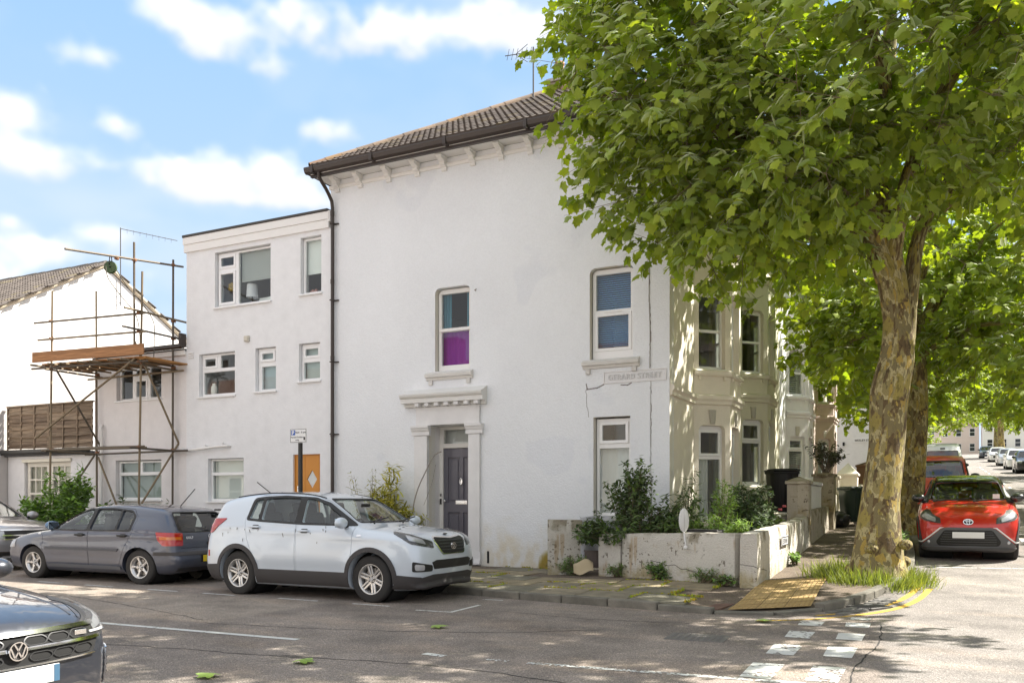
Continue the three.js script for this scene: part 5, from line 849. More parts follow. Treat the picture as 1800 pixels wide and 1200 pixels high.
function wheelParts(root, x, z, r, width, rimR, style, sgn) {
  const pts = [[rimR, -width * 0.5], [rimR + 0.015, -width * 0.52], [r * 0.88, -width * 0.53], [r * 0.965, -width * 0.46], [r, -width * 0.36], [r, -width * 0.05], [r * 0.985, -width * 0.04], [r * 0.985, width * 0.04], [r, width * 0.05], [r, width * 0.36], [r * 0.965, width * 0.46], [r * 0.88, width * 0.53], [rimR + 0.015, width * 0.52], [rimR, width * 0.5], [rimR, -width * 0.5]];
  const o = part(root, 'wheel', new THREE.LatheGeometry(pts.map((p) => new THREE.Vector2(...p)), 44).rotateX(PI / 2), CM.tyre); o.position.set(x, r - 0.008, z); if (sgn < 0) o.rotation.y = PI;
  const f = width * 0.42, barrel = new THREE.LatheGeometry([[rimR - 0.004, -f], [rimR - 0.03, -f * 0.6], [rimR - 0.045, 0], [rimR - 0.03, f * 0.8], [rimR + 0.004, f], [rimR + 0.01, f * 1.18], [rimR - 0.012, f * 1.2], [rimR - 0.02, f]].map((p) => new THREE.Vector2(...p)), 40).rotateX(PI / 2);
  part(o, 'rim', barrel, style.dark ? CM.darkAlloy : CM.alloy);
  const n = style.n, sp = [];
  for (let i = 0; i < n; i++) {
    const prof = style.twin ? [[-0.5, 0], [0.5, 0], [0.5, 1], [0.12, 1], [0.04, 0.25], [-0.04, 0.25], [-0.12, 1], [-0.5, 1]] : [[-0.62, 0], [0.62, 0], [0.3, 0.5], [0.52, 1], [-0.52, 1], [-0.3, 0.5]];
    const w = style.w * rimR, g = ext(prof.map(([a, b]) => [a * w, lerp(rimR * 0.16, rimR * 0.95, b)]), 0.03, 0.006).translate(0, 0, 0.0);
    const p = g.attributes.position; for (let k = 0; k < p.count; k++) { const rr = Math.hypot(p.getX(k), p.getY(k)) / rimR; p.setZ(k, p.getZ(k) + f * (0.82 + 0.22 * rr * rr)); } g.computeVertexNormals();
    sp.push(g.rotateZ(i / n * 2 * PI + (style.rot ?? 0)));
  }
  part(o, 'spokes', [...sp, new THREE.CylinderGeometry(rimR * 0.22, rimR * 0.25, 0.03, 24).rotateX(PI / 2).translate(0, 0, f * 0.8)], style.dark ? CM.darkAlloy : CM.alloy);
  part(o, 'hub_cap', [new THREE.CylinderGeometry(rimR * 0.13, rimR * 0.15, 0.016, 20).rotateX(PI / 2).translate(0, 0, f * 0.97)], CM.reflector);
  part(o, 'wheel_nuts', [...Array(5).keys()].map((i) => new THREE.CylinderGeometry(0.011, 0.011, 0.02, 6).rotateX(PI / 2).translate(Math.cos(i * 1.2566) * rimR * 0.2, Math.sin(i * 1.2566) * rimR * 0.2, f * 0.9)), CM.darkAlloy);
  part(o, 'brake_disc', [new THREE.CylinderGeometry(rimR * 0.72, rimR * 0.72, 0.02, 28).rotateX(PI / 2).translate(0, 0, f * 0.2), rb(-rimR * 0.2, rimR * 0.35, f * 0.1, rimR * 0.25, rimR * 0.75, f * 0.5, 0.02)], CM.disc);
  part(o, 'wheel_back', new THREE.CylinderGeometry(rimR - 0.03, rimR - 0.03, 0.01, 28).rotateX(PI / 2), CM.trim);
}
function buildCar(root, s) {
  const C0 = carField(s), { F, xf, xr, belt } = C0, q = s.q ?? 1, paintM = s.paint, vis = s.vis ?? 1;
  const D = (mode, pts, off, o) => drape(C0, mode, pts, off, o);
  let B = brush(shell(C0, 0, Math.round(64 * q), Math.round(20 * q), Math.round(96 * q)));
  // hollow cabin
  const cab = cut(brush(shell(C0, 0.05, Math.round(34 * q), 8, Math.round(48 * q))), brush(frontPrism([[-1.2, s.deck], [1.2, s.deck], [1.2, 3], [-1.2, 3]], s.cabin[0], s.cabin[1])), INTERSECTION);
  B = cut(B, cab);
  const holes = []; for (const wnd of s.windows) holes.push(sidePrism(roundPoly(wnd, 0.035)));
  holes.push(frontPrism(roundPoly(s.screen, 0.05), s.screenX ?? 0.2, xf + 0.2));
  if (s.rearScreen) holes.push(frontPrism(roundPoly(s.rearScreen, 0.06), xr - 0.2, s.rearX ?? xr + 0.8));
  for (const h of holes) B = cut(B, brush(h));
  const ra = s.wr * 1.12, arches = []; for (const xw of [s.axF, s.axR]) for (const z of [-1, 1]) arches.push(new THREE.CylinderGeometry(ra, ra, 0.6, 40).rotateX(PI / 2).translate(xw, s.wr, z * (s.W / 2 - 0.3 + 0.28)));
  for (const a of arches) B = cut(B, brush(a));
  // shut lines of bonnet, bumpers and hatch
  for (const L of s.slots ?? []) { const prisms = L.kind === 'top' ? topPrism(ribbon(L.pts, 0.007), L.y0, L.y1) : L.kind === 'side' ? sidePrism(ribbon(L.pts, 0.007), ...(L.z ?? [-1.3, 1.3])) : frontPrism(ribbon(L.pts, 0.007), L.x0, L.x1); B = cut(B, brush(prisms)); }
  const doors = [];
  for (const d of s.doors ?? []) {
    const z = vis > 0 ? [s.W / 2 - 0.34, 1.3] : [-1.3, -(s.W / 2 - 0.34)], P = roundPoly(d.pts, 0.03);
    doors.push([d, cut(B, brush(sidePrism(P, ...z)), INTERSECTION)]); B = cut(B, brush(sidePrism(grow(P, 0.006), ...z)));
  }
  const body = part(root, 'body', B.geometry, paintM);
  for (const [d, g] of doors) {
    const o = part(root, d.name ?? 'door', g.geometry, paintM), [hx, hy] = d.handle, hz = ray(F, [hx, hy, 0], [0, 0, vis]);
    part(o, 'door_handle', [rbox(0.2, 0.034, 0.03, 0.014).translate(hx, hy, vis * (hz + 0.034)), rbox(0.035, 0.03, 0.05, 0.01).translate(hx - 0.085, hy, vis * (hz + 0.015)), rbox(0.035, 0.03, 0.05, 0.01).translate(hx + 0.085, hy, vis * (hz + 0.015))], s.handleM ?? paintM);
    part(o, 'handle_recess', D('side', roundPoly(rectPts(hx - 0.07, hy - 0.035, hx + 0.07, hy + 0.03), 0.03), 0.002, { side: vis, skirt: 0 }), CM.trim);
  }
  // glass, with its black surround
  for (const sd of [1, -1]) {
    s.windows.forEach((wnd) => part(root, 'side_window', D('side', grow(roundPoly(wnd, 0.035), 0.012), -0.016, { side: sd, skirt: 0, edge: 0.14 }), CM.glass));
    for (const t of s.surround ?? []) part(root, 'window_trim', D('side', roundPoly(t, 0.05), 0.003, { side: sd, holes: s.windows.map((w2) => roundPoly(w2, 0.035)).filter((h) => inPoly(h[0], t)), edge: 0.09 }), s.surroundM ?? CM.trim);
  }
  part(root, 'windscreen', D('front', grow(roundPoly(s.screen, 0.05), 0.015), -0.014, { skirt: 0, edge: 0.12 }), CM.glass);
  part(root, 'windscreen_seal', D('front', grow(roundPoly(s.screen, 0.05), 0.018), 0.003, { holes: [roundPoly(s.screen, 0.05)], edge: 0.1 }), CM.trim);
  if (s.rearScreen) { part(root, 'rear_window', D('rear', grow(roundPoly(s.rearScreen, 0.06), 0.012), -0.012, { skirt: 0, edge: 0.12 }), CM.glass); part(root, 'rear_window_seal', D('rear', grow(roundPoly(s.rearScreen, 0.06), 0.02), 0.003, { holes: [roundPoly(s.rearScreen, 0.06)], edge: 0.1 }), CM.trim); }
  // inside
  const deck = s.deck, seats = []; const sx = s.seats ?? [0.05, -0.85];
  for (const x of sx) for (const z of [-0.36, 0.36]) seats.push(rbox(0.5, 0.16, 0.46, 0.06).translate(x + 0.1, deck + 0.03, z), rbox(0.16, 0.6, 0.46, 0.06).rotateZ(0.22).translate(x - 0.2, deck + 0.3, z), rbox(0.09, 0.18, 0.25, 0.04).rotateZ(0.2).translate(x - 0.29, deck + 0.66, z));
  part(root, 'seat', seats, CM.seat);
  part(root, 'dashboard', [rbox(0.42, 0.26, s.W * 0.76, 0.08).translate(s.cabin[1] - 0.32, deck + 0.26, 0), new THREE.TorusGeometry(0.18, 0.016, 8, 22).rotateY(PI / 2).rotateZ(-0.4).translate(s.cabin[1] - 0.62, deck + 0.33, 0.36)], CM.seat);
  part(root, 'cabin_floor', [box(s.cabin[0] + 0.06, deck + 0.002, -s.W * 0.43, s.cabin[1] - 0.06, deck + 0.02, s.W * 0.43)], CM.seat);
  part(root, 'rear_view_mirror', rbox(0.03, 0.07, 0.22, 0.02).translate(s.rvm?.[0] ?? s.cabin[1] - 0.7, s.rvm?.[1] ?? s.H - 0.22, 0), CM.trim);
  // wheels in dark wells
  const linM = mat([0.012, 0.012, 0.012], 0.95, { side: THREE.DoubleSide });
  for (const xw of [s.axF, s.axR]) for (const z of [-1, 1]) part(root, 'wheel_arch_liner', new THREE.CylinderGeometry(ra - 0.004, ra - 0.004, 0.5, 28, 1, true).rotateX(PI / 2).translate(xw, s.wr, z * (s.W / 2 - 0.36)), linM);
  for (const xw of [s.axF, s.axR]) for (const sd of [1, -1]) wheelParts(root, xw, sd * (s.W / 2 - s.tyreW * 0.5 - (s.tyreIn ?? 0.03)), s.wr, s.tyreW, s.rim, s.spokes, sd);
  part(root, 'underbody', box(s.axR - 0.3, 0.2, -s.W / 2 + 0.32, s.axF + 0.3, 0.3, s.W / 2 - 0.32), CM.trim);
  // mirrors
  for (const sd of s.mirrorSides ?? [1, -1]) {
    const [mx, my] = s.mirror, mz = ray(F, [mx, my, 0], [0, 0, 1]);
    const mg = new THREE.SphereGeometry(1, 20, 14).scale(0.085, 0.085, 0.125); const pp = mg.attributes.position; for (let i = 0; i < pp.count; i++) if (pp.getX(i) < -0.03) pp.setX(i, -0.03); mg.computeVertexNormals();
    const o = part(root, 'wing_mirror', mg.translate(mx, my + 0.05, sd * (mz + 0.13)), s.mirrorM ?? paintM);
    part(o, 'mirror_arm', rbox(0.07, 0.04, 0.14, 0.016).translate(mx, my - 0.005, sd * (mz + 0.03)), CM.trim);
    part(o, 'mirror_glass', rbox(0.008, 0.13, 0.2, 0.004).translate(mx - 0.032, my + 0.05, sd * (mz + 0.13)), mat([0.5, 0.62, 0.75], 0.08, { metalness: 1 }));
  }
  for (const p of s.patches ?? []) for (const sd of p.both ? [1, -1] : [p.side ?? 1]) part(root, p.name, D(p.mode, p.pts, p.off ?? 0.004, { side: sd, holes: p.holes ?? [], edge: p.edge ?? 0.06, skirt: p.skirt ?? 0.012, alpha: p.alpha ?? PI / 4 }), p.m, p.label);
  return C0;
}
function ribbon(pts, w) { const l = [], r = []; pts.forEach((p, i) => { const a = pts[Math.max(0, i - 1)], b = pts[Math.min(pts.length - 1, i + 1)], dx = b[0] - a[0], dy = b[1] - a[1], k = Math.hypot(dx, dy) || 1; l.push([p[0] - dy / k * w / 2, p[1] + dx / k * w / 2]); r.push([p[0] + dy / k * w / 2, p[1] - dx / k * w / 2]); }); return [...l, ...r.reverse()]; }
function inPoly(p, P) { let c = false; for (let i = 0, j = P.length - 1; i < P.length; j = i++) if ((P[i][1] > p[1]) !== (P[j][1] > p[1]) && p[0] < (P[j][0] - P[i][0]) * (p[1] - P[i][1]) / (P[j][1] - P[i][1]) + P[i][0]) c = !c; return c; }
const flat = (C0, mode, a, b, side = 1) => { const F = C0.F, o = mode === 'front' ? [[C0.xf - 0.9, b, a], [1, 0, 0]] : mode === 'rear' ? [[C0.xr + 0.9, b, a], [-1, 0, 0]] : [[a, b, 0], [0, 0, side]], t = ray(F, ...o); return V(...o[0]).addScaledVector(V(...o[1]), t); };
const ovalRing = (a, b, t, z0 = 0.01, n = 28) => { const s = new THREE.Shape(); s.absellipse(0, 0, a, b, 0, 2 * PI); const h = new THREE.Path(); h.absellipse(0, 0, a - t, b - t, 0, 2 * PI); s.holes.push(h); return new THREE.ExtrudeGeometry(s, { depth: z0, bevelEnabled: false, curveSegments: n }); };
const bar2 = (x0, y0, x1, y1, w, d) => { const l = Math.hypot(x1 - x0, y1 - y0); return new THREE.BoxGeometry(l, w, d).rotateZ(Math.atan2(y1 - y0, x1 - x0)).translate((x0 + x1) / 2, (y0 + y1) / 2, d / 2); };
const vw = (r) => [ovalRing(r, r, r * 0.12), bar2(-0.42 * r, 0.8 * r, -0.02 * r, 0.08 * r, 0.15 * r, 0.009), bar2(0.42 * r, 0.8 * r, 0.02 * r, 0.08 * r, 0.15 * r, 0.009), bar2(-0.8 * r, 0.42 * r, -0.36 * r, -0.72 * r, 0.15 * r, 0.009), bar2(-0.36 * r, -0.72 * r, 0, -0.04 * r, 0.15 * r, 0.009), bar2(0, -0.04 * r, 0.36 * r, -0.72 * r, 0.15 * r, 0.009), bar2(0.36 * r, -0.72 * r, 0.8 * r, 0.42 * r, 0.15 * r, 0.009)];
// ---------------------------------------------------------------- pale blue-white crossover parked by the kerb
const mirrorPts = (p) => p.map(([a, b]) => [-a, b]).reverse();
{
  const root = thing('parked_crossover', 'dusty pale blue white crossover parked with its nose towards the grey front door', 'car', [-4.08, 0, 5.03]);
  const s = {
    W: 1.86, H: 1.64, tension: 0.4, belt: [1.2, 1.0], tumble: 0.42, taperF: 0.13, taperR: 0.11, planF: 0.9, planR: -0.9, bowF: 0.16, bowR: 0.10, crown: 0.07, axF: 1.32, axR: -1.32, wr: 0.352, tyreW: 0.23, rim: 0.225, flare: 0.03, round: 0.13,
    profile: [[2.02, 0.22], [2.17, 0.34], [2.22, 0.55], [2.21, 0.74], [2.14, 0.93], [1.95, 1.03], [1.55, 1.10], [1.12, 1.15], [0.75, 1.34], [0.28, 1.56], [-0.2, 1.64], [-0.9, 1.65], [-1.5, 1.60], [-1.88, 1.52], [-1.98, 1.36], [-2.10, 1.13], [-2.17, 0.92], [-2.2, 0.7], [-2.21, 0.5], [-2.1, 0.28], [-1.8, 0.22], [0, 0.2]],
    deck: 0.72, cabin: [-1.95, 1.25], seats: [0.0, -0.88],
    windows: [[[-0.02, 1.165], [0.86, 1.15], [0.62, 1.30], [0.36, 1.44], [0.1, 1.52], [-0.04, 1.535]], [[-0.86, 1.20], [-0.16, 1.17], [-0.17, 1.54], [-0.5, 1.55], [-0.86, 1.535]], [[-1.12, 1.225], [-0.92, 1.205], [-0.92, 1.53], [-1.06, 1.51]]],
    surround: [[[-1.18, 1.19], [-0.9, 1.17], [0, 1.13], [1.0, 1.12], [0.68, 1.31], [0.38, 1.475], [0.1, 1.555], [-0.5, 1.585], [-0.9, 1.57], [-1.12, 1.545]]],
    screen: [[-0.66, 1.18], [0.66, 1.18], [0.55, 1.52], [-0.55, 1.52]], screenX: 0.25, rearScreen: [[-0.56, 1.18], [0.56, 1.18], [0.5, 1.46], [-0.5, 1.46]], rearX: -1.6,
    doors: [{ name: 'front_door', pts: [[-0.1, 0.4], [0.92, 0.4], [0.98, 0.75], [0.98, 1.125], [0.66, 1.325], [0.36, 1.49], [0.1, 1.57], [-0.1, 1.59]], handle: [0.06, 1.04] }, { name: 'rear_door', pts: [[-0.88, 0.4], [-0.13, 0.4], [-0.13, 1.59], [-0.5, 1.60], [-1.0, 1.585], [-1.2, 1.2], [-1.12, 0.9], [-1.02, 0.72]], handle: [-0.95, 1.09] }],
    slots: [{ kind: 'top', pts: [[2.3, 0.46], [2.05, 0.6], [1.7, 0.72], [1.1, 0.76]], y0: 0.8, y1: 1.3 }, { kind: 'top', pts: [[2.3, -0.46], [2.05, -0.6], [1.7, -0.72], [1.1, -0.76]], y0: 0.8, y1: 1.3 }],
    spokes: { n: 6, twin: true, w: 0.36, rot: 0.2 }, mirror: [0.84, 1.12], paint: pmat([0.60, 0.66, 0.73], 0.3, { metalness: 0.15, clearcoat: 1, clearcoatRoughness: 0.05, bumpMap: reps(T.patch, 1), bumpScale: 0 }),
    patches: [
      { name: 'sill_cladding', mode: 'side', both: true, m: CM.cladding, off: 0.012, pts: [[-0.92, 0.215], [0.92, 0.215], [0.93, 0.43], [-0.9, 0.43]] },
      { name: 'arch_trim', mode: 'side', both: true, m: CM.cladding, off: 0.014, pts: arcPts(1.32, 0.352, 0.395, 0.465, -0.15, PI + 0.1, 24), edge: 0.09 }, { name: 'arch_trim', mode: 'side', both: true, m: CM.cladding, off: 0.014, pts: arcPts(-1.32, 0.352, 0.395, 0.465, -0.1, PI + 0.15, 24), edge: 0.09 },
      { name: 'lower_bumper', mode: 'front', m: CM.cladding, off: 0.01, pts: [[-0.84, 0.215], [0.84, 0.215], [0.84, 0.36], [0.5, 0.42], [-0.5, 0.42], [-0.84, 0.36]] },
      { name: 'lower_bumper', mode: 'corner', both: true, m: CM.cladding, off: 0.011, pts: [[1.72, 0.22, 0.9], [2.1, 0.22, 0.72], [2.1, 0.39, 0.72], [1.8, 0.42, 0.9]] },
      { name: 'air_intake', mode: 'front', m: CM.trim, off: 0.006, pts: [[-0.5, 0.5], [0.5, 0.5], [0.55, 0.6], [0.45, 0.63], [-0.45, 0.63], [-0.55, 0.6]] },
      { name: 'grille', mode: 'front', m: CM.trim, off: 0.006, pts: roundPoly([[-0.3, 0.72], [0.3, 0.72], [0.42, 0.9], [0.38, 0.955], [0, 0.93], [-0.38, 0.955], [-0.42, 0.9]], 0.05) },
      { name: 'grille_surround', mode: 'front', m: CM.chrome, off: 0.012, pts: roundPoly([[-0.32, 0.70], [0.32, 0.70], [0.445, 0.9], [0.4, 0.975], [0, 0.95], [-0.4, 0.975], [-0.445, 0.9]], 0.05), holes: [roundPoly([[-0.3, 0.72], [0.3, 0.72], [0.42, 0.9], [0.38, 0.955], [0, 0.93], [-0.38, 0.955], [-0.42, 0.9]], 0.05)] },
      ...[0.765, 0.81, 0.855, 0.90].map((y) => ({ name: 'grille_bar', mode: 'front', m: mat([0.05, 0.05, 0.05], 0.4), off: 0.012, pts: rectPts(-0.33, y, 0.33, y + 0.012) })),
      { name: 'headlight_bezel', mode: 'corner', both: true, m: CM.darkAlloy, off: 0.003, pts: roundPoly([[2.16, 0.80, 0.47], [2.15, 0.9, 0.49], [1.93, 1.01, 0.74], [1.72, 1.05, 0.82], [1.72, 1.02, 0.86], [1.95, 0.87, 0.8]].map(([x, y, z]) => [-(x - (2.22 - 1.1)) * Math.SQRT1_2 + z * Math.SQRT1_2, y]), 0.03) },
      { name: 'headlight_reflector', mode: 'corner', both: true, m: CM.reflector, off: 0.008, pts: roundPoly([[2.1, 0.86, 0.6], [2.05, 0.93, 0.62], [1.85, 1.0, 0.77], [1.92, 0.92, 0.79]].map(([x, y, z]) => [-(x - 1.12) * Math.SQRT1_2 + z * Math.SQRT1_2, y]), 0.02) },
      { name: 'headlight_lens', mode: 'corner', both: true, m: CM.lens, off: 0.02, skirt: 0.02, pts: roundPoly([[2.16, 0.80, 0.47], [2.15, 0.9, 0.49], [1.93, 1.01, 0.74], [1.72, 1.05, 0.82], [1.72, 1.02, 0.86], [1.95, 0.87, 0.8]].map(([x, y, z]) => [-(x - 1.12) * Math.SQRT1_2 + z * Math.SQRT1_2, y]), 0.03) },
      { name: 'fog_light_pocket', mode: 'corner', both: true, m: CM.trim, off: 0.006, pts: roundPoly([[2.2, 0.47, 0.56], [2.2, 0.56, 0.56], [2.0, 0.62, 0.82], [1.98, 0.47, 0.8]].map(([x, y, z]) => [-(x - 1.12) * Math.SQRT1_2 + z * Math.SQRT1_2, y]), 0.03) },
      { name: 'fog_light', mode: 'corner', both: true, m: CM.reflector, off: 0.014, pts: roundPoly([[2.12, 0.49, 0.68], [2.12, 0.57, 0.68], [2.02, 0.58, 0.79], [2.02, 0.49, 0.78]].map(([x, y, z]) => [-(x - 1.12) * Math.SQRT1_2 + z * Math.SQRT1_2, y]), 0.03) },
      { name: 'tail_light', mode: 'rearcorner', both: true, m: CM.red, off: 0.012, pts: roundPoly([[-2.1, 0.96, 0.6], [-2.06, 1.2, 0.58], [-1.62, 1.22, 0.86], [-1.8, 1.08, 0.86], [-1.92, 0.98, 0.84]].map(([x, y, z]) => [(x - (-2.21 + 1.1)) * Math.SQRT1_2 + z * Math.SQRT1_2, y]), 0.03) },
      { name: 'rear_reflector', mode: 'side', both: true, m: CM.red, off: 0.006, pts: rectPts(-2.02, 0.6, -1.98, 0.7) },
      { name: 'side_repeater', mode: 'side', both: true, m: CM.chrome, off: 0.008, pts: roundPoly(rectPts(1.07, 0.97, 1.15, 0.995), 0.012) },
      { name: 'rear_bumper', mode: 'rear', m: CM.cladding, off: 0.01, pts: [[-0.8, 0.25], [0.8, 0.25], [0.8, 0.46], [-0.8, 0.46]] },
      { name: 'rear_bumper', mode: 'rearcorner', both: true, m: CM.cladding, off: 0.011, pts: [[-1.75, 0.22, 0.92], [-2.15, 0.22, 0.7], [-2.15, 0.45, 0.7], [-1.8, 0.48, 0.92]] },
    ],
  };
  const K = buildCar(root, s), g = flat(K, 'front', 0, 0.83);
  part(root, 'badge', [ovalRing(0.075, 0.05, 0.012, 0.012), ovalRing(0.03, 0.03, 0.012, 0.01).translate(0, 0, 0)].map((o) => o.rotateY(PI / 2).translate(g.x + 0.02, 0.82, 0)), CM.chrome);
  const hb = flat(K, 'front', 0, 0.975); part(root, 'bonnet_badge', new THREE.SphereGeometry(1, 14, 8).scale(0.02, 0.01, 0.06).translate(2.06, 1.0, 0), CM.trim);
  part(root, 'antenna', rod([-1.42, 1.6, 0.0], [-1.78, 1.82, 0.0], 0.008, 6), CM.trim);
  for (const z of [-0.42, 0.34]) part(root, 'wiper', [rod([1.13, 1.175, z + 0.3], [0.99, 1.24, z - 0.34], 0.012, 6), rod([1.16, 1.16, z + 0.25], [1.05, 1.215, z], 0.014, 6)], CM.trim);
  part(root, 'roof_moulding', [0.60, -0.60].map((z) => D2(K, z)), CM.trim);
  // leaf litter and bird lime on the paint: small separate flecks
  const R = rng(88), fl = []; for (let i = 0; i < 40; i++) { const t = R(), x = t < 0.5 ? 1.1 + R() * 0.9 : -1.5 + R() * 1.8, z = (R() - 0.5) * 1.2, y = ray(K.F, [x, 0.7, z], [0, 1, 0]) + 0.7; fl.push(new THREE.CylinderGeometry(0.006 + R() * 0.012, 0.01, 0.004, 6).scale(1 + R() * 2, 1, 1).rotateY(R() * 3).translate(x, y + 0.002, z)); }
  const fb = []; for (let i = 0; i < 15; i++) { const x = -1.7 + R() * 3, y = 0.85 + R() * 0.32, z = ray(K.F, [x, y, 0], [0, 0, 1]); fb.push(new THREE.BoxGeometry(0.006 + R() * 0.006, 0.02 + R() * 0.05, 0.003).rotateZ((R() - 0.5) * 0.8).translate(x, y, z + 0.002)); }
  part(root, 'bird_lime', [...fl, ...fb], mat([0.14, 0.13, 0.11], 0.9), null, 'stuff');
  root.scale.set(0.98, 1.0, 1.02);
}
function D2(K, z) { const p = []; for (let i = 0; i <= 14; i++) { const x = lerp(0.25, -1.6, i / 14); p.push(V(x, ray(K.F, [x, 0.7, z], [0, 1, 0]) + 0.704, z)); } return tubeOf(p, 0.009, 40, 5); }
// ---------------------------------------------------------------- dark blue-grey hatchback seen from behind its rear corner
{
  const root = thing('parked_hatchback', 'dark blue grey five door hatchback with a yellow rear number plate', 'car', [-9.62, 0, 4.62], PI);
  const s = {
    W: 1.74, H: 1.44, tension: 0.4, belt: [0.97, 0.92], tumble: 0.40, taperF: 0.12, taperR: 0.12, planF: 0.8, planR: -0.9, bowF: 0.15, bowR: 0.07, crown: 0.06, axF: 1.255, axR: -1.255, wr: 0.315, tyreW: 0.2, rim: 0.2, flare: 0.022, round: 0.12, vis: -1,
    profile: [[1.92, 0.2], [2.08, 0.32], [2.11, 0.52], [2.06, 0.68], [1.95, 0.79], [1.6, 0.89], [1.2, 0.955], [0.92, 1.0], [0.55, 1.2], [0.1, 1.39], [-0.35, 1.44], [-0.9, 1.43], [-1.4, 1.375], [-1.62, 1.30], [-1.78, 1.12], [-1.90, 0.95], [-1.95, 0.8], [-1.97, 0.62], [-2.03, 0.55], [-2.03, 0.38], [-1.9, 0.24], [-1.6, 0.2], [0, 0.18]],
    deck: 0.62, cabin: [-1.75, 1.05], seats: [0.0, -0.8],
    windows: [[[-0.06, 0.965], [0.84, 0.965], [0.6, 1.12], [0.3, 1.27], [0.08, 1.335], [-0.06, 1.345]], [[-0.72, 0.965], [-0.14, 0.965], [-0.14, 1.345], [-0.5, 1.345], [-0.7, 1.33]], [[-1.03, 0.985], [-0.76, 0.965], [-0.74, 1.325], [-0.95, 1.30], [-1.03, 1.22]]],
    surround: [[[-1.08, 0.94], [0.98, 0.94], [0.64, 1.14], [0.34, 1.29], [0.1, 1.36], [-0.5, 1.372], [-0.95, 1.33], [-1.08, 1.22]]],
    screen: [[-0.64, 1.03], [0.64, 1.03], [0.52, 1.34], [-0.52, 1.34]], screenX: 0.15, rearScreen: [[-0.60, 0.95], [0.60, 0.95], [0.50, 1.28], [-0.50, 1.28]], rearX: -1.3,
    doors: [{ name: 'front_door', pts: [[-0.1, 0.3], [0.92, 0.3], [0.98, 0.6], [0.98, 0.945], [0.64, 1.15], [0.33, 1.305], [0.1, 1.375], [-0.1, 1.39]], handle: [0.06, 0.87] }, { name: 'rear_door', pts: [[-0.8, 0.3], [-0.12, 0.3], [-0.12, 1.39], [-0.5, 1.385], [-0.98, 1.345], [-1.12, 1.2], [-1.1, 0.92], [-0.95, 0.66]], handle: [-0.92, 0.87] }],
    slots: [{ kind: 'rear', pts: [[-0.66, 0.98], [-0.64, 0.78], [-0.62, 0.66], [0.62, 0.66], [0.64, 0.78], [0.66, 0.98]], x0: -2.3, x1: -1.75 }, { kind: 'top', pts: [[2.2, -0.55], [1.6, -0.66], [0.9, -0.7]], y0: 0.6, y1: 1.1 }],
    spokes: { n: 5, w: 0.30, rot: 0.3 }, mirror: [0.86, 0.98], mirrorM: mat([0.12, 0.2, 0.33], 0.15, { metalness: 0.4 }), paint: carPaint([0.072, 0.082, 0.115], 0.4, 0.36), handleM: CM.trim,
    patches: [
      { name: 'rub_strip', mode: 'side', both: true, m: mat([0.06, 0.065, 0.08], 0.5), off: 0.012, pts: [[-0.78, 0.58], [0.92, 0.58], [0.92, 0.63], [-0.83, 0.63]] },
      { name: 'sill_moulding', mode: 'side', both: true, m: mat([0.11, 0.115, 0.13], 0.45), off: 0.016, pts: [[-0.85, 0.25], [0.86, 0.25], [0.88, 0.31], [-0.86, 0.31]] },
      { name: 'bumper_strip', mode: 'rear', m: CM.cladding, off: 0.012, pts: [[-0.8, 0.53], [0.8, 0.53], [0.8, 0.59], [-0.8, 0.59]] }, { name: 'bumper_strip', mode: 'rearcorner', both: true, m: CM.cladding, off: 0.012, pts: [[-1.62, 0.53, 0.9], [-1.98, 0.53, 0.72], [-1.98, 0.59, 0.72], [-1.62, 0.59, 0.9]] },
      { name: 'tail_light', mode: 'rearcorner', both: true, m: CM.red, off: 0.012, pts: roundPoly([[-1.93, 0.70, 0.60], [-1.92, 0.92, 0.60], [-1.6, 0.94, 0.84], [-1.66, 0.80, 0.86], [-1.75, 0.70, 0.84]].map(([x, y, z]) => [(x - (-2.03 + 1.1)) * Math.SQRT1_2 + z * Math.SQRT1_2, y]), 0.02) },
      { name: 'tail_light_amber', mode: 'rearcorner', both: true, m: CM.amber, off: 0.019, pts: [[-1.92, 0.80, 0.62], [-1.92, 0.85, 0.62], [-1.68, 0.86, 0.83], [-1.70, 0.81, 0.83]] },
      { name: 'side_repeater', mode: 'side', both: true, m: CM.white, off: 0.008, pts: roundPoly(rectPts(1.05, 0.86, 1.12, 0.885), 0.01) },
      { name: 'front_indicator', mode: 'corner', both: true, m: CM.reflector, off: 0.01, pts: [[1.98, 0.58, 0.62], [1.97, 0.72, 0.62], [1.72, 0.74, 0.80], [1.75, 0.6, 0.82]] },
      { name: 'number_plate_recess', mode: 'rear', m: CM.trim, off: 0.003, pts: rectPts(-0.3, 0.40, 0.3, 0.53) },
      { name: 'hatch_handle', mode: 'rear', m: CM.trim, off: 0.005, pts: roundPoly(rectPts(-0.09, 0.70, 0.09, 0.755), 0.015) },
      { name: 'rear_sill', mode: 'rear', m: mat([0.03, 0.03, 0.035], 0.6), off: 0.004, pts: [[-0.7, 0.25], [0.7, 0.25], [0.7, 0.31], [-0.7, 0.31]] },
    ],
  };
  const K = buildCar(root, s), g = flat(K, 'rear', 0, 0.84), pl = flat(K, 'rear', 0, 0.46);
  part(root, 'number_plate', rbox(0.012, 0.115, 0.53, 0.005).translate(pl.x - 0.014, 0.465, 0), CM.plateY);
  part(root, 'round_badge', vw(0.055).map((o) => o.rotateY(-PI / 2).rotateZ(-0.15).translate(g.x - 0.008, 0.845, 0)), CM.chrome);
  part(root, 'model_lettering', text('GOLF', 0.045, 0.006).rotateY(-PI / 2).rotateZ(-0.15).translate(flat(K, 'rear', -0.46, 0.84).x - 0.002, 0.84, -0.44), CM.chrome);
  part(root, 'antenna', rod([-1.3, 1.40, 0], [-1.62, 1.72, 0], 0.008, 6), CM.trim);
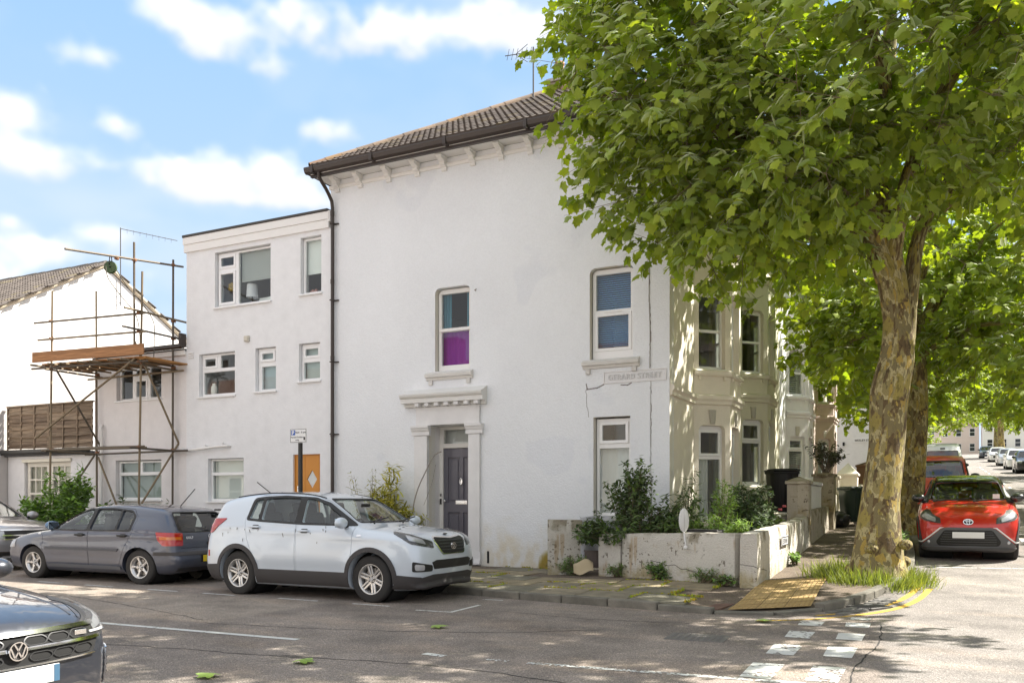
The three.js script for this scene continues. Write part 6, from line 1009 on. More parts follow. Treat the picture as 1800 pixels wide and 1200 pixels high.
  part(root, 'rear_wiper', [rod([-1.79, 1.0, 0.0], [-1.74, 1.04, -0.38], 0.011, 6), new THREE.SphereGeometry(0.03, 8, 6).translate(-1.83, 1.0, 0)], CM.trim);
  part(root, 'washer_nozzle', rbox(0.08, 0.03, 0.12, 0.01).translate(-1.66, 1.33, 0.5), CM.trim);
  part(root, 'exhaust_pipe', rod([-1.6, 0.24, 0.45], [-2.06, 0.23, 0.45], 0.028, 10), CM.disc);
  root.scale.set(1.17, 1.0, 1.06);
}
// ---------------------------------------------------------------- black crossover cut by the left edge of the picture
{
  const root = thing('black_crossover', 'black crossover with a chrome barred honeycomb grille at the lower left corner', 'car', [-2.5, 0, 13.22]); root.scale.set(1.15, 0.9, 0.93);
  const al = (p) => p.map(([x, y, z]) => [-(x - (2.15 - 1.1)) * Math.SQRT1_2 + z * Math.SQRT1_2, y]);
  const s = {
    W: 1.82, H: 1.57, tension: 0.4, belt: [1.02, 0.94], tumble: 0.42, taperF: 0.12, taperR: 0.1, planF: 0.9, planR: -0.9, bowF: 0.20, bowR: 0.1, crown: 0.05, axF: 1.3, axR: -1.3, wr: 0.34, tyreW: 0.22, rim: 0.225, flare: 0.025, round: 0.12, mid: 0.6,
    profile: [[2.0, 0.2], [2.12, 0.28], [2.15, 0.45], [2.15, 0.62], [2.12, 0.76], [2.05, 0.865], [1.86, 0.94], [1.5, 1.0], [1.05, 1.06], [0.7, 1.24], [0.2, 1.48], [-0.3, 1.57], [-1.0, 1.56], [-1.6, 1.47], [-1.9, 1.2], [-2.05, 0.95], [-2.08, 0.6], [-2.02, 0.3], [-1.7, 0.2], [0, 0.2]],
    deck: 0.66, cabin: [-1.8, 1.15],
    windows: [[[-0.06, 1.06], [0.8, 1.06], [0.45, 1.3], [0.1, 1.44], [-0.06, 1.46]], [[-0.85, 1.09], [-0.16, 1.07], [-0.16, 1.46], [-0.6, 1.46], [-0.84, 1.42]]],
    surround: [[[-0.95, 1.04], [0.95, 1.03], [0.5, 1.33], [0.12, 1.475], [-0.6, 1.495], [-0.95, 1.44]]],
    screen: [[-0.66, 1.09], [0.66, 1.09], [0.54, 1.45], [-0.54, 1.45]], screenX: 0.2,
    slots: [{ kind: 'top', pts: [[2.02, -0.95], [2.06, -0.62], [2.0, -0.56], [1.7, -0.68], [1.05, -0.76]], y0: 0.7, y1: 1.2 }, { kind: 'top', pts: [[2.02, 0.95], [2.06, 0.62], [2.0, 0.56], [1.7, 0.68], [1.05, 0.76]], y0: 0.7, y1: 1.2 }],
    spokes: { n: 5, w: 0.3 }, mirror: [0.82, 1.06], paint: carPaint([0.036, 0.040, 0.052], 0.4, 0.33),
    patches: [
      { name: 'grille', mode: 'front', m: mat([0.012, 0.012, 0.012], 0.95), off: 0.005, pts: roundPoly([[-0.6, 0.60], [0.6, 0.60], [0.68, 0.72], [0.62, 0.80], [-0.62, 0.80], [-0.68, 0.72]], 0.03) },
      { name: 'grille_chrome_bar', mode: 'front', m: CM.chrome, off: 0.022, pts: [[-0.64, 0.785], [0.64, 0.785], [0.64, 0.81], [-0.64, 0.81]], skirt: 0.02 },
      { name: 'grille_chrome_bar', mode: 'front', m: CM.chrome, off: 0.022, pts: [[-0.67, 0.695], [0.67, 0.695], [0.67, 0.716], [-0.67, 0.716]], skirt: 0.02 },
      { name: 'grille_chrome_bar', mode: 'front', m: CM.chrome, off: 0.018, pts: [[-0.6, 0.595], [0.6, 0.595], [0.6, 0.605], [-0.6, 0.605]], skirt: 0.02 },
      ...[-1, 1].flatMap((k) => [0, 1, 2].flatMap((i) => [0.65, 0.75].map((y, r) => ({ name: 'grille_mesh', mode: 'front', m: mat([0.06, 0.06, 0.062], 0.35, { metalness: 0.6 }), off: 0.012, pts: roundPoly([[0.075, y], [0.11, y + 0.03], [0.225, y + 0.03], [0.26, y], [0.225, y - 0.03], [0.11, y - 0.03]].map(([a, b]) => [k * (a + i * 0.17 - 0.02 * r), b]), 0.02), holes: [roundPoly([[0.085, y], [0.116, y + 0.024], [0.219, y + 0.024], [0.25, y], [0.219, y - 0.024], [0.116, y - 0.024]].map(([a, b]) => [k * (a + i * 0.17 - 0.02 * r), b]), 0.015)], edge: 0.05 })))),
      { name: 'headlight_bezel', mode: 'corner', both: true, m: mat([0.02, 0.02, 0.022], 0.7), off: 0.003, pts: roundPoly(al([[2.10, 0.70, 0.56], [2.06, 0.81, 0.56], [1.84, 0.94, 0.80], [1.70, 0.95, 0.87], [1.78, 0.80, 0.87], [1.92, 0.70, 0.8]]), 0.02) },
      { name: 'headlight_reflector', mode: 'corner', both: true, m: mat([0.3, 0.31, 0.32], 0.3, { metalness: 0.5 }), off: 0.009, pts: roundPoly(al([[2.05, 0.75, 0.66], [2.04, 0.79, 0.66], [1.86, 0.87, 0.81], [1.88, 0.79, 0.82]]), 0.015) },
      { name: 'running_light', mode: 'corner', both: true, m: mat([0.42, 0.42, 0.42], 0.3), off: 0.012, pts: al([[2.06, 0.735, 0.60], [2.06, 0.75, 0.60], [1.86, 0.75, 0.83], [1.78, 0.9, 0.865], [1.77, 0.89, 0.87], [1.86, 0.73, 0.83]]) },
      { name: 'headlight_lens', mode: 'corner', both: true, m: CM.lens, off: 0.02, skirt: 0.02, pts: roundPoly(al([[2.08, 0.74, 0.58], [2.06, 0.80, 0.58], [1.84, 0.93, 0.80], [1.72, 0.93, 0.86], [1.80, 0.82, 0.86], [1.92, 0.73, 0.8]]), 0.02) },
      { name: 'bumper_intake', mode: 'corner', both: true, m: CM.trim, off: 0.006, pts: roundPoly(al([[2.0, 0.34, 0.72], [2.0, 0.6, 0.74], [1.86, 0.62, 0.86], [1.84, 0.36, 0.86]]), 0.04) },
      { name: 'bumper_light_ring', mode: 'corner', both: true, m: CM.chrome, off: 0.014, pts: roundPoly(al([[2.0, 0.34, 0.72], [2.0, 0.6, 0.74], [1.86, 0.62, 0.86], [1.84, 0.36, 0.86]]), 0.04), holes: [roundPoly(al([[1.985, 0.37, 0.735], [1.985, 0.575, 0.755], [1.875, 0.59, 0.85], [1.86, 0.385, 0.85]]), 0.03)] },
      ...[0.42, 0.47, 0.52].map((y) => ({ name: 'bumper_vent', mode: 'corner', both: true, m: mat([0.07, 0.07, 0.07], 0.3), off: 0.016, pts: al([[1.97, y, 0.76], [1.97, y + 0.014, 0.76], [1.88, y + 0.02, 0.845], [1.88, y + 0.006, 0.845]]) })),
      { name: 'lower_intake', mode: 'front', m: CM.cladding, off: 0.005, pts: roundPoly([[-0.62, 0.26], [0.62, 0.26], [0.66, 0.36], [0.5, 0.42], [-0.5, 0.42], [-0.66, 0.36]], 0.03) },
      { name: 'skid_trim', mode: 'front', m: mat([0.3, 0.3, 0.3], 0.4, { metalness: 0.6 }), off: 0.012, pts: [[-0.7, 0.235], [0.7, 0.235], [0.8, 0.3], [0.78, 0.325], [0.66, 0.265], [-0.66, 0.265], [-0.78, 0.325], [-0.8, 0.3]] },
    ],
  };
  const K = buildCar(root, s), g = flat(K, 'front', 0, 0.7), p = flat(K, 'front', 0.2, 0.5);
  part(root, 'badge_disc', new THREE.CylinderGeometry(0.06, 0.06, 0.02, 32).rotateZ(PI / 2).translate(g.x + 0.014, 0.705, 0), CM.trim);
  part(root, 'round_badge', vw(0.061).map((o) => o.rotateY(PI / 2).translate(g.x + 0.024, 0.705, 0)), CM.chrome);
  part(root, 'number_plate', rbox(0.014, 0.115, 0.54, 0.005).translate(p.x + 0.028, 0.53, 0), CM.plateW);
  part(root, 'plate_band', rbox(0.006, 0.112, 0.04, 0.002).translate(p.x + 0.034, 0.53, -0.247), mat([0.05, 0.12, 0.2], 0.5));
  part(root, 'grille_badge', [rbox(0.01, 0.035, 0.09, 0.004).translate(flat(K, 'front', -0.52, 0.755).x + 0.02, 0.755, -0.5)], CM.chrome);
  for (const k of [-1, 1]) part(root, 'bonnet_crease', (() => { const a = []; for (let i = 0; i <= 16; i++) { const x = lerp(1.02, 1.98, i / 16), z = k * lerp(0.66, 0.52, i / 16); a.push(V(x, ray(K.F, [x, 0.6, z], [0, 1, 0]) + 0.597, z)); } return tubeOf(a, 0.009, 40, 5); })(), s.paint);
  for (const z of [-0.42, 0.34]) part(root, 'wiper', [rod([1.05, 1.09, z + 0.3], [0.92, 1.15, z - 0.34], 0.012, 6)], CM.trim);
}
// ---------------------------------------------------------------- silver-grey car nose to tail with the hatchback's front
{
  const root = thing('silver_car', 'silver grey car with a chrome grille parked in front of the hatchback', 'car', [-15.45, 0, 4.15], -0.02);
  const al = (p) => p.map(([x, y, z]) => [-(x - (2.3 - 1.1)) * Math.SQRT1_2 + z * Math.SQRT1_2, y]);
  const s = {
    W: 1.86, H: 1.5, q: 0.7, tension: 0.4, belt: [1.0, 0.92], tumble: 0.42, taperF: 0.13, taperR: 0.1, planF: 1.0, planR: -0.9, bowF: 0.18, bowR: 0.1, crown: 0.06, axF: 1.36, axR: -1.36, wr: 0.33, tyreW: 0.22, rim: 0.22, flare: 0.02, round: 0.13,
    profile: [[2.15, 0.2], [2.27, 0.32], [2.3, 0.55], [2.28, 0.7], [2.2, 0.84], [1.95, 0.93], [1.5, 1.0], [1.05, 1.04], [0.7, 1.2], [0.2, 1.42], [-0.4, 1.5], [-1.0, 1.47], [-1.6, 1.3], [-2.1, 1.0], [-2.25, 0.85], [-2.25, 0.4], [-2.1, 0.22], [0, 0.2]],
    deck: 0.64, cabin: [-1.8, 1.15], windows: [[[-0.06, 1.02], [0.8, 1.02], [0.45, 1.22], [0.1, 1.37], [-0.06, 1.39]], [[-0.95, 1.04], [-0.16, 1.03], [-0.16, 1.39], [-0.6, 1.37]]], surround: [],
    screen: [[-0.66, 1.06], [0.66, 1.06], [0.54, 1.4], [-0.54, 1.4]], screenX: 0.2, spokes: { n: 5, w: 0.3 }, mirror: [0.82, 1.03], paint: carPaint([0.40, 0.39, 0.40], 0.6, 0.3),
    slots: [{ kind: 'top', pts: [[2.3, 0.5], [2.1, 0.62], [1.6, 0.72], [1.05, 0.76]], y0: 0.7, y1: 1.2 }],
    patches: [
      { name: 'grille', mode: 'front', m: CM.trim, off: 0.005, pts: [[-0.55, 0.62], [0.55, 0.62], [0.55, 0.8], [-0.55, 0.8]] }, ...[0.615, 0.69, 0.79].map((y) => ({ name: 'grille_bar', mode: 'front', m: CM.chrome, off: 0.018, pts: rectPts(-0.6, y, 0.6, y + 0.025) })),
      { name: 'headlight', mode: 'corner', both: true, m: CM.reflector, off: 0.004, pts: roundPoly(al([[2.25, 0.64, 0.6], [2.24, 0.78, 0.6], [1.95, 0.86, 0.82], [1.98, 0.7, 0.84]]), 0.03) }, { name: 'headlight_lens', mode: 'corner', both: true, m: CM.lens, off: 0.016, pts: roundPoly(al([[2.25, 0.64, 0.6], [2.24, 0.78, 0.6], [1.95, 0.86, 0.82], [1.98, 0.7, 0.84]]), 0.03) },
      { name: 'lower_intake', mode: 'front', m: CM.trim, off: 0.005, pts: [[-0.7, 0.24], [0.7, 0.24], [0.7, 0.38], [-0.7, 0.38]] }, { name: 'intake_trim', mode: 'front', m: CM.chrome, off: 0.014, pts: rectPts(-0.72, 0.375, 0.72, 0.395) },
    ],
  };
  const K = buildCar(root, s), p = flat(K, 'front', 0.2, 0.48);
  part(root, 'number_plate', rbox(0.014, 0.115, 0.54, 0.005).translate(p.x + 0.03, 0.49, 0), CM.plateW);
  part(root, 'plate_band', rbox(0.006, 0.112, 0.05, 0.002).translate(p.x + 0.036, 0.49, 0.243), CM.blue);
  root.scale.setScalar(1.08);
}
// ---------------------------------------------------------------- red city car facing down the hill
const SLOPE_A = Math.atan(SLOPE);
function onHill(o, x, z) { o.position.set(x, gy(x, z), z); o.rotation.set(0, -PI / 2, 0); const f = gy(x, z + 1.3) - gy(x, z - 1.3); o.rotation.order = 'YXZ'; o.rotation.z = Math.atan2(f, 2.6); }
{
  const root = thing('red_city_car', 'bright red small car with a black roof and dark grille trim facing the junction', 'car');
  const al = (p) => p.map(([x, y, z]) => [-(x - (1.86 - 1.1)) * Math.SQRT1_2 + z * Math.SQRT1_2, y]);
  const s = {
    W: 1.74, H: 1.52, tension: 0.4, belt: [1.05, 0.95], tumble: 0.42, taperF: 0.14, taperR: 0.12, planF: 0.75, planR: -0.75, bowF: 0.20, bowR: 0.1, crown: 0.06, axF: 1.215, axR: -1.215, wr: 0.345, tyreW: 0.2, rim: 0.225, flare: 0.03, round: 0.12,
    profile: [[1.72, 0.2], [1.84, 0.3], [1.86, 0.48], [1.84, 0.66], [1.77, 0.80], [1.66, 0.90], [1.4, 0.99], [1.02, 1.06], [0.9, 1.10], [0.6, 1.27], [0.2, 1.45], [-0.25, 1.52], [-0.8, 1.52], [-1.35, 1.45], [-1.6, 1.25], [-1.74, 0.95], [-1.8, 0.6], [-1.76, 0.32], [-1.5, 0.2], [0, 0.19]],
    deck: 0.66, cabin: [-1.6, 1.08], seats: [0.0, -0.75],
    windows: [[[-0.1, 1.06], [0.72, 1.06], [0.45, 1.24], [0.15, 1.38], [-0.1, 1.42]], [[-0.8, 1.09], [-0.2, 1.07], [-0.2, 1.42], [-0.65, 1.40]]], surround: [[[-0.9, 1.04], [0.9, 1.03], [0.5, 1.27], [0.17, 1.41], [-0.2, 1.45], [-0.75, 1.43]]],
    screen: [[-0.66, 1.105], [0.66, 1.105], [0.56, 1.42], [-0.56, 1.42]], screenX: 0.15, doors: [{ name: 'front_door', pts: [[-0.16, 0.34], [0.82, 0.34], [0.86, 0.7], [0.86, 1.03], [0.5, 1.28], [0.16, 1.425], [-0.16, 1.46]], handle: [-0.0, 0.98] }], vis: 1,
    slots: [{ kind: 'top', pts: [[1.72, 0.0], [1.7, 0.4], [1.6, 0.62], [1.3, 0.70], [0.95, 0.74]], y0: 0.75, y1: 1.2 }, { kind: 'top', pts: [[1.72, 0.0], [1.7, -0.4], [1.6, -0.62], [1.3, -0.70], [0.95, -0.74]], y0: 0.75, y1: 1.2 }],
    spokes: { n: 5, w: 0.3, dark: true }, mirror: [0.78, 1.08], mirrorM: pmat([0.015, 0.015, 0.016], 0.25, { clearcoat: 1 }), paint: carPaint([0.55, 0.022, 0.012], 0.1, 0.28),
    patches: [
      { name: 'roof_panel', mode: 'top', m: pmat([0.018, 0.018, 0.02], 0.12, { clearcoat: 1 }), off: 0.005, pts: roundPoly([[0.18, -0.56], [0.18, 0.56], [-1.3, 0.53], [-1.3, -0.53]], 0.06), edge: 0.12 },
      { name: 'screen_pillar', mode: 'front', m: pmat([0.018, 0.018, 0.02], 0.15, { clearcoat: 1 }), off: 0.006, pts: [[-0.70, 1.09], [-0.665, 1.10], [-0.565, 1.43], [0.565, 1.43], [0.665, 1.10], [0.70, 1.09], [0.60, 1.455], [-0.60, 1.455]] },
      { name: 'grille_surround', mode: 'front', m: mat([0.10, 0.10, 0.105], 0.55), off: 0.016, edge: 0.045, pts: roundPoly([[-0.8, 0.252], [0.8, 0.252], [0.74, 0.34], [0.46, 0.60], [0.38, 0.635], [-0.38, 0.635], [-0.46, 0.60], [-0.74, 0.34]], 0.03) },
      { name: 'grille', mode: 'front', m: mat([0.012, 0.012, 0.012], 0.7), off: 0.024, pts: roundPoly([[-0.5, 0.30], [0.5, 0.30], [0.54, 0.37], [0.4, 0.585], [-0.4, 0.585], [-0.54, 0.37]], 0.04) },
      ...[...Array(6).keys()].map((i) => ({ name: 'grille_mesh', mode: 'front', m: mat([0.05, 0.05, 0.05], 0.4), off: 0.03, pts: rectPts(-0.46 + Math.max(0, i - 2) * 0.02, 0.325 + i * 0.043, 0.46 - Math.max(0, i - 2) * 0.02, 0.338 + i * 0.043) })),
      { name: 'side_flash', mode: 'front', m: CM.white, off: 0.024, pts: [[0.40, 0.635], [0.46, 0.612], [0.76, 0.345], [0.83, 0.335], [0.83, 0.355], [0.77, 0.365], [0.47, 0.632]] },
      { name: 'side_flash', mode: 'front', m: CM.white, off: 0.024, pts: mirrorPts([[0.40, 0.635], [0.46, 0.612], [0.76, 0.345], [0.83, 0.335], [0.83, 0.355], [0.77, 0.365], [0.47, 0.632]]) },
      { name: 'headlight_bezel', mode: 'corner', both: true, m: CM.darkAlloy, off: 0.003, pts: roundPoly(al([[1.79, 0.70, 0.46], [1.74, 0.80, 0.48], [1.52, 0.93, 0.72], [1.38, 0.95, 0.78], [1.42, 0.84, 0.82], [1.6, 0.76, 0.76]]), 0.03) },
      { name: 'headlight_reflector', mode: 'corner', both: true, m: CM.reflector, off: 0.008, pts: roundPoly(al([[1.74, 0.73, 0.54], [1.71, 0.80, 0.55], [1.5, 0.90, 0.74], [1.52, 0.82, 0.77]]), 0.02) },
      { name: 'headlight_lens', mode: 'corner', both: true, m: CM.lens, off: 0.018, skirt: 0.018, pts: roundPoly(al([[1.79, 0.70, 0.46], [1.74, 0.80, 0.48], [1.52, 0.93, 0.72], [1.38, 0.95, 0.78], [1.42, 0.84, 0.82], [1.6, 0.76, 0.76]]), 0.03) },
      { name: 'lower_lip', mode: 'front', m: CM.cladding, off: 0.03, edge: 0.045, pts: [[-0.82, 0.205], [0.82, 0.205], [0.82, 0.25], [-0.82, 0.25]] },
      { name: 'arch_trim', mode: 'side', both: true, m: CM.cladding, off: 0.012, pts: arcPts(1.215, 0.345, 0.39, 0.46, -0.1, PI + 0.1, 20), edge: 0.1 },
    ],
  };
  const K = buildCar(root, s), g = flat(K, 'front', 0, 0.735), p = flat(K, 'front', 0.2, 0.49);
  part(root, 'badge', [ovalRing(0.085, 0.058, 0.012, 0.012), ovalRing(0.03, 0.052, 0.01, 0.012), ovalRing(0.06, 0.022, 0.01, 0.012).translate(0, 0.024, 0)].map((o) => o.rotateY(PI / 2).rotateZ(0.35).translate(g.x + 0.006, 0.74, 0)), CM.chrome);
  part(root, 'badge_disc', new THREE.CylinderGeometry(1, 1, 0.012, 28).rotateZ(PI / 2).scale(1, 0.058, 0.085).rotateZ(0.35).translate(g.x + 0.002, 0.735, 0), CM.trim);
  part(root, 'number_plate', rbox(0.014, 0.115, 0.53, 0.005).rotateZ(0.06).translate(p.x + 0.042, 0.5, 0), CM.plateW);
  for (const z of [-0.66, 0.66]) part(root, 'fog_light', [new THREE.SphereGeometry(0.035, 12, 8).scale(0.4, 1, 1).translate(flat(K, 'front', z, 0.36).x + 0.012, 0.36, z)], CM.reflector);
  for (const z of [-0.40, 0.3]) part(root, 'wiper', [rod([1.0, 1.08, z + 0.3], [0.9, 1.13, z - 0.34], 0.012, 6)], CM.trim);
  part(root, 'parking_permit', rbox(0.004, 0.09, 0.12, 0.002).translate(flat(K, 'front', -0.5, 1.17).x - 0.03, 1.17, -0.5), CM.white);
  onHill(root, 5.18, -3.75);
}
// ---------------------------------------------------------------- red people carrier and white van behind it
{
  const root = thing('red_people_carrier', 'tall red people carrier parked behind the red city car', 'car');
  const s = {
    W: 1.84, H: 1.82, q: 0.75, tension: 0.4, belt: [1.15, 1.05], tumble: 0.22, taperF: 0.12, taperR: 0.06, planF: 1.0, planR: -1.4, bowF: 0.16, bowR: 0.04, crown: 0.06, axF: 1.4, axR: -1.35, wr: 0.33, tyreW: 0.2, rim: 0.2, flare: 0.02, round: 0.12,
    profile: [[2.1, 0.22], [2.2, 0.4], [2.2, 0.62], [2.14, 0.85], [1.95, 1.0], [1.55, 1.12], [1.3, 1.22], [0.95, 1.5], [0.6, 1.72], [0.2, 1.81], [-0.6, 1.83], [-1.6, 1.80], [-2.1, 1.72], [-2.2, 1.4], [-2.24, 0.8], [-2.2, 0.35], [-1.9, 0.22], [0, 0.2]],
    deck: 0.75, cabin: [-2.0, 1.35], windows: [[[-0.1, 1.2], [1.0, 1.18], [0.75, 1.45], [0.5, 1.62], [-0.1, 1.68]], [[-1.2, 1.2], [-0.2, 1.2], [-0.2, 1.68], [-1.2, 1.68]]], surround: [[[-1.3, 1.16], [1.2, 1.14], [0.8, 1.5], [0.52, 1.67], [-1.25, 1.73]]],
    screen: [[-0.7, 1.24], [0.7, 1.24], [0.62, 1.68], [-0.62, 1.68]], screenX: 0.4, spokes: { n: 5, w: 0.3 }, mirror: [1.0, 1.2], mirrorM: CM.trim, paint: pmat([0.46, 0.006, 0.005], 0.4, { clearcoat: 0.4, clearcoatRoughness: 0.15 }),
    patches: [{ name: 'grille', mode: 'front', m: CM.trim, off: 0.006, pts: [[-0.5, 0.5], [0.5, 0.5], [0.5, 0.7], [-0.5, 0.7]] }, { name: 'headlight', mode: 'corner', both: true, m: CM.reflector, off: 0.006, pts: [[2.1, 0.8, 0.55], [2.05, 0.95, 0.55], [1.7, 1.05, 0.84], [1.8, 0.85, 0.84]] }],
  };
  buildCar(root, s);
  part(root, 'sun_visor', [rbox(0.04, 0.14, 0.5, 0.02).rotateZ(-0.6).translate(0.55, 1.6, 0.34), rbox(0.04, 0.14, 0.5, 0.02).rotateZ(-0.6).translate(0.55, 1.6, -0.34)], mat([0.3, 0.3, 0.28], 0.9));
  onHill(root, 4.62, -12.9);
}
{
  const root = thing('white_van', 'tall white panel van with a ribbed roof behind the red people carrier', 'van');
  const s = {
    W: 2.0, H: 2.5, q: 0.6, tension: 0.3, belt: [1.6, 1.2], tumble: 0.12, taperF: 0.12, taperR: 0.02, planF: 1.6, planR: -2.2, bowF: 0.14, bowR: 0.01, crown: 0.05, axF: 1.8, axR: -1.6, wr: 0.35, tyreW: 0.22, rim: 0.2, flare: 0.01, round: 0.12,
    profile: [[2.6, 0.25], [2.7, 0.5], [2.68, 0.9], [2.5, 1.15], [2.2, 1.3], [1.8, 1.7], [1.4, 2.1], [1.1, 2.4], [0.6, 2.5], [-1, 2.52], [-2.6, 2.5], [-2.72, 2.4], [-2.75, 1], [-2.72, 0.35], [-2.5, 0.25], [0, 0.22]],
    deck: 0.9, cabin: [0.3, 2.1], windows: [[[0.9, 1.35], [1.75, 1.33], [1.5, 1.65], [1.25, 1.9], [0.9, 1.95]]], surround: [], screen: [[-0.75, 1.4], [0.75, 1.4], [0.68, 2.15], [-0.68, 2.15]], screenX: 0.8, seats: [1.0], spokes: { n: 5, w: 0.3 }, mirror: [1.75, 1.4], mirrorM: CM.trim, paint: carPaint([0.74, 0.75, 0.76], 0, 0.35), patches: [],
  };
  const K = buildCar(root, s);
  part(root, 'roof_seam', [0.5, -0.3, -1.1, -1.9].map((x) => { const a = []; for (let i = 0; i <= 10; i++) { const z = lerp(-0.85, 0.85, i / 10); a.push(V(x, ray(K.F, [x, 0.7, z], [0, 1, 0], 3) + 0.706, z)); } return tubeOf(a, 0.012, 20, 5); }), mat([0.4, 0.42, 0.45], 0.5));
  root.scale.setScalar(0.86); onHill(root, 4.75, -27);
}
// ---------------------------------------------------------------- far parked cars up the hill on the right
{
  const mk = (name, paintC, label, x, z, src) => {
    const root = thing(name, label, 'car', [0, 0, 0], 0, 'cars parked on the right up the hill');
    if (src) { for (const c of src.children) root.add(c.clone()); root.traverse((o) => { if (o.isMesh && o.material.userData.isPaint) o.material = paintC; }); }
    else {
      const P = paintC; P.userData.isPaint = true;
      buildCar(root, { W: 1.8, H: 1.55, q: 0.5, tension: 0.4, belt: [1.02, 0.95], tumble: 0.42, taperF: 0.12, taperR: 0.1, planF: 0.9, planR: -0.9, bowF: 0.16, bowR: 0.1, crown: 0.06, axF: 1.3, axR: -1.3, wr: 0.33, tyreW: 0.2, rim: 0.2, flare: 0.02, round: 0.13,
        profile: [[2.0, 0.22], [2.1, 0.4], [2.1, 0.65], [2.0, 0.85], [1.5, 0.98], [1.05, 1.05], [0.6, 1.28], [0.2, 1.47], [-0.3, 1.55], [-1.2, 1.53], [-1.65, 1.42], [-1.9, 1.1], [-2.05, 0.85], [-2.06, 0.4], [-1.9, 0.22], [0, 0.2]],
        deck: 0.66, cabin: [-1.7, 1.1], windows: [[[-0.06, 1.04], [0.8, 1.04], [0.45, 1.28], [0.1, 1.42], [-0.06, 1.44]], [[-0.9, 1.07], [-0.16, 1.05], [-0.16, 1.44], [-0.7, 1.43]]], surround: [], screen: [[-0.66, 1.08], [0.66, 1.08], [0.54, 1.43], [-0.54, 1.43]], spokes: { n: 5, w: 0.3 }, mirror: [0.8, 1.05], mirrorSides: [1, -1], paint: P,
        patches: [{ name: 'grille', mode: 'front', m: CM.trim, off: 0.006, pts: [[-0.5, 0.45], [0.5, 0.45], [0.5, 0.68], [-0.5, 0.68]] }, { name: 'headlight', mode: 'corner', both: true, m: CM.reflector, off: 0.006, pts: [[2.05, 0.72, 0.55], [2.0, 0.84, 0.55], [1.72, 0.9, 0.82], [1.78, 0.75, 0.84]] }, { name: 'number_plate', mode: 'front', m: CM.plateW, off: 0.014, pts: rectPts(-0.27, 0.5, 0.27, 0.62) }] });
    }
    onHill(root, x, z); return root;
  };
  const a = mk('hill_car', carPaint([0.03, 0.03, 0.035], 0.3), 'black car facing down the hill, nearest of the row on the right', 10.0, -52);
  mk('hill_car', carPaint([0.72, 0.72, 0.72]), 'white car behind the black car in the row up the hill', 9.95, -61, a);
  mk('hill_car', carPaint([0.5, 0.52, 0.54], 0.5), 'silver car third in the row up the hill', 9.95, -72, a);
  mk('hill_car', carPaint([0.7, 0.7, 0.68]), 'white car fourth in the row, nearly at the crest of the hill', 9.95, -88, a);
  mk('hill_car', carPaint([0.04, 0.05, 0.07], 0.3), 'dark car parked alone furthest up the hill', 9.9, -112, a);
}
// ---------------------------------------------------------------- leaves and trees
function leafGeo(outline, fold = 0.14, curl = 0.12) {             // half outline, mirrored; fan from the midrib
  const pos = [], idx = [], L = outline.length; const mid = [[0, 0.02], [0, 0.35], [0, 0.7], [0, 1]];
  const P = (x, y) => pos.push(x, y, -fold * Math.abs(x) - curl * y * y);
  mid.forEach(([x, y]) => P(x, y));
  for (const s of [1, -1]) {
    const b = pos.length / 3; outline.forEach(([x, y]) => P(s * x, y));
    const near = (y) => y < 0.2 ? 0 : y < 0.52 ? 1 : y < 0.85 ? 2 : 3;
    for (let i = 0; i + 1 < L; i++) { const m = near((outline[i][1] + outline[i + 1][1]) / 2), t = s > 0 ? [m, b + i, b + i + 1] : [m, b + i + 1, b + i]; idx.push(...t); }
    for (let m = 0; m < 3; m++) { let k = outline.findIndex((p, i) => i && near((outline[i - 1][1] + p[1]) / 2) > m); if (k < 1) k = L - 1; else k -= 1; const t = s > 0 ? [m, b + k, m + 1] : [m, m + 1, b + k]; idx.push(...t); }
  }
  const g = new THREE.BufferGeometry(); g.setAttribute('position', new THREE.Float32BufferAttribute(pos, 3)); g.setIndex(idx); g.computeVertexNormals(); return norm(g);
}
const planeLeaf = leafGeo([[0.0, 0.02], [0.2, -0.06], [0.40, -0.04], [0.45, 0.06], [0.37, 0.2], [0.50, 0.34], [0.60, 0.50], [0.44, 0.53], [0.31, 0.60], [0.26, 0.78], [0.13, 0.84], [0.0, 1.06]], 0.22, 0.2);
const ovalLeaf = leafGeo([[0.0, 0.0], [0.14, 0.12], [0.22, 0.35], [0.20, 0.6], [0.10, 0.85], [0.0, 1.0]], 0.3, 0.2);
const longLeaf = leafGeo([[0.0, 0.0], [0.06, 0.15], [0.085, 0.4], [0.06, 0.75], [0.0, 1.0]], 0.3, 0.3);
const leafMat = (c, t = 0.42) => pmat(c, 0.92, { transmission: t, thickness: 0, side: THREE.DoubleSide });
// put leaves as instances: list of [position, tip direction, normal hint, size, tint]
function leaves(parent, name, geo, m, list, seed, tone = 0.35) {
  const im = new THREE.InstancedMesh(geo, m, list.length), M4 = new THREE.Matrix4(), cc = new THREE.Color(), R = rng(seed), X = V(0, 0, 0), Y = V(0, 0, 0), Z = V(0, 0, 0);
  list.forEach(([p, t, n, s], i) => {
    Y.copy(t).normalize(); X.crossVectors(Y, n).normalize(); if (X.lengthSq() < 0.1) X.set(1, 0, 0); Z.crossVectors(X, Y);
    M4.makeBasis(X.clone().multiplyScalar(s), Y.clone().multiplyScalar(s), Z.clone().multiplyScalar(s)).setPosition(p); im.setMatrixAt(i, M4);
    const k = 1 + tone * (R() - 0.5) * 2, w = R(); im.setColorAt(i, cc.setRGB(k * (0.85 + 0.35 * w), k * (0.92 + 0.16 * w), k * (1.1 - 0.5 * w)));
  });
  im.name = name; im.userData.kind = 'stuff'; im.castShadow = im.receiveShadow = true; parent.add(im); return im;
}
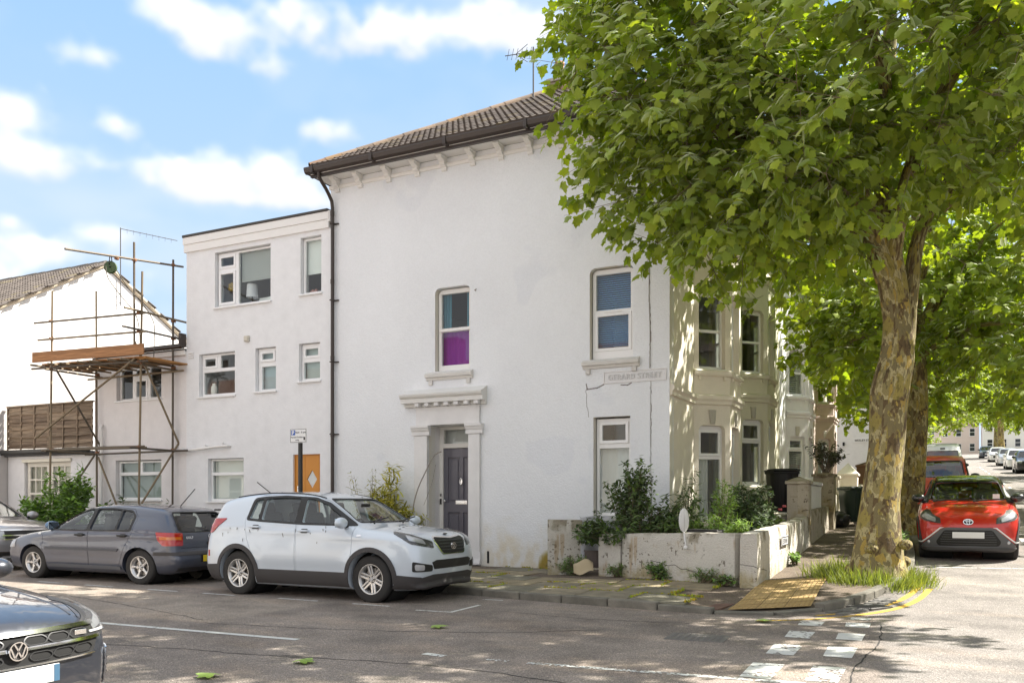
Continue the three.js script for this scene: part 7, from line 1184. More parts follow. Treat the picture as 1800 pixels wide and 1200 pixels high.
// bark of a plane tree: flakes of cream, olive and grey-brown with hard edges
T.bark = tex(1024, 1024, (u, v) => {
  const wx = u * 8 + 1.1 * (fbm(u * 8, v * 8, 8, 201, 4) - 0.5), wy = v * 8 + 1.1 * (fbm(u * 8 + 3, v * 8 + 1, 8, 202, 4) - 0.5);
  const a = fbm(wx, wy, 8, 203, 5), b = fbm(u * 10 + 4, v * 9 + 2, 90, 204, 5), c = fbm(u * 6 + 1, v * 5, 30, 205, 5), g = vnoise(u * 200, v * 160, 200, 206), s = fbm(u * 26, v * 18, 468, 207, 3);
  let col = [0.74, 0.70, 0.55].map((q) => q - 0.05 * (s - 0.5));    // cream
  if (a > 0.52) col = [0.60, 0.56, 0.40]; if (c > 0.56) col = [0.63, 0.58, 0.34];
  if (b > 0.56) col = [0.50, 0.435, 0.32]; if (b > 0.62) col = [0.42, 0.355, 0.26];
  if (s > 0.66) col = col.map((q) => q * 0.8); if (c < 0.36) col = [0.70, 0.61, 0.34]; if (a < 0.37) col = [0.52, 0.48, 0.36];
  const k = 0.92 + 0.16 * g; return col.map((q) => q * k);
}, { srgb: true });
T.barkBump = tex(512, 512, (u, v) => { const b = fbm(u * 10 + 4, v * 9 + 2, 90, 204, 5), a = fbm(u * 8, v * 8, 8, 203, 4), f = vnoise(u * 120, v * 60, 60, 9); return 0.4 + (b > 0.56 ? 0.3 : 0) + (a > 0.5 ? 0.15 : 0) + 0.2 * f; });
const barkM = mat([0.82, 0.79, 0.70], 0.92, { map: reps(T.bark, 2, 0.62), bumpMap: reps(T.barkBump, 2, 0.62), bumpScale: 0.02 });
const twigM = mat([0.17, 0.13, 0.08], 0.9);
function crownTree(root, { trunk, radii, fork, limbs, lobes, n, perCluster, leafSize, seed, keep = () => true, m, wob }) {
  const R = rng(seed);
  part(root, 'trunk', taper(trunk, radii, 26, 10, wob), barkM);
  const nodes = [];
  const skeleton = [];
  for (const L of limbs) {
    const cv = new THREE.CatmullRomCurve3(L.pts), r0 = L.r, r1 = L.r * 0.28;
    part(root, 'limb', taper(L.pts, [r0, lerp(r0, r1, 0.5), r1], 10, 6, (t, a) => 1 + 0.08 * Math.sin(3 * a + t * 9)), barkM);
    for (let i = 2; i <= 16; i++) nodes.push([cv.getPoint(i / 16), lerp(r0, r1, i / 16)]);
  }
  // clusters through the lobes' volume, thicker towards their skin
  const cl = [], tot = lobes.reduce((s, l) => s + l.w, 0);
  for (const l of lobes) { const k = Math.round(n * l.w / tot); for (let i = 0, tries = 0; i < k && tries < k * 6; tries++) { const d = V(R() * 2 - 1, R() * 2 - 1, R() * 2 - 1); if (d.lengthSq() > 1 || d.lengthSq() < 0.01) continue; d.normalize().multiplyScalar(0.35 + 0.65 * R() ** 0.55); const bump = 0.86 + 0.28 * fbm(d.x * 2.2 + 50 + seed, d.y * 2.2 + d.z * 1.7 + 50, BIG, 210, 3); const p = V(l.c[0] + d.x * l.r[0] * bump, l.c[1] + d.y * l.r[1] * bump, l.c[2] + d.z * l.r[2] * bump); if (!keep(p)) continue; cl.push([p, V(l.c[0], l.c[1] - l.r[1] * 0.5, l.c[2])]); i++; } }
  cl.sort((a, b) => a[0].distanceToSquared(fork) - b[0].distanceToSquared(fork));
  const br = [], list = [];
  for (const [p, c] of cl) {
    let best = null, bd = 1e9; for (const nd of nodes) { const d = nd[0].distanceToSquared(p) * (nd[0].y > p.y + 0.6 ? 1.5 : 1); if (d < bd) { bd = d; best = nd; } }
    const a = best[0], d = p.clone().sub(a), l = d.length(), mid = a.clone().addScaledVector(d, 0.5).add(V((R() - 0.5) * 0.3 * l, 0.10 * l, (R() - 0.5) * 0.3 * l)), r = Math.min(best[1] * 0.7, 0.012 + 0.02 * l);
    br.push(taper([a, mid, p], [r, r * 0.6, 0.006], 5, 3)); nodes.push([mid, r * 0.6], [p, Math.max(0.008, r * 0.35)]);
    const outw = p.clone().sub(c).normalize();
    const shoots = 4; for (let s = 0; s < shoots; s++) {
      const dir = outw.clone().multiplyScalar(0.55).add(V(R() * 2 - 1, (R() - 0.55) * 1.2, R() * 2 - 1).multiplyScalar(0.8)).normalize(), len = 0.45 + R() * 0.5, end = p.clone().addScaledVector(dir, len).add(V(0, -0.12 * len, 0));
      br.push(rod(p, end, 0.006, 3, 0.002));
      const k = Math.round(perCluster / shoots);
      for (let i = 0; i < k; i++) {
        const t = 0.15 + 0.85 * (i + R()) / k, q = p.clone().lerp(end, t), side = V(R() * 2 - 1, R() * 1.2 - 0.7, R() * 2 - 1).normalize();
        const tip = side.multiplyScalar(0.9).addScaledVector(dir, 0.5).add(V(0, -0.55, 0)).normalize(), nn = V(0, 0.9, 0).addScaledVector(outw, 0.5).add(V(R() - 0.5, R() - 0.5, R() - 0.5).multiplyScalar(1.1));
        q.addScaledVector(tip, 0.05 + R() * 0.07); list.push([q, tip, nn, leafSize * (0.6 + 0.75 * R())]);
      }
    }
  }
  const stuffB = part(root, 'branches', merge(br), twigM, null, 'stuff');
  leaves(root, 'crown', planeLeaf, m, list, seed + 1);
  return list.length;
}
const planeM = leafMat([0.315, 0.42, 0.014], 0.62);
const plane0 = thing('plane_tree', 'great plane tree with mottled cream and olive bark on the corner pavement', 'tree', [3.78, 0.16, 0.95]);
{
  const rt = (px) => [px * 0.00934 * 0.895, -px * 0.00934 * 0.446];           // sideways as the trunk leans
  const at = (px, y, dz = 0) => V(rt(px)[0], y, rt(px)[1] + dz);
  const trunk = [at(0, -0.25), at(0, 0.1), at(0, 0.45), at(5, 1.3), at(17, 2.2), at(24, 3.15), at(36, 3.65), at(37, 4.3), at(26, 5.0), at(16, 5.6)], radii = [0.60, 0.50, 0.41, 0.315, 0.285, 0.305, 0.265, 0.215, 0.215, 0.19];
  const F = at(24, 5.2);
  const wob = (t, a, c) => 1 + 0.045 * Math.sin(2 * a + 5 * t) + 0.05 * Math.sin(3 * a - 7 * t + 1) + (t < 0.14 ? 0.10 * Math.sin(5 * a + 1) * (1 - t / 0.14) : 0) + 0.05 * (fbm(a * 1.3 + 9, t * 14, BIG, 220, 3) - 0.5);
  const L = (r, ...p) => ({ r, pts: p.map((q) => V(...q)) });
  const limbs = [
    L(0.22, [F.x - 0.03, 5.0, F.z], [-0.35, 6.6, 0.4], [-1.6, 8.6, 1.2], [-3.2, 10.2, 1.9]), L(0.17, [at(48, 3.9).x, 3.9, at(48, 3.9).z], [at(60, 4.9).x, 4.9, at(60, 4.9).z - 0.08], [at(78, 5.9).x, 5.9, at(78, 5.9).z - 0.2], [1.6, 7.8, -1.2], [2.4, 10.4, -1.8]), L(0.19, [F.x - 0.02, 5.1, F.z], [0.1, 7.0, -0.1], [0.2, 9.4, 0.0], [0.1, 12.6, 0.1]),
    L(0.14, [F.x, 5.2, F.z], [0.6, 6.6, 0.9], [1.6, 8.0, 2.2], [3.0, 9.0, 3.4]), L(0.13, [-0.2, 6.0, 0.2], [-1.2, 6.8, 1.0], [-2.6, 7.4, 1.8], [-3.9, 7.8, 2.5]), L(0.13, [0.9, 6.2, -0.6], [2.2, 7.2, -0.4], [3.8, 8.0, 0.2], [5.2, 8.6, 0.8]),
    L(0.12, [0.1, 6.6, 0.0], [-0.6, 7.8, -1.4], [-1.6, 9.0, -2.8], [-2.4, 10.0, -3.8]), L(0.12, [0.15, 6.8, 0], [0.2, 7.6, 1.6], [-0.2, 8.6, 3.2], [-0.6, 9.4, 4.4]), L(0.09, [-0.1, 5.7, 0.1], [-0.9, 6.1, 0.2], [-1.8, 6.1, 0.4], [-2.8, 5.8, 0.6]),
  ];
  const lobes = [
    { c: [0.3, 9.7, 0.0], r: [5.0, 4.3, 5.0], w: 9 }, { c: [-2.6, 7.8, 2.0], r: [2.0, 2.0, 2.0], w: 2.6 }, { c: [-3.0, 9.3, 2.25], r: [1.85, 2.3, 2.0], w: 1.8 }, { c: [-2.1, 6.6, 1.4], r: [1.9, 1.4, 1.8], w: 2.0 }, { c: [0.2, 7.2, 3.0], r: [2.6, 1.8, 2.2], w: 1.8 },
    { c: [3.2, 7.6, 0.6], r: [3.0, 2.0, 2.8], w: 2.6 }, { c: [-1.2, 6.5, 0.0], r: [2.0, 1.2, 1.8], w: 1.2 }, { c: [2.6, 8.4, 3.2], r: [2.6, 2.2, 2.4], w: 2 },
  ];
  const keep = (p) => { const x = p.x, y = p.y; return Math.hypot(p.x - 0.3, p.z) > 0.75 || y > 7.2; };
  console.log('leaves', crownTree(plane0, { trunk, radii, fork: F, limbs, lobes, n: 980, perCluster: 44, leafSize: 0.147, seed: 301, keep, m: planeM, wob }));
  // burrs low on the trunk
  const R = rng(3); for (let i = 0; i < 7; i++) { const a = R() * 6.3, y = 0.1 + R() * 0.7, t = lerp(0.47, 0.40, y / 1.3); part(plane0, 'burr', new THREE.IcosahedronGeometry(0.07 + R() * 0.08, 2).scale(1, 0.8, 1).translate(Math.cos(a) * t + rt(6)[0], y, Math.sin(a) * t + rt(6)[1]), barkM); }
}
const plane1 = thing('plane_tree', 'slimmer plane tree standing just behind the great mottled trunk', 'tree', [4.02, gy(4.02, -7.2) + 0.1, -7.2]);
{
  const L = (r, ...p) => ({ r, pts: p.map((q) => V(...q)) });
  crownTree(plane1, {
    trunk: [V(0, -0.3, 0), V(0, 0.3, 0), V(0.08, 1.6, 0), V(0.16, 3.0, 0), V(0.14, 4.3, 0), V(0.05, 5.4, 0)], radii: [0.40, 0.34, 0.29, 0.26, 0.23, 0.2], fork: V(0.1, 4.6, 0),
    limbs: [L(0.16, [0.12, 4.4, 0], [-0.8, 5.8, 0.5], [-2.2, 7.2, 1.2], [-3.6, 8.2, 1.6]), L(0.16, [0.1, 4.7, 0], [0.9, 6.2, -0.4], [2.2, 7.8, -0.8], [3.6, 9.0, -1.0]), L(0.15, [0.08, 5.0, 0], [0.1, 7, 0.1], [0.2, 9.2, 0.2], [0.1, 11.5, 0.1]), L(0.1, [0.1, 4.8, 0], [0.3, 5.8, 1.4], [0.5, 6.4, 2.8], [0.4, 6.8, 3.8]), L(0.1, [0.1, 4.8, 0], [0.2, 6.0, -1.6], [0.1, 7.2, -3.0], [0, 8.0, -4.0]), L(0.08, [0.1, 4.3, 0], [-0.6, 4.8, 0.4], [-1.2, 4.7, 0.7], [-1.9, 4.3, 0.9]), L(0.08, [0.14, 4.2, 0], [1.2, 4.8, 0.4], [2.2, 4.8, 0.6], [3.2, 4.4, 0.8])],
    lobes: [{ c: [0, 8.2, 0], r: [4.6, 3.8, 4.6], w: 8 }, { c: [-1.1, 4.9, 0.6], r: [1.5, 1.4, 1.5], w: 1.1 }, { c: [2.8, 4.7, 0.8], r: [2.3, 1.5, 2.2], w: 1.9 }, { c: [-1.0, 5.2, -1.4], r: [2.0, 1.2, 2.0], w: 1.2 }, { c: [2.6, 6.4, -1.0], r: [2.6, 1.8, 2.6], w: 2 }],
    keep: (p) => Math.hypot(p.x, p.z) > 0.6 || p.y > 6, n: 440, perCluster: 38, leafSize: 0.172, seed: 401, m: planeM,
  });
}
for (const [x, z, ry, s, label] of [[3.2, -19, 1.9, 1.0, 'plane tree on the left pavement, third from the corner'], [3.1, -33, 4.1, 1.05, 'plane tree on the left pavement, fourth from the corner'], [11.9, -15, 2.6, 0.95, 'plane tree on the right hand pavement, nearest the junction'], [12.0, -29, 0.8, 1.05, 'plane tree half way up the right hand pavement'], [12.0, -46, 3.4, 1.05, 'plane tree high up the right hand pavement'], [3.0, -50, 5.2, 1.0, 'plane tree on the left pavement near the top of the hill'], [2.6, -78, 0.4, 1.1, 'plane tree on the left beyond the end house'], [11.5, -110, 2.2, 1.3, 'plane tree far up the right side near the crest'], [-2, -148, 3.9, 1.5, 'tree at the crest of the hill on the left'], [13.5, -165, 1.2, 1.4, 'tree at the crest of the hill on the right']])
  { const c = copyOf(plane1, label, [x, gy(x, z) + 0.1, z], ry); c.scale.setScalar(s); }

// ---------------------------------------------------------------- shrubs and small plants: stems and leaves through a few blobs
function bush(name, label, category, pos, { blobs, n, geo, m, size, stems, up = 0.4, droop = 0.2, seed, stemM = twigM, flowers, group }) {
  const o = thing(name, label, category, pos, 0, group), R = rng(seed), st = [], list = [];
  const tips = [];
  for (let i = 0; i < stems; i++) { const b = blobs[Math.floor(R() * blobs.length)], d = V(R() * 2 - 1, R() * 2 - 1, R() * 2 - 1).normalize().multiplyScalar(Math.sqrt(R())), p = V(b[0] + d.x * b[3], Math.max(0.03, b[1] + d.y * b[4]), b[2] + d.z * b[5]), root = b[6] ?? [b[0] * 0.6, 0, b[2] * 0.6]; const a = V(root[0] + (R() - 0.5) * 0.12, root[1], root[2] + (R() - 0.5) * 0.12); const mid = a.clone().lerp(p, 0.55).add(V((R() - 0.5) * 0.1, 0.06, (R() - 0.5) * 0.1)); st.push(taper([a, mid, p], [0.010, 0.006, 0.002], 4, 3)); tips.push([a, mid, p]); }
  for (let i = 0; i < n; i++) {
    const [a, mid, p] = tips[Math.floor(R() * tips.length)], t = 0.25 + 0.78 * Math.sqrt(R()), q = t < 0.55 ? a.clone().lerp(mid, t / 0.55) : mid.clone().lerp(p, (t - 0.55) / 0.45), tip = V(R() * 2 - 1, up + (R() - 0.5) * 1.2 - droop, R() * 2 - 1).normalize(), nn = V(R() - 0.5, 1, R() - 0.5);
    q.add(V(R() - 0.5, R() - 0.5, R() - 0.5).multiplyScalar(size * 1.1)); list.push([q, tip, nn, size * (0.6 + 0.8 * R())]);
  }
  part(o, 'stems', merge(st), stemM, null, 'stuff');
  leaves(o, 'foliage', geo, m, list, seed + 5, 0.4);
  if (flowers) for (let i = 0; i < flowers.n; i++) { const p = flowers.at?.[i] ?? tips[Math.floor(R() * tips.length)][2]; const pts = []; for (let k = 0; k < 9; k++) pts.push(new THREE.SphereGeometry(0.022, 6, 4).scale(1, 0.5, 1).rotateX(0.7).rotateY(k * 0.7).translate(Math.cos(k * 0.7) * 0.022, (k % 3) * 0.008, Math.sin(k * 0.7) * 0.022)); part(o, 'flower', merge(pts).translate(...(p.isVector3 ? p.toArray() : p)), flowers.m); }
  return o;
}
const green = (r, g, b, t = 0.35) => leafMat([r, g, b], t);
bush('laurel_bush', 'dense bright green rounded bush in front of the annexe glazed doors', 'bush', [-15.7, 0.1, 1.6], { blobs: [[0, 1.3, 0, 1.25, 0.85, 0.8], [-0.4, 0.75, 0.2, 1.3, 0.6, 0.8], [0.3, 1.85, 0, 0.7, 0.5, 0.6], [-1.0, 1.0, 0, 0.7, 0.6, 0.5], [0.9, 1.1, 0, 0.5, 0.6, 0.5]], n: 8000, geo: ovalLeaf, m: green(0.168, 0.320, 0.026), size: 0.13, stems: 90, up: 0.5, seed: 501 });
bush('golden_bamboo', 'yellow green bamboo like shrub against the white wall beside the crossover roof', 'bush', [-6.22, 0.12, 0.45], { blobs: [[0, 1.6, 0, 0.26, 0.72, 0.2], [0.12, 1.15, 0, 0.42, 0.5, 0.25], [-0.3, 1.2, 0, 0.25, 0.5, 0.2], [0.5, 0.95, 0, 0.35, 0.35, 0.2]], n: 5200, geo: longLeaf, m: green(0.42, 0.40, 0.025), size: 0.19, stems: 46, up: 0.3, seed: 511 });
bush('thin_bamboo', 'sparse wispy stems against the wall left of the golden bamboo', 'plant', [-7.0, 0.12, 0.4], { blobs: [[-0.3, 1.75, 0, 0.35, 0.4, 0.15, [0.25, 0, 0]], [0.1, 1.3, 0, 0.25, 0.4, 0.15], [0.25, 1.9, 0, 0.15, 0.3, 0.1]], n: 300, geo: longLeaf, m: green(0.3, 0.3, 0.06), size: 0.13, stems: 16, up: 0.1, seed: 512 });
solo('dead_stem', [tubeOf([[-5.45, 0.12, 0.4], [-5.3, 1.6, 0.3], [-5.1, 2.2, 0.15], [-4.93, 2.52, 0.08], [-4.78, 2.58, 0.06]].map(([x, y, z]) => [x - 0.35, y, z]), 0.014, 30, 5), tubeOf([[-5.5, 1.4, 0.2], [-5.35, 1.9, 0.1], [-5.28, 2.3, 0.06]], 0.006, 16, 4)], mat([0.3, 0.27, 0.24], 0.9), 'bare hooked dead stem leaning on the white wall', 'plant stem');
const GY = 0.82;
bush('jasmine_bush', 'big straggly dark green shrub spilling over the left end of the garden wall', 'bush', [-0.35, GY - 0.1, 1.3], { blobs: [[0.15, 0.55, 0, 0.9, 0.55, 0.5], [-0.1, 0.95, -0.1, 0.6, 0.45, 0.4], [0.75, 0.6, 0.1, 0.75, 0.5, 0.4], [-0.6, 0.25, 0.3, 0.5, 0.35, 0.35], [-0.1, 0.15, 0.4, 0.8, 0.3, 0.3], [0.1, 1.3, -0.1, 0.5, 0.3, 0.2], [0.5, 0.3, 0.3, 0.9, 0.35, 0.3]], n: 7000, geo: ovalLeaf, m: green(0.077, 0.136, 0.023, 0.25), size: 0.09, stems: 190, up: 0.3, seed: 521 });
bush('fern_weeds', 'feathery light green weeds in the middle of the raised front garden', 'plant', [1.1, GY - 0.1, 1.4], { blobs: [[0, 0.3, 0, 0.75, 0.35, 0.45], [0.25, 0.75, -0.2, 0.3, 0.4, 0.3], [0.5, 0.25, 0.5, 0.5, 0.28, 0.3], [-0.4, 0.25, 0.2, 0.4, 0.3, 0.3]], n: 4500, geo: longLeaf, m: green(0.208, 0.352, 0.033), size: 0.09, stems: 110, up: 0.7, seed: 531 });
bush('tall_leafy_weed', 'single tall leafy stem rising in front of the bay window', 'plant', [0.62, GY - 0.1, 0.9], { blobs: [[0, 1.1, 0, 0.22, 0.55, 0.15], [-0.1, 0.7, 0, 0.3, 0.3, 0.2]], n: 160, geo: longLeaf, m: green(0.112, 0.176, 0.039), size: 0.15, stems: 12, up: 0.3, seed: 532 });
bush('rose_bush', 'dark green rose bush with a pink bloom at the right end of the front garden', 'bush', [1.55, GY - 0.05, 0.2], { blobs: [[0, 0.5, 0, 0.55, 0.5, 0.8], [0.1, 0.85, -0.2, 0.4, 0.35, 0.5], [0.1, 0.35, -0.9, 0.4, 0.35, 0.5], [0.25, 0.25, 0.5, 0.35, 0.3, 0.4], [-0.2, 0.6, 0.3, 0.5, 0.5, 0.5]], n: 6500, geo: ovalLeaf, m: green(0.056, 0.104, 0.021, 0.25), size: 0.085, stems: 150, up: 0.3, seed: 541, flowers: { n: 2, m: mat([0.5, 0.10, 0.12], 0.7), at: [[0.5, 0.62, -0.85], [0.44, 0.56, -0.75]] } });
bush('white_flowered_plant', 'low plant with a few white blossoms by the brick pier', 'plant', [1.75, GY - 0.02, -1.4], { blobs: [[0, 0.2, 0, 0.25, 0.2, 0.6]], n: 420, geo: ovalLeaf, m: green(0.160, 0.240, 0.026), size: 0.07, stems: 30, seed: 543, flowers: { n: 5, m: mat([0.8, 0.78, 0.76], 0.6) } });
// weeds at the foot of the walls, each a plant of its own
const wallX = (t) => [lerp(-0.8, 2.23, t), lerp(1.54, 3.02, t)];
[[0.13, 0.42, 'tufted dark weed at the joint of the garden wall', 0.3, 300], [0.42, 0.5, 'leafy weed clump below the white garden ornament', 0.34, 420], [0.72, 0.42, 'bright ivy like weed at the wall foot near the corner', 0.36, 420], [0.84, 0.3, 'small grassy weed nearest the corner of the garden wall', 0.26, 160], [-0.18, 0.6, 'weed bed in the gap between the two white walls', 0.45, 700]].forEach(([t, h, label, w, n], i) => { const [x, z] = wallX(t); bush('wall_weed', label, 'weed', [x, gy(x, z) + 0.1, z + 0.16], { blobs: [[0, h * 0.3, 0, w, h * 0.35, 0.15]], n, geo: i % 2 ? ovalLeaf : longLeaf, m: green(0.120, 0.224, 0.026), size: 0.075, stems: 24, up: 0.4, seed: 551 + i, group: 'weeds along the garden wall' }); });
bush('wall_weed', 'little weed in the corner beside the stained render', 'weed', [-2.15, 0.12, 0.75], { blobs: [[0, 0.22, 0, 0.12, 0.22, 0.1]], n: 160, geo: ovalLeaf, m: green(0.128, 0.208, 0.026), size: 0.07, stems: 14, seed: 561, group: 'weeds along the garden wall' });
bush('wall_weed', 'green weed at the foot of the side run of garden wall', 'weed', [2.36, gy(2.36, 0.1) + 0.1, 0.1], { blobs: [[0, 0.12, 0, 0.12, 0.12, 0.2]], n: 200, geo: ovalLeaf, m: green(0.160, 0.288, 0.026), size: 0.08, stems: 14, seed: 562, group: 'weeds along the garden wall' });
bush('yard_sapling', 'dark sapling behind the hatchback roof, right of the scaffold', 'plant', [-13.1, 0.1, 0.5], { blobs: [[0, 1.25, 0, 0.2, 0.4, 0.2], [0.25, 1.05, 0.1, 0.2, 0.25, 0.2]], n: 160, geo: ovalLeaf, m: green(0.096, 0.144, 0.026), size: 0.10, stems: 14, seed: 571 });
bush('yard_shrub', 'thin shrub behind the hatchback, between the scaffold poles', 'plant', [-15.0, 0.1, 0.4], { blobs: [[0, 1.25, 0, 0.35, 0.35, 0.25], [-0.5, 1.15, 0, 0.3, 0.25, 0.2]], n: 300, geo: ovalLeaf, m: green(0.096, 0.160, 0.026), size: 0.11, stems: 22, seed: 572 });
bush('kerb_weeds', 'weeds in the tree pit between the great trunk and the red car', 'weed', [4.0, gy(4, -1.2) + 0.1, -1.2], { blobs: [[0, 0.3, 0, 0.22, 0.35, 0.35]], n: 420, geo: ovalLeaf, m: green(0.144, 0.272, 0.026), size: 0.10, stems: 22, seed: 573 });
// long grass round the foot of the tree: nobody could count it
{
  const R = rng(601), list = [];
  for (let i = 0; i < 3400; i++) { const a = R() * 2 * PI, d = 0.52 + R() * R() * 0.5, x = 3.78 + Math.cos(a) * d * 1.12 - 0.1, z = 1.15 + Math.sin(a) * d * 1.25 + 0.15; if (z < 0.6 && R() < 0.8) continue; if (x < 3.1 && R() < 0.5) continue; const out = V(Math.cos(a) * 0.6, 0, Math.sin(a) * 0.6); list.push([V(x, gy(x, z) + (x < 4.05 ? BASE - 0.02 : 0), z), V(R() - 0.5, 1.1, R() - 0.5).add(out.multiplyScalar(R() * 1.1)), V(R() - 0.5, 0.3, R() - 0.5), 0.12 + R() * R() * 0.28]); }
  const g = new THREE.BufferGeometry(); g.setAttribute('position', new THREE.Float32BufferAttribute([-0.025, 0, 0, 0.025, 0, 0, 0.022, 0.45, -0.02, -0.022, 0.45, -0.02, 0, 1, -0.22], 3)); g.setIndex([0, 1, 2, 0, 2, 3, 3, 2, 4]); g.computeVertexNormals();
  const holder = leaves(scene, 'long_grass', norm(g), leafMat([0.25, 0.31, 0.035], 0.4), list, 602, 0.5); tag(holder, 'long yellowing grass growing round the foot of the great plane tree', 'grass', null, 'stuff');
}
// single leaves blown onto the road
[0, 1, 2, 3].forEach((i) => { const P = [[-0.53, 10.19], [-0.76, 10.98], [2.77, 5.48], [-0.63, 7.71]][i], g = planeLeaf.clone().rotateX(-PI / 2 + 0.18).scale(0.19, 0.19, 0.19).rotateY(i * 1.7); solo('fallen_leaf', g.translate(P[0], gy(...P) + 0.035, P[1]), leafMat([0.22, 0.34, 0.03], 0.2), ['fallen green leaf lying by the centre line, right of the black car', 'fallen leaf at the very bottom of the picture beside the black car', 'fallen leaf in the road near the tactile paving', 'small leaf on the tarmac in front of the white crossover'][i], 'leaf', 'leaves fallen on the road'); });
// ---------------------------------------------------------------- front garden: low rendered walls, raised soil, odds and ends
T.oldPaint = tex(1024, 512, (u, v) => {
  const X = u * 6, Y = v * 1.1;                                      // metres
  let k = 0.86 + 0.1 * (fbm(X * 1.4, Y * 1.4, BIG, 701, 5) - 0.5) + 0.04 * (vnoise(X * 90, Y * 90, BIG, 702) - 0.5), r = k, g = k * 0.985, b = k * 0.95;
  const drip = fbm(X * 9, Y * 1.1, BIG, 703, 4), blot = fbm(X * 3 + 5, Y * 5, BIG, 704, 5);
  const top = sstep(0.72, 1.08, Y + (blot - 0.5) * 0.9) * sstep(0.42, 0.62, drip + 0.12);
  r = lerp(r, 0.42, top * 0.55); g = lerp(g, 0.38, top * 0.55); b = lerp(b, 0.28, top * 0.55);
  const speck = sstep(0.66, 0.72, fbm(X * 22, Y * 22, BIG, 705, 3)) * sstep(0.45, 0.6, blot); r = lerp(r, 0.33, speck * 0.6); g = lerp(g, 0.30, speck * 0.6); b = lerp(b, 0.24, speck * 0.6);
  const low = sstep(0.36, 0.02, Y + (drip - 0.5) * 0.5) * sstep(0.4, 0.62, blot + 0.08); r = lerp(r, 0.62, low * 0.6); g = lerp(g, 0.55, low * 0.6); b = lerp(b, 0.34, low * 0.6);
  const rust = sstep(0.62, 0.7, drip) * sstep(0.5, 0.62, fbm(X * 2, Y * 2, BIG, 706, 3)); r = lerp(r, 0.66, rust * 0.4); g = lerp(g, 0.54, rust * 0.4); b = lerp(b, 0.38, rust * 0.4);
  const cr = Math.abs(Y - 0.33 - 0.10 * Math.sin(X * 1.3) - 0.08 * (fbm(X * 6, 3, BIG, 707, 3) - 0.5)); if (cr < 0.006 && X > 1.8 && X < 2.9) { r *= 0.5; g *= 0.5; b *= 0.5; }
  return [r, g, b];
}, { srgb: true });
T.oldPaint.repeat.set(1 / 6, 1 / 1.1);
const oldPaint = mat([0.80, 0.78, 0.755], 0.92, { map: T.oldPaint, bumpMap: reps(T.fine, 1), bumpScale: 0.025 });
function lump(g, a, f, seed) { const p = g.attributes.position; for (let i = 0; i < p.count; i++) { const x = p.getX(i), y = p.getY(i), z = p.getZ(i); p.setXYZ(i, x + a * (fbm(y * f + 9, z * f + 9, BIG, seed, 3) - 0.5), y + a * (fbm(x * f + 5, z * f + 3, BIG, seed + 1, 3) - 0.5), z + a * (fbm(x * f + 2, y * f + 7, BIG, seed + 2, 3) - 0.5)); } g.computeVertexNormals(); return g; }
function wallRun(parent, name, a, b, y0, ya, yb, t, m, seed, sideIn = -1) {      // a worn wall from a to b (x, z), tops at ya, yb
  const dx = b[0] - a[0], dz = b[1] - a[1], L = Math.hypot(dx, dz), n = Math.ceil(L / 0.12), prof = [];
  const g = new THREE.BoxGeometry(L, 1, t, n, 9, 3), p = g.attributes.position, uv = new Float32Array(p.count * 2);
  for (let i = 0; i < p.count; i++) {
    const x = p.getX(i) + L / 2, v = p.getY(i) + 0.5; let z = p.getZ(i); const top = lerp(ya, yb, x / L) + 0.035 * (fbm(x * 2.2 + seed, 2, BIG, seed, 4) - 0.5); let y = lerp(y0, top, v);
    if (v > 0.99) { z *= 0.86; y += 0.012 * (1 - Math.abs(z) / (t / 2)); } const w = 0.018 * (fbm(x * 3 + seed, y * 4, BIG, seed + 3, 4) - 0.5);
    uv[i * 2] = x + z + seed; uv[i * 2 + 1] = y - y0 - 0.08; p.setXYZ(i, x, y, z + w);
  }
  g.setAttribute('uv', new THREE.BufferAttribute(uv, 2)); g.computeVertexNormals();
  const o = part(parent, name, toCreasedNormals(g, 0.7), m); o.position.set(a[0], 0, a[1]); o.rotation.y = -Math.atan2(dz, dx); return o;
}
const gw = thing('garden_wall', 'low stained white rendered wall wrapping the raised front garden at the corner', 'wall');
{
  wallRun(gw, 'front_run', [-0.8, 1.5], [-0.3, 1.74], 0.0, 0.90, 0.91, 0.26, oldPaint, 3);
  wallRun(gw, 'front_run', [-0.255, 1.765], [1.93, 2.80], 0.0, 0.92, 1.0, 0.26, oldPaint, 7);
  wallRun(gw, 'side_run', [2.10, 3.0], [2.12, 0.12], 0.05, 1.0, 1.06, 0.26, oldPaint, 14);
  wallRun(gw, 'side_run', [2.10, 0.0], [2.06, -2.98], 0.1, 1.05, 1.16, 0.26, oldPaint, 22);
  part(gw, 'joint', [box(-0.32, 0, 1.6, -0.24, 0.86, 1.74), box(2.02, 0.1, 0.0, 2.18, 1.0, 0.13)], mat([0.2, 0.18, 0.14], 0.95));
  const np = part(gw, 'name_plate', rb(-0.33, -0.085, -0.008, 0.33, 0.085, 0.008, 0.004), CM.white); np.position.set(2.275, 0.80, 0.72); np.rotation.y = PI / 2;
  part(np, 'plate_border', slabWith(rectPts(-0.32, -0.078, 0.32, 0.078), [rectPts(-0.31, -0.062, 0.31, 0.062)], 0.003).translate(0, 0, 0.012), M.black);
  part(np, 'lettering', text('EDEN', 0.085, 0.002).scale(1.6, 1, 1).translate(0, 0, 0.009), mat([0.1, 0.1, 0.1], 0.6));
}
{
  const w = thing('stub_wall', 'short separate white wall stub with a crumbling top left of the garden gap', 'wall');
  wallRun(w, 'wall', [-2.02, 1.28], [-1.42, 1.02], 0.0, 1.13, 1.12, 0.34, oldPaint, 31);
}
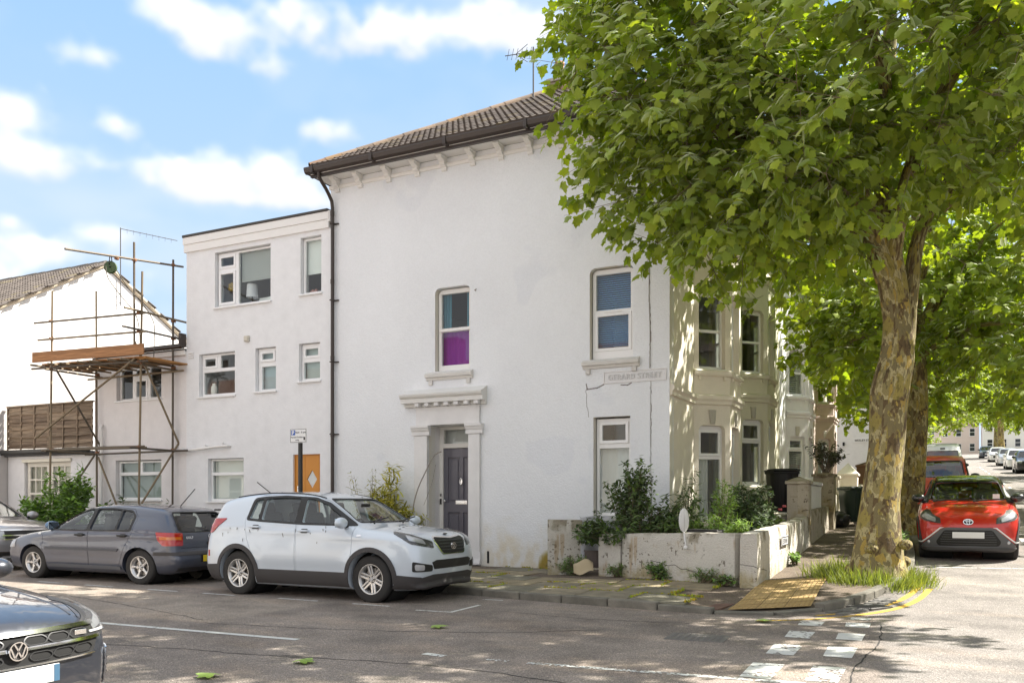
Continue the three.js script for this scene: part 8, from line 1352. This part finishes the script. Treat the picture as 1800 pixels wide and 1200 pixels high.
{
  // raised bed and the yards behind it
  const g = new THREE.ExtrudeGeometry(poly([[-0.75, -1.45], [2.1, -2.85], [2.1, 3.0], [0.0, 3.0], [0.0, -0.02], [-0.75, -0.02]]), { depth: 0.9, bevelEnabled: false }).rotateX(-PI / 2).translate(0, -0.1, 0);
  solo('garden_soil', lump(boxUV(g), 0.02, 3, 77), mat([0.10, 0.075, 0.05], 0.98, { bumpMap: T.fine, bumpScale: 0.05 })).userData.kind = 'structure';
  const yard = new THREE.ExtrudeGeometry(poly([[0.0, 3.05], [1.98, 3.05], [1.85, 8.2], [0.0, 8.2]]), { depth: 1.3, bevelEnabled: false }).rotateX(-PI / 2).translate(0, -0.15, 0);
  solo('front_yard', boxUV(yard), M.kerb).userData.kind = 'structure';
}
const rndr = mat([0.66, 0.61, 0.54], 0.92, { map: T.oldPaint, bumpMap: reps(T.fine, 1.2), bumpScale: 0.025 });
function pier(name, label, x, z, w, y0, h, m, cap = 0.16) {
  const o = thing(name, label, 'gate pier', [x, 0, z], 0, 'gate piers along the terrace');
  part(o, 'shaft', lump(boxUV(norm(new THREE.BoxGeometry(w, h - y0, w, 4, 10, 4))).translate(0, (h + y0) / 2, 0), 0.012, 5, 91), m);
  part(o, 'cap', [rb(-w / 2 - 0.04, h, -w / 2 - 0.04, w / 2 + 0.04, h + 0.07, w / 2 + 0.04, 0.01), new THREE.ConeGeometry(w * 0.76, cap, 4, 1).rotateY(PI / 4).translate(0, h + 0.07 + cap / 2, 0)], m);
  return o;
}
pier('gate_pier', 'grey stained rendered pier with a pyramid cap next to the black bin', 1.96, -3.2, 0.44, 0.1, 1.86, rndr, 0.1);
pier('gate_pier', 'square pier carrying the small potted bay tree', 2.02, -7.2, 0.5, 0.3, 2.12, mat([0.52, 0.46, 0.36], 0.9, { map: T.oldPaint }), 0.04);
pier('gate_pier', 'slim pale pier just beyond the bay tree pier', 2.0, -9.2, 0.34, 0.4, 2.12, mat([0.66, 0.6, 0.5], 0.9), 0.08);
pier('gate_pier', 'white pier with a tall pyramid cap beyond the slim pier', 2.0, -13.6, 0.6, 0.6, 2.3, M.cream, 0.36);
pier('gate_pier', 'brown pier partly hidden by the great tree trunk', 2.2, -18.2, 0.6, 0.8, 2.75, mat([0.17, 0.1, 0.055], 0.9), 0.12);
{
  const w = thing('terrace_wall', 'pale boundary wall with a panelled upper part between the first two piers', 'wall');
  wallRun(w, 'lower_wall', [2.06, -3.45], [2.04, -6.95], 0.2, 1.26, 1.36, 0.24, rndr, 41);
  part(w, 'upper_panel', [rb(1.96, 1.3, -6.2, 2.06, 1.86, -4.1, 0.02), rb(1.93, 1.861, -6.25, 2.09, 1.95, -4.05, 0.02)], M.white);
  const w2 = thing('terrace_wall', 'cream boundary wall running on beyond the bay tree pier', 'wall');
  wallRun(w2, 'lower_wall', [2.03, -7.5], [2.03, -18], 0.3, 1.6, 2.1, 0.24, M.cream, 47);
}
// potted bay tree on the pier
bush('potted_bay_tree', 'small round headed bay tree growing on top of the square pier', 'tree', [2.02, 2.18, -7.2], { blobs: [[0, 0.62, 0, 0.42, 0.3, 0.4, [0, 0, 0]], [0.32, 0.55, -0.3, 0.2, 0.2, 0.2, [0, 0, 0]], [-0.2, 0.75, 0.1, 0.3, 0.2, 0.3, [0, 0, 0]]], n: 900, geo: ovalLeaf, m: green(0.075, 0.09, 0.045, 0.25), size: 0.085, stems: 60, up: 0.3, seed: 611, stemM: mat([0.2, 0.16, 0.12], 0.9) });
function wheelie(name, label, pos, m, ry = 0, s = 1) {
  const o = thing(name, label, 'bin', pos, ry); o.scale.setScalar(s);
  const b = new THREE.CylinderGeometry(0.40, 0.33, 0.92, 4, 6, false).rotateY(PI / 4).translate(0, 0.54, 0); part(o, 'bin_body', [b.scale(1, 1, 1.1), ...[-0.14, 0, 0.14].map((x) => rb(x - 0.012, 0.15, 0.285, x + 0.012, 0.95, 0.32, 0.006))], m);
  part(o, 'rim', rb(-0.31, 0.98, -0.34, 0.31, 1.03, 0.34, 0.02), m);
  part(o, 'lid', [rb(-0.32, 1.035, -0.37, 0.32, 1.075, 0.36, 0.02), rb(-0.27, 1.07, -0.3, 0.27, 1.1, 0.3, 0.02), rod([-0.28, 1.02, -0.38], [0.28, 1.02, -0.38], 0.022, 8)], m);
  for (const x of [-0.27, 0.27]) part(o, 'wheel', new THREE.CylinderGeometry(0.1, 0.1, 0.05, 18).rotateZ(PI / 2).translate(x, 0.1, -0.27), M.black);
  return o;
}
wheelie('black_wheelie_bin', 'black wheelie bin behind the first grey pier', [1.42, 1.16, -4.3], mat([0.012, 0.011, 0.011], 0.55), 0.5, 0.98);
wheelie('green_wheelie_bin', 'dark green wheelie bin on the pavement beside the great tree', [2.62, gy(2.62, -8.3) + 0.12, -8.3], mat([0.015, 0.035, 0.022], 0.5), 0.7, 0.92);
solo('bin_bag', lump(norm(new THREE.SphereGeometry(0.28, 18, 14).scale(1, 0.8, 1)), 0.12, 6, 55).translate(2.32, gy(2.3, -7.9) + 0.28, -7.75), mat([0.01, 0.01, 0.011], 0.3), 'black rubbish bag at the foot of the green wheelie bin', 'rubbish bag');
solo('dropped_bag', lump(norm(new THREE.SphereGeometry(0.2, 16, 12).scale(1.3, 0.6, 1)), 0.1, 6, 57).translate(1.05, 1.27, -3.55), mat([0.01, 0.01, 0.011], 0.35), 'small black bag on the step left of the black bin', 'rubbish bag');
{
  const o = thing('garden_ornament', 'white leaf shaped ornament standing up from the garden wall top', 'garden ornament', [0.95, 0.92, 2.45], 0.45);
  part(o, 'blade', new THREE.SphereGeometry(1, 18, 16).scale(0.085, 0.2, 0.03).translate(0, 0.26, 0), pmat([0.75, 0.74, 0.72], 0.5, { transmission: 0.15, thickness: 0 }));
  part(o, 'rib', tubeOf([[0, 0.04, 0.02], [0, 0.2, 0.036], [0, 0.45, 0.01]], 0.006, 10, 5), mat([0.5, 0.49, 0.47], 0.6));
  part(o, 'stem', tubeOf([[0, 0.1, 0], [0.0, 0.0, 0.05], [0, -0.1, 0.13], [0.0, -0.17, 0.14]], 0.012, 12, 6), M.trim);
  part(o, 'bracket', new THREE.SphereGeometry(0.035, 10, 8).translate(0, -0.18, 0.14), M.trim);
}
{
  const o = thing('planter_trough', 'empty black plastic trough lying on the garden wall', 'planter', [1.28, 0.95, 2.38], -0.42);
  part(o, 'trough', [rb(-0.3, 0, -0.09, 0.3, 0.07, -0.075), rb(-0.3, 0, 0.075, 0.3, 0.07, 0.09), rb(-0.3, 0, -0.074, -0.285, 0.07, 0.074), rb(0.285, 0, -0.074, 0.3, 0.07, 0.074), rb(-0.29, 0, -0.074, 0.29, 0.015, 0.074)], M.black);
  part(o, 'rim', [rb(-0.32, 0.071, 0.07, 0.32, 0.085, 0.11), rb(-0.32, 0.071, -0.11, 0.32, 0.085, -0.07)], M.black);
}
{
  const o = thing('slumped_sheet', 'grey plastic sheet slumped in the gap behind the stub wall', 'sheet');
  const g = new THREE.PlaneGeometry(0.9, 0.75, 24, 20), p = g.attributes.position; for (let i = 0; i < p.count; i++) { const x = p.getX(i), y = p.getY(i); p.setZ(i, 0.1 * Math.sin(x * 5 + y * 3) + 0.05 * Math.sin(x * 13) + 0.22 * (0.4 - y) * 0.4); p.setY(i, y - 0.25 * x * x); } g.computeVertexNormals();
  part(o, 'sheet', g.rotateY(0.5).translate(-1.0, 0.85, 0.95), mat([0.5, 0.5, 0.53], 0.35, { side: THREE.DoubleSide }));
}
{
  const o = thing('ribbed_basket', 'brown ribbed basket on its side under the grey sheet', 'basket', [-1.05, 0.42, 1.12], 0.5);
  part(o, 'basket', [...Array(15).keys()].map((i) => { const a = (i / 14 - 0.5) * 2.6; return rbox(0.062, 0.32, 0.02, 0.006, 1).translate(0, 0, 0.26).rotateY(a); }), mat([0.12, 0.095, 0.085], 0.85));
  part(o, 'hoop', [new THREE.TorusGeometry(0.255, 0.018, 6, 24, 2.7).rotateX(PI / 2).rotateY(PI + 0.2).translate(0, 0.14, 0), new THREE.TorusGeometry(0.255, 0.018, 6, 24, 2.7).rotateX(PI / 2).rotateY(PI + 0.2).translate(0, -0.14, 0)], mat([0.09, 0.07, 0.06], 0.85));
}
{
  const g = new THREE.PlaneGeometry(0.36, 0.24, 16, 8), p = g.attributes.position; for (let i = 0; i < p.count; i++) { const x = p.getX(i), y = p.getY(i); p.setZ(i, 0.05 * Math.sin(x * 15 + y * 6) - 0.5 * x * x + 0.05 * Math.sin(y * 14)); p.setY(i, y * (1 - 0.5 * Math.abs(x + 0.1))); } g.computeVertexNormals();
  const b = g.clone().translate(0, 0, -0.006), idx = [...b.index.array].reverse(); b.setIndex(idx); b.computeVertexNormals();
  solo('cardboard_scrap', merge([g, b]).rotateX(-1.05).rotateY(0.4).translate(-1.12, 0.3, 1.7), mat([0.48, 0.39, 0.25], 0.9), 'torn buff cardboard scrap lying on the weeds by the wall gap', 'litter');
}
// ---------------------------------------------------------------- the terrace going up the hill
function terrace(name, label, z0, z1, bay0, lift, m, wins, front = []) {
  const h = thing(name, label, 'house'), L = z0 - z1, b0 = z0 - bay0, s = Math.SQRT1_2, L1 = 0.63 / s, fw = wins.w ?? 1.15, b1 = b0 + 1.26 + fw;
  const W = (o, holes = []) => wallPart(h, 'front_wall', o, holes, m, [0, 0, z0], PI / 2, 0.25);
  W(rectPts(0.002, -0.2, b0, 9.05 + lift)); W(rectPts(b0 + 0.001, 6.95 + lift, b1 - 0.001, 9.05 + lift)); W(rectPts(b1, -0.2, L - 0.002, 9.05 + lift), front);
  const facets = [[[0, 0, bay0], PI / 4, L1], [[0.63, 0, bay0 - 0.63], PI / 2, fw], [[0.63, 0, bay0 - 0.63 - fw], PI * 0.75, L1]];
  bay(h, facets, m, { g: wins.g, u: wins.u, top: 6.95 + lift, base: -0.1 }, true, wins);
  part(h, 'back_wall', [box(-8.2, -0.2, z1 + 0.002, -7.95, 9.05 + lift, z0 - 0.002), box(-7.949, -0.2, z1 + 0.002, -0.26, 9.05 + lift, z1 + 0.2)], m);
  part(h, 'floor', [box(-7.94, 3.9 + lift * 0.6, z1 + 0.21, -0.26, 4.1 + lift * 0.6, z0 - 0.003)], M.room);
  const e = 9.1 + lift, q = (a, b, c, d) => { const g = new THREE.BufferGeometry().setFromPoints([a, b, c, a, c, d]); g.computeVertexNormals(); return g; };
  part(h, 'roof', [q(V(0.5, e, z0), V(0.5, e, z1), V(-4.08, e + 2.84, z1), V(-4.08, e + 2.84, z0)), q(V(-8.7, e, z1), V(-8.7, e, z0), V(-4.08, e + 2.84, z0), V(-4.08, e + 2.84, z1))], mat([0.15, 0.12, 0.10], 0.9, { side: THREE.DoubleSide }));
  part(h, 'gutter', moulding([[0.5, e - 0.12], [0.5, e + 0.02], [0.62, e + 0.02], [0.6, e - 0.1]], -z0, -z1).rotateY(PI / 2), M.brownPlastic);
  return h;
}
const greenish = mat([0.72, 0.69, 0.56], 0.88, { map: T.plaster, bumpMap: reps(T.fine, 0.8), bumpScale: 0.008 }), pinkish = mat([0.75, 0.62, 0.56], 0.88, { map: T.plaster, bumpMap: reps(T.fine, 0.8), bumpScale: 0.008 });
terrace('terrace_house', 'pale olive rendered terrace house with a tall bay next to the corner house', -5.752, -12.6, -6.3, 0.25, greenish, { g: [1.92, 3.62], u: [4.84, 6.47], net: 0, w: 1.2 });
terrace('terrace_house', 'white terrace house with slatted blinds in its bay windows, third from the corner', -12.61, -20.4, -14.0, 0.7, M.white, { g: [2.3, 3.7], u: [5.1, 6.63], blind: mat([0.55, 0.53, 0.5], 0.8), w: 1.3 });
terrace('terrace_house', 'pink rendered terrace house beyond the white one', -20.41, -29, -21.6, 1.2, pinkish, { g: [2.5, 4.1], u: [5.6, 7.1], w: 1.4 });
{
  const h = thing('street_end_house', 'bright white end house with a street name board beyond the terrace', 'house');
  part(h, 'wall', box(-9, 1, -52, 1.3, 11.4, -42), mat([0.85, 0.85, 0.84], 0.88, { map: T.plaster }));
  part(h, 'roof', (() => { const g = new THREE.BufferGeometry().setFromPoints([V(-9.3, 11.4, -41.7), V(1.6, 11.4, -41.7), V(-3.8, 14.4, -46), V(1.6, 11.4, -41.7), V(1.6, 11.4, -52.3), V(-3.8, 14.4, -46), V(-9.3, 11.4, -52.3), V(-9.3, 11.4, -41.7), V(-3.8, 14.4, -46)]); g.computeVertexNormals(); return g; })(), mat([0.12, 0.1, 0.09], 0.9, { side: THREE.DoubleSide }));
  const b = part(h, 'street_name_board', rb(-0.3, 5.16, -41.999, 1.1, 5.44, -41.97), CM.white); part(b, 'lettering', text('WESLEY STREET', 0.12, 0.01).translate(0.4, 5.3, -41.97), mat([0.06, 0.06, 0.06], 0.6));
  part(h, 'wall_box', rb(-0.92, 4.98, -41.999, -0.8, 5.2, -41.9), M.dark);
  for (let i = 0; i < 3; i++) for (let k = 0; k < 2; k++) { const f = part(h, 'window', slabWith(rectPts(0, 0, 1, 1.7), [rectPts(0.07, 0.07, 0.93, 0.8), rectPts(0.07, 0.88, 0.93, 1.63)], 0.06), M.upvc); put(f, [1.34, 4 + k * 3.2, -43.4 - i * 2.7], PI / 2); part(f, 'pane', new THREE.PlaneGeometry(0.9, 1.6).translate(0.5, 0.85, -0.03), mat([0.03, 0.035, 0.04], 0.08)); }
}
// ---------------------------------------------------------------- houses up the hill and across the roads
function plainHouse(label, x0, x1, z0, z1, y0, eave, m, face, group, roofC = [0.13, 0.09, 0.07]) {     // a terrace house with windows on one face: '+x', '-x', '-z' or '+z'
  const h = thing('distant_house', label, 'house', [0, 0, 0], 0, group), cx = (x0 + x1) / 2, cz = (z0 + z1) / 2, rise = Math.min(x1 - x0, z1 - z0) * 0.33;
  part(h, 'wall', box(x0, y0, z0, x1, eave, z1), m);
  const alongX = face.endsWith('z'), T4 = (a, b, c, d) => { const g = new THREE.BufferGeometry().setFromPoints([a, b, c, a, c, d]); g.computeVertexNormals(); return g; };
  const A = alongX ? [T4(V(x0, eave, z1 + 0.3), V(x1, eave, z1 + 0.3), V(x1, eave + rise, cz), V(x0, eave + rise, cz)), T4(V(x1, eave, z0 - 0.3), V(x0, eave, z0 - 0.3), V(x0, eave + rise, cz), V(x1, eave + rise, cz))] : [T4(V(x1 + 0.3, eave, z1), V(x1 + 0.3, eave, z0), V(cx, eave + rise, z0), V(cx, eave + rise, z1)), T4(V(x0 - 0.3, eave, z0), V(x0 - 0.3, eave, z1), V(cx, eave + rise, z1), V(cx, eave + rise, z0))];
  const ends = alongX ? [x0, x1].map((x) => { const g = new THREE.BufferGeometry().setFromPoints([V(x, eave, z0), V(x, eave, z1), V(x, eave + rise, cz)]); g.computeVertexNormals(); return g; }) : [z0, z1].map((z) => { const g = new THREE.BufferGeometry().setFromPoints([V(x0, eave, z), V(x1, eave, z), V(cx, eave + rise, z)]); g.computeVertexNormals(); return g; });
  part(h, 'roof', A, mat(roofC, 0.9, { side: THREE.DoubleSide })); part(h, 'gable', ends, m);
  part(h, 'chimney', [box(cx - 0.4, eave + rise - 0.6, cz - 0.5, cx + 0.4, eave + rise + 1.2, cz + 0.5)], mat([0.25, 0.12, 0.07], 0.9));
  const L = alongX ? x1 - x0 : z1 - z0, n = Math.max(2, Math.floor(L / 2.3)), ry = { '+x': PI / 2, '-x': -PI / 2, '+z': 0, '-z': PI }[face];
  for (let f = 0; f < 2; f++) for (let i = 0; i < n; i++) {
    const t = (i + 0.5) / n, w = part(h, 'window', slabWith(rectPts(-0.5, 0, 0.5, 1.6), [rectPts(-0.43, 0.07, 0.43, 0.77), rectPts(-0.43, 0.85, 0.43, 1.53)], 0.08), M.upvc), y = eave - (f ? 5.4 : 2.3);
    w.position.set(alongX ? lerp(x0, x1, t) : face === '+x' ? x1 + 0.05 : x0 - 0.05, y, alongX ? (face === '+z' ? z1 + 0.05 : z0 - 0.05) : lerp(z0, z1, t)); w.rotation.y = ry;
    part(w, 'pane', new THREE.PlaneGeometry(0.9, 1.5).translate(0, 0.8, -0.03), mat([0.03, 0.035, 0.04], 0.08)); part(w, 'sill', rb(-0.55, -0.08, 0, 0.55, 0, 0.08), M.trim);
  }
  return h;
}
const pw = [mat([0.84, 0.83, 0.80], 0.9), mat([0.80, 0.77, 0.70], 0.9), mat([0.80, 0.80, 0.82], 0.9), mat([0.74, 0.66, 0.56], 0.9)];
// facing the corner house across the side street: seen in its windows, and their sunlit fronts light its wall
[[-36, -29], [-29, -22], [-22, -15], [-15, -8], [-8, -1]].forEach(([a, b], i) => plainHouse(['cream terrace house across the side street, farthest left', 'white terrace house across the side street, second from the left', 'pale grey terrace house in the middle across the side street', 'buff terrace house across the side street, next to the corner one', 'white corner house across the side street behind the viewer'][i], a, b, 19.2, 27, -0.3, 6.6 + (i % 2) * 0.25, pw[[1, 0, 2, 3, 0][i]], '-z', 'houses across the side street', [0.22, 0.10, 0.055]));
[[16, 26, 2, 10], [16, 26, -8, 2], [16, 26, -20, -8], [16, 26, -34, -20], [16, 26, -52, -36], [16, 26, -72, -54], [16, 26, -95, -74]].forEach(([a, b, c, d], i) => plainHouse('terrace house on the right hand side of the hill, number ' + ['one', 'two', 'three', 'four', 'five', 'six', 'seven'][i] + ' from the junction', a, b, c, d, gy(14, d) - 1, gy(14, (c + d) / 2) + 7, pw[i % 4], '-x', 'houses on the right of the hill'));
[[-9, 0.4, -72, -56], [-9, 0.2, -90, -74], [-9, 0.0, -112, -92]].forEach(([a, b, c, d], i) => plainHouse(['cream house on the left of the hill beyond the end house', 'white house on the left, second beyond the end house', 'grey white house on the left near the top of the hill'][i], a, b, c, d, gy(3, d) - 1, gy(3, (c + d) / 2) + 7, pw[(i + 1) % 4], '+x', 'houses high on the left of the hill'));
plainHouse('pale house with one dark window closing the view at the top of the hill', -1, 11.5, -196, -186, gy(4, -186) - 2, gy(4, -186) + 6.5, mat([0.7, 0.6, 0.54], 0.9), '+z', 'houses at the top of the hill');
plainHouse('white house right of the pale house at the top of the hill', 12, 24, -190, -180, gy(8, -180) - 2, gy(8, -180) + 7, pw[0], '+z', 'houses at the top of the hill');
plainHouse('cream house left of the pale house at the top of the hill', -14, -2, -176, -166, gy(2, -166) - 2, gy(2, -166) + 7, pw[1], '+z', 'houses at the top of the hill');
renderer.render(scene, camera);
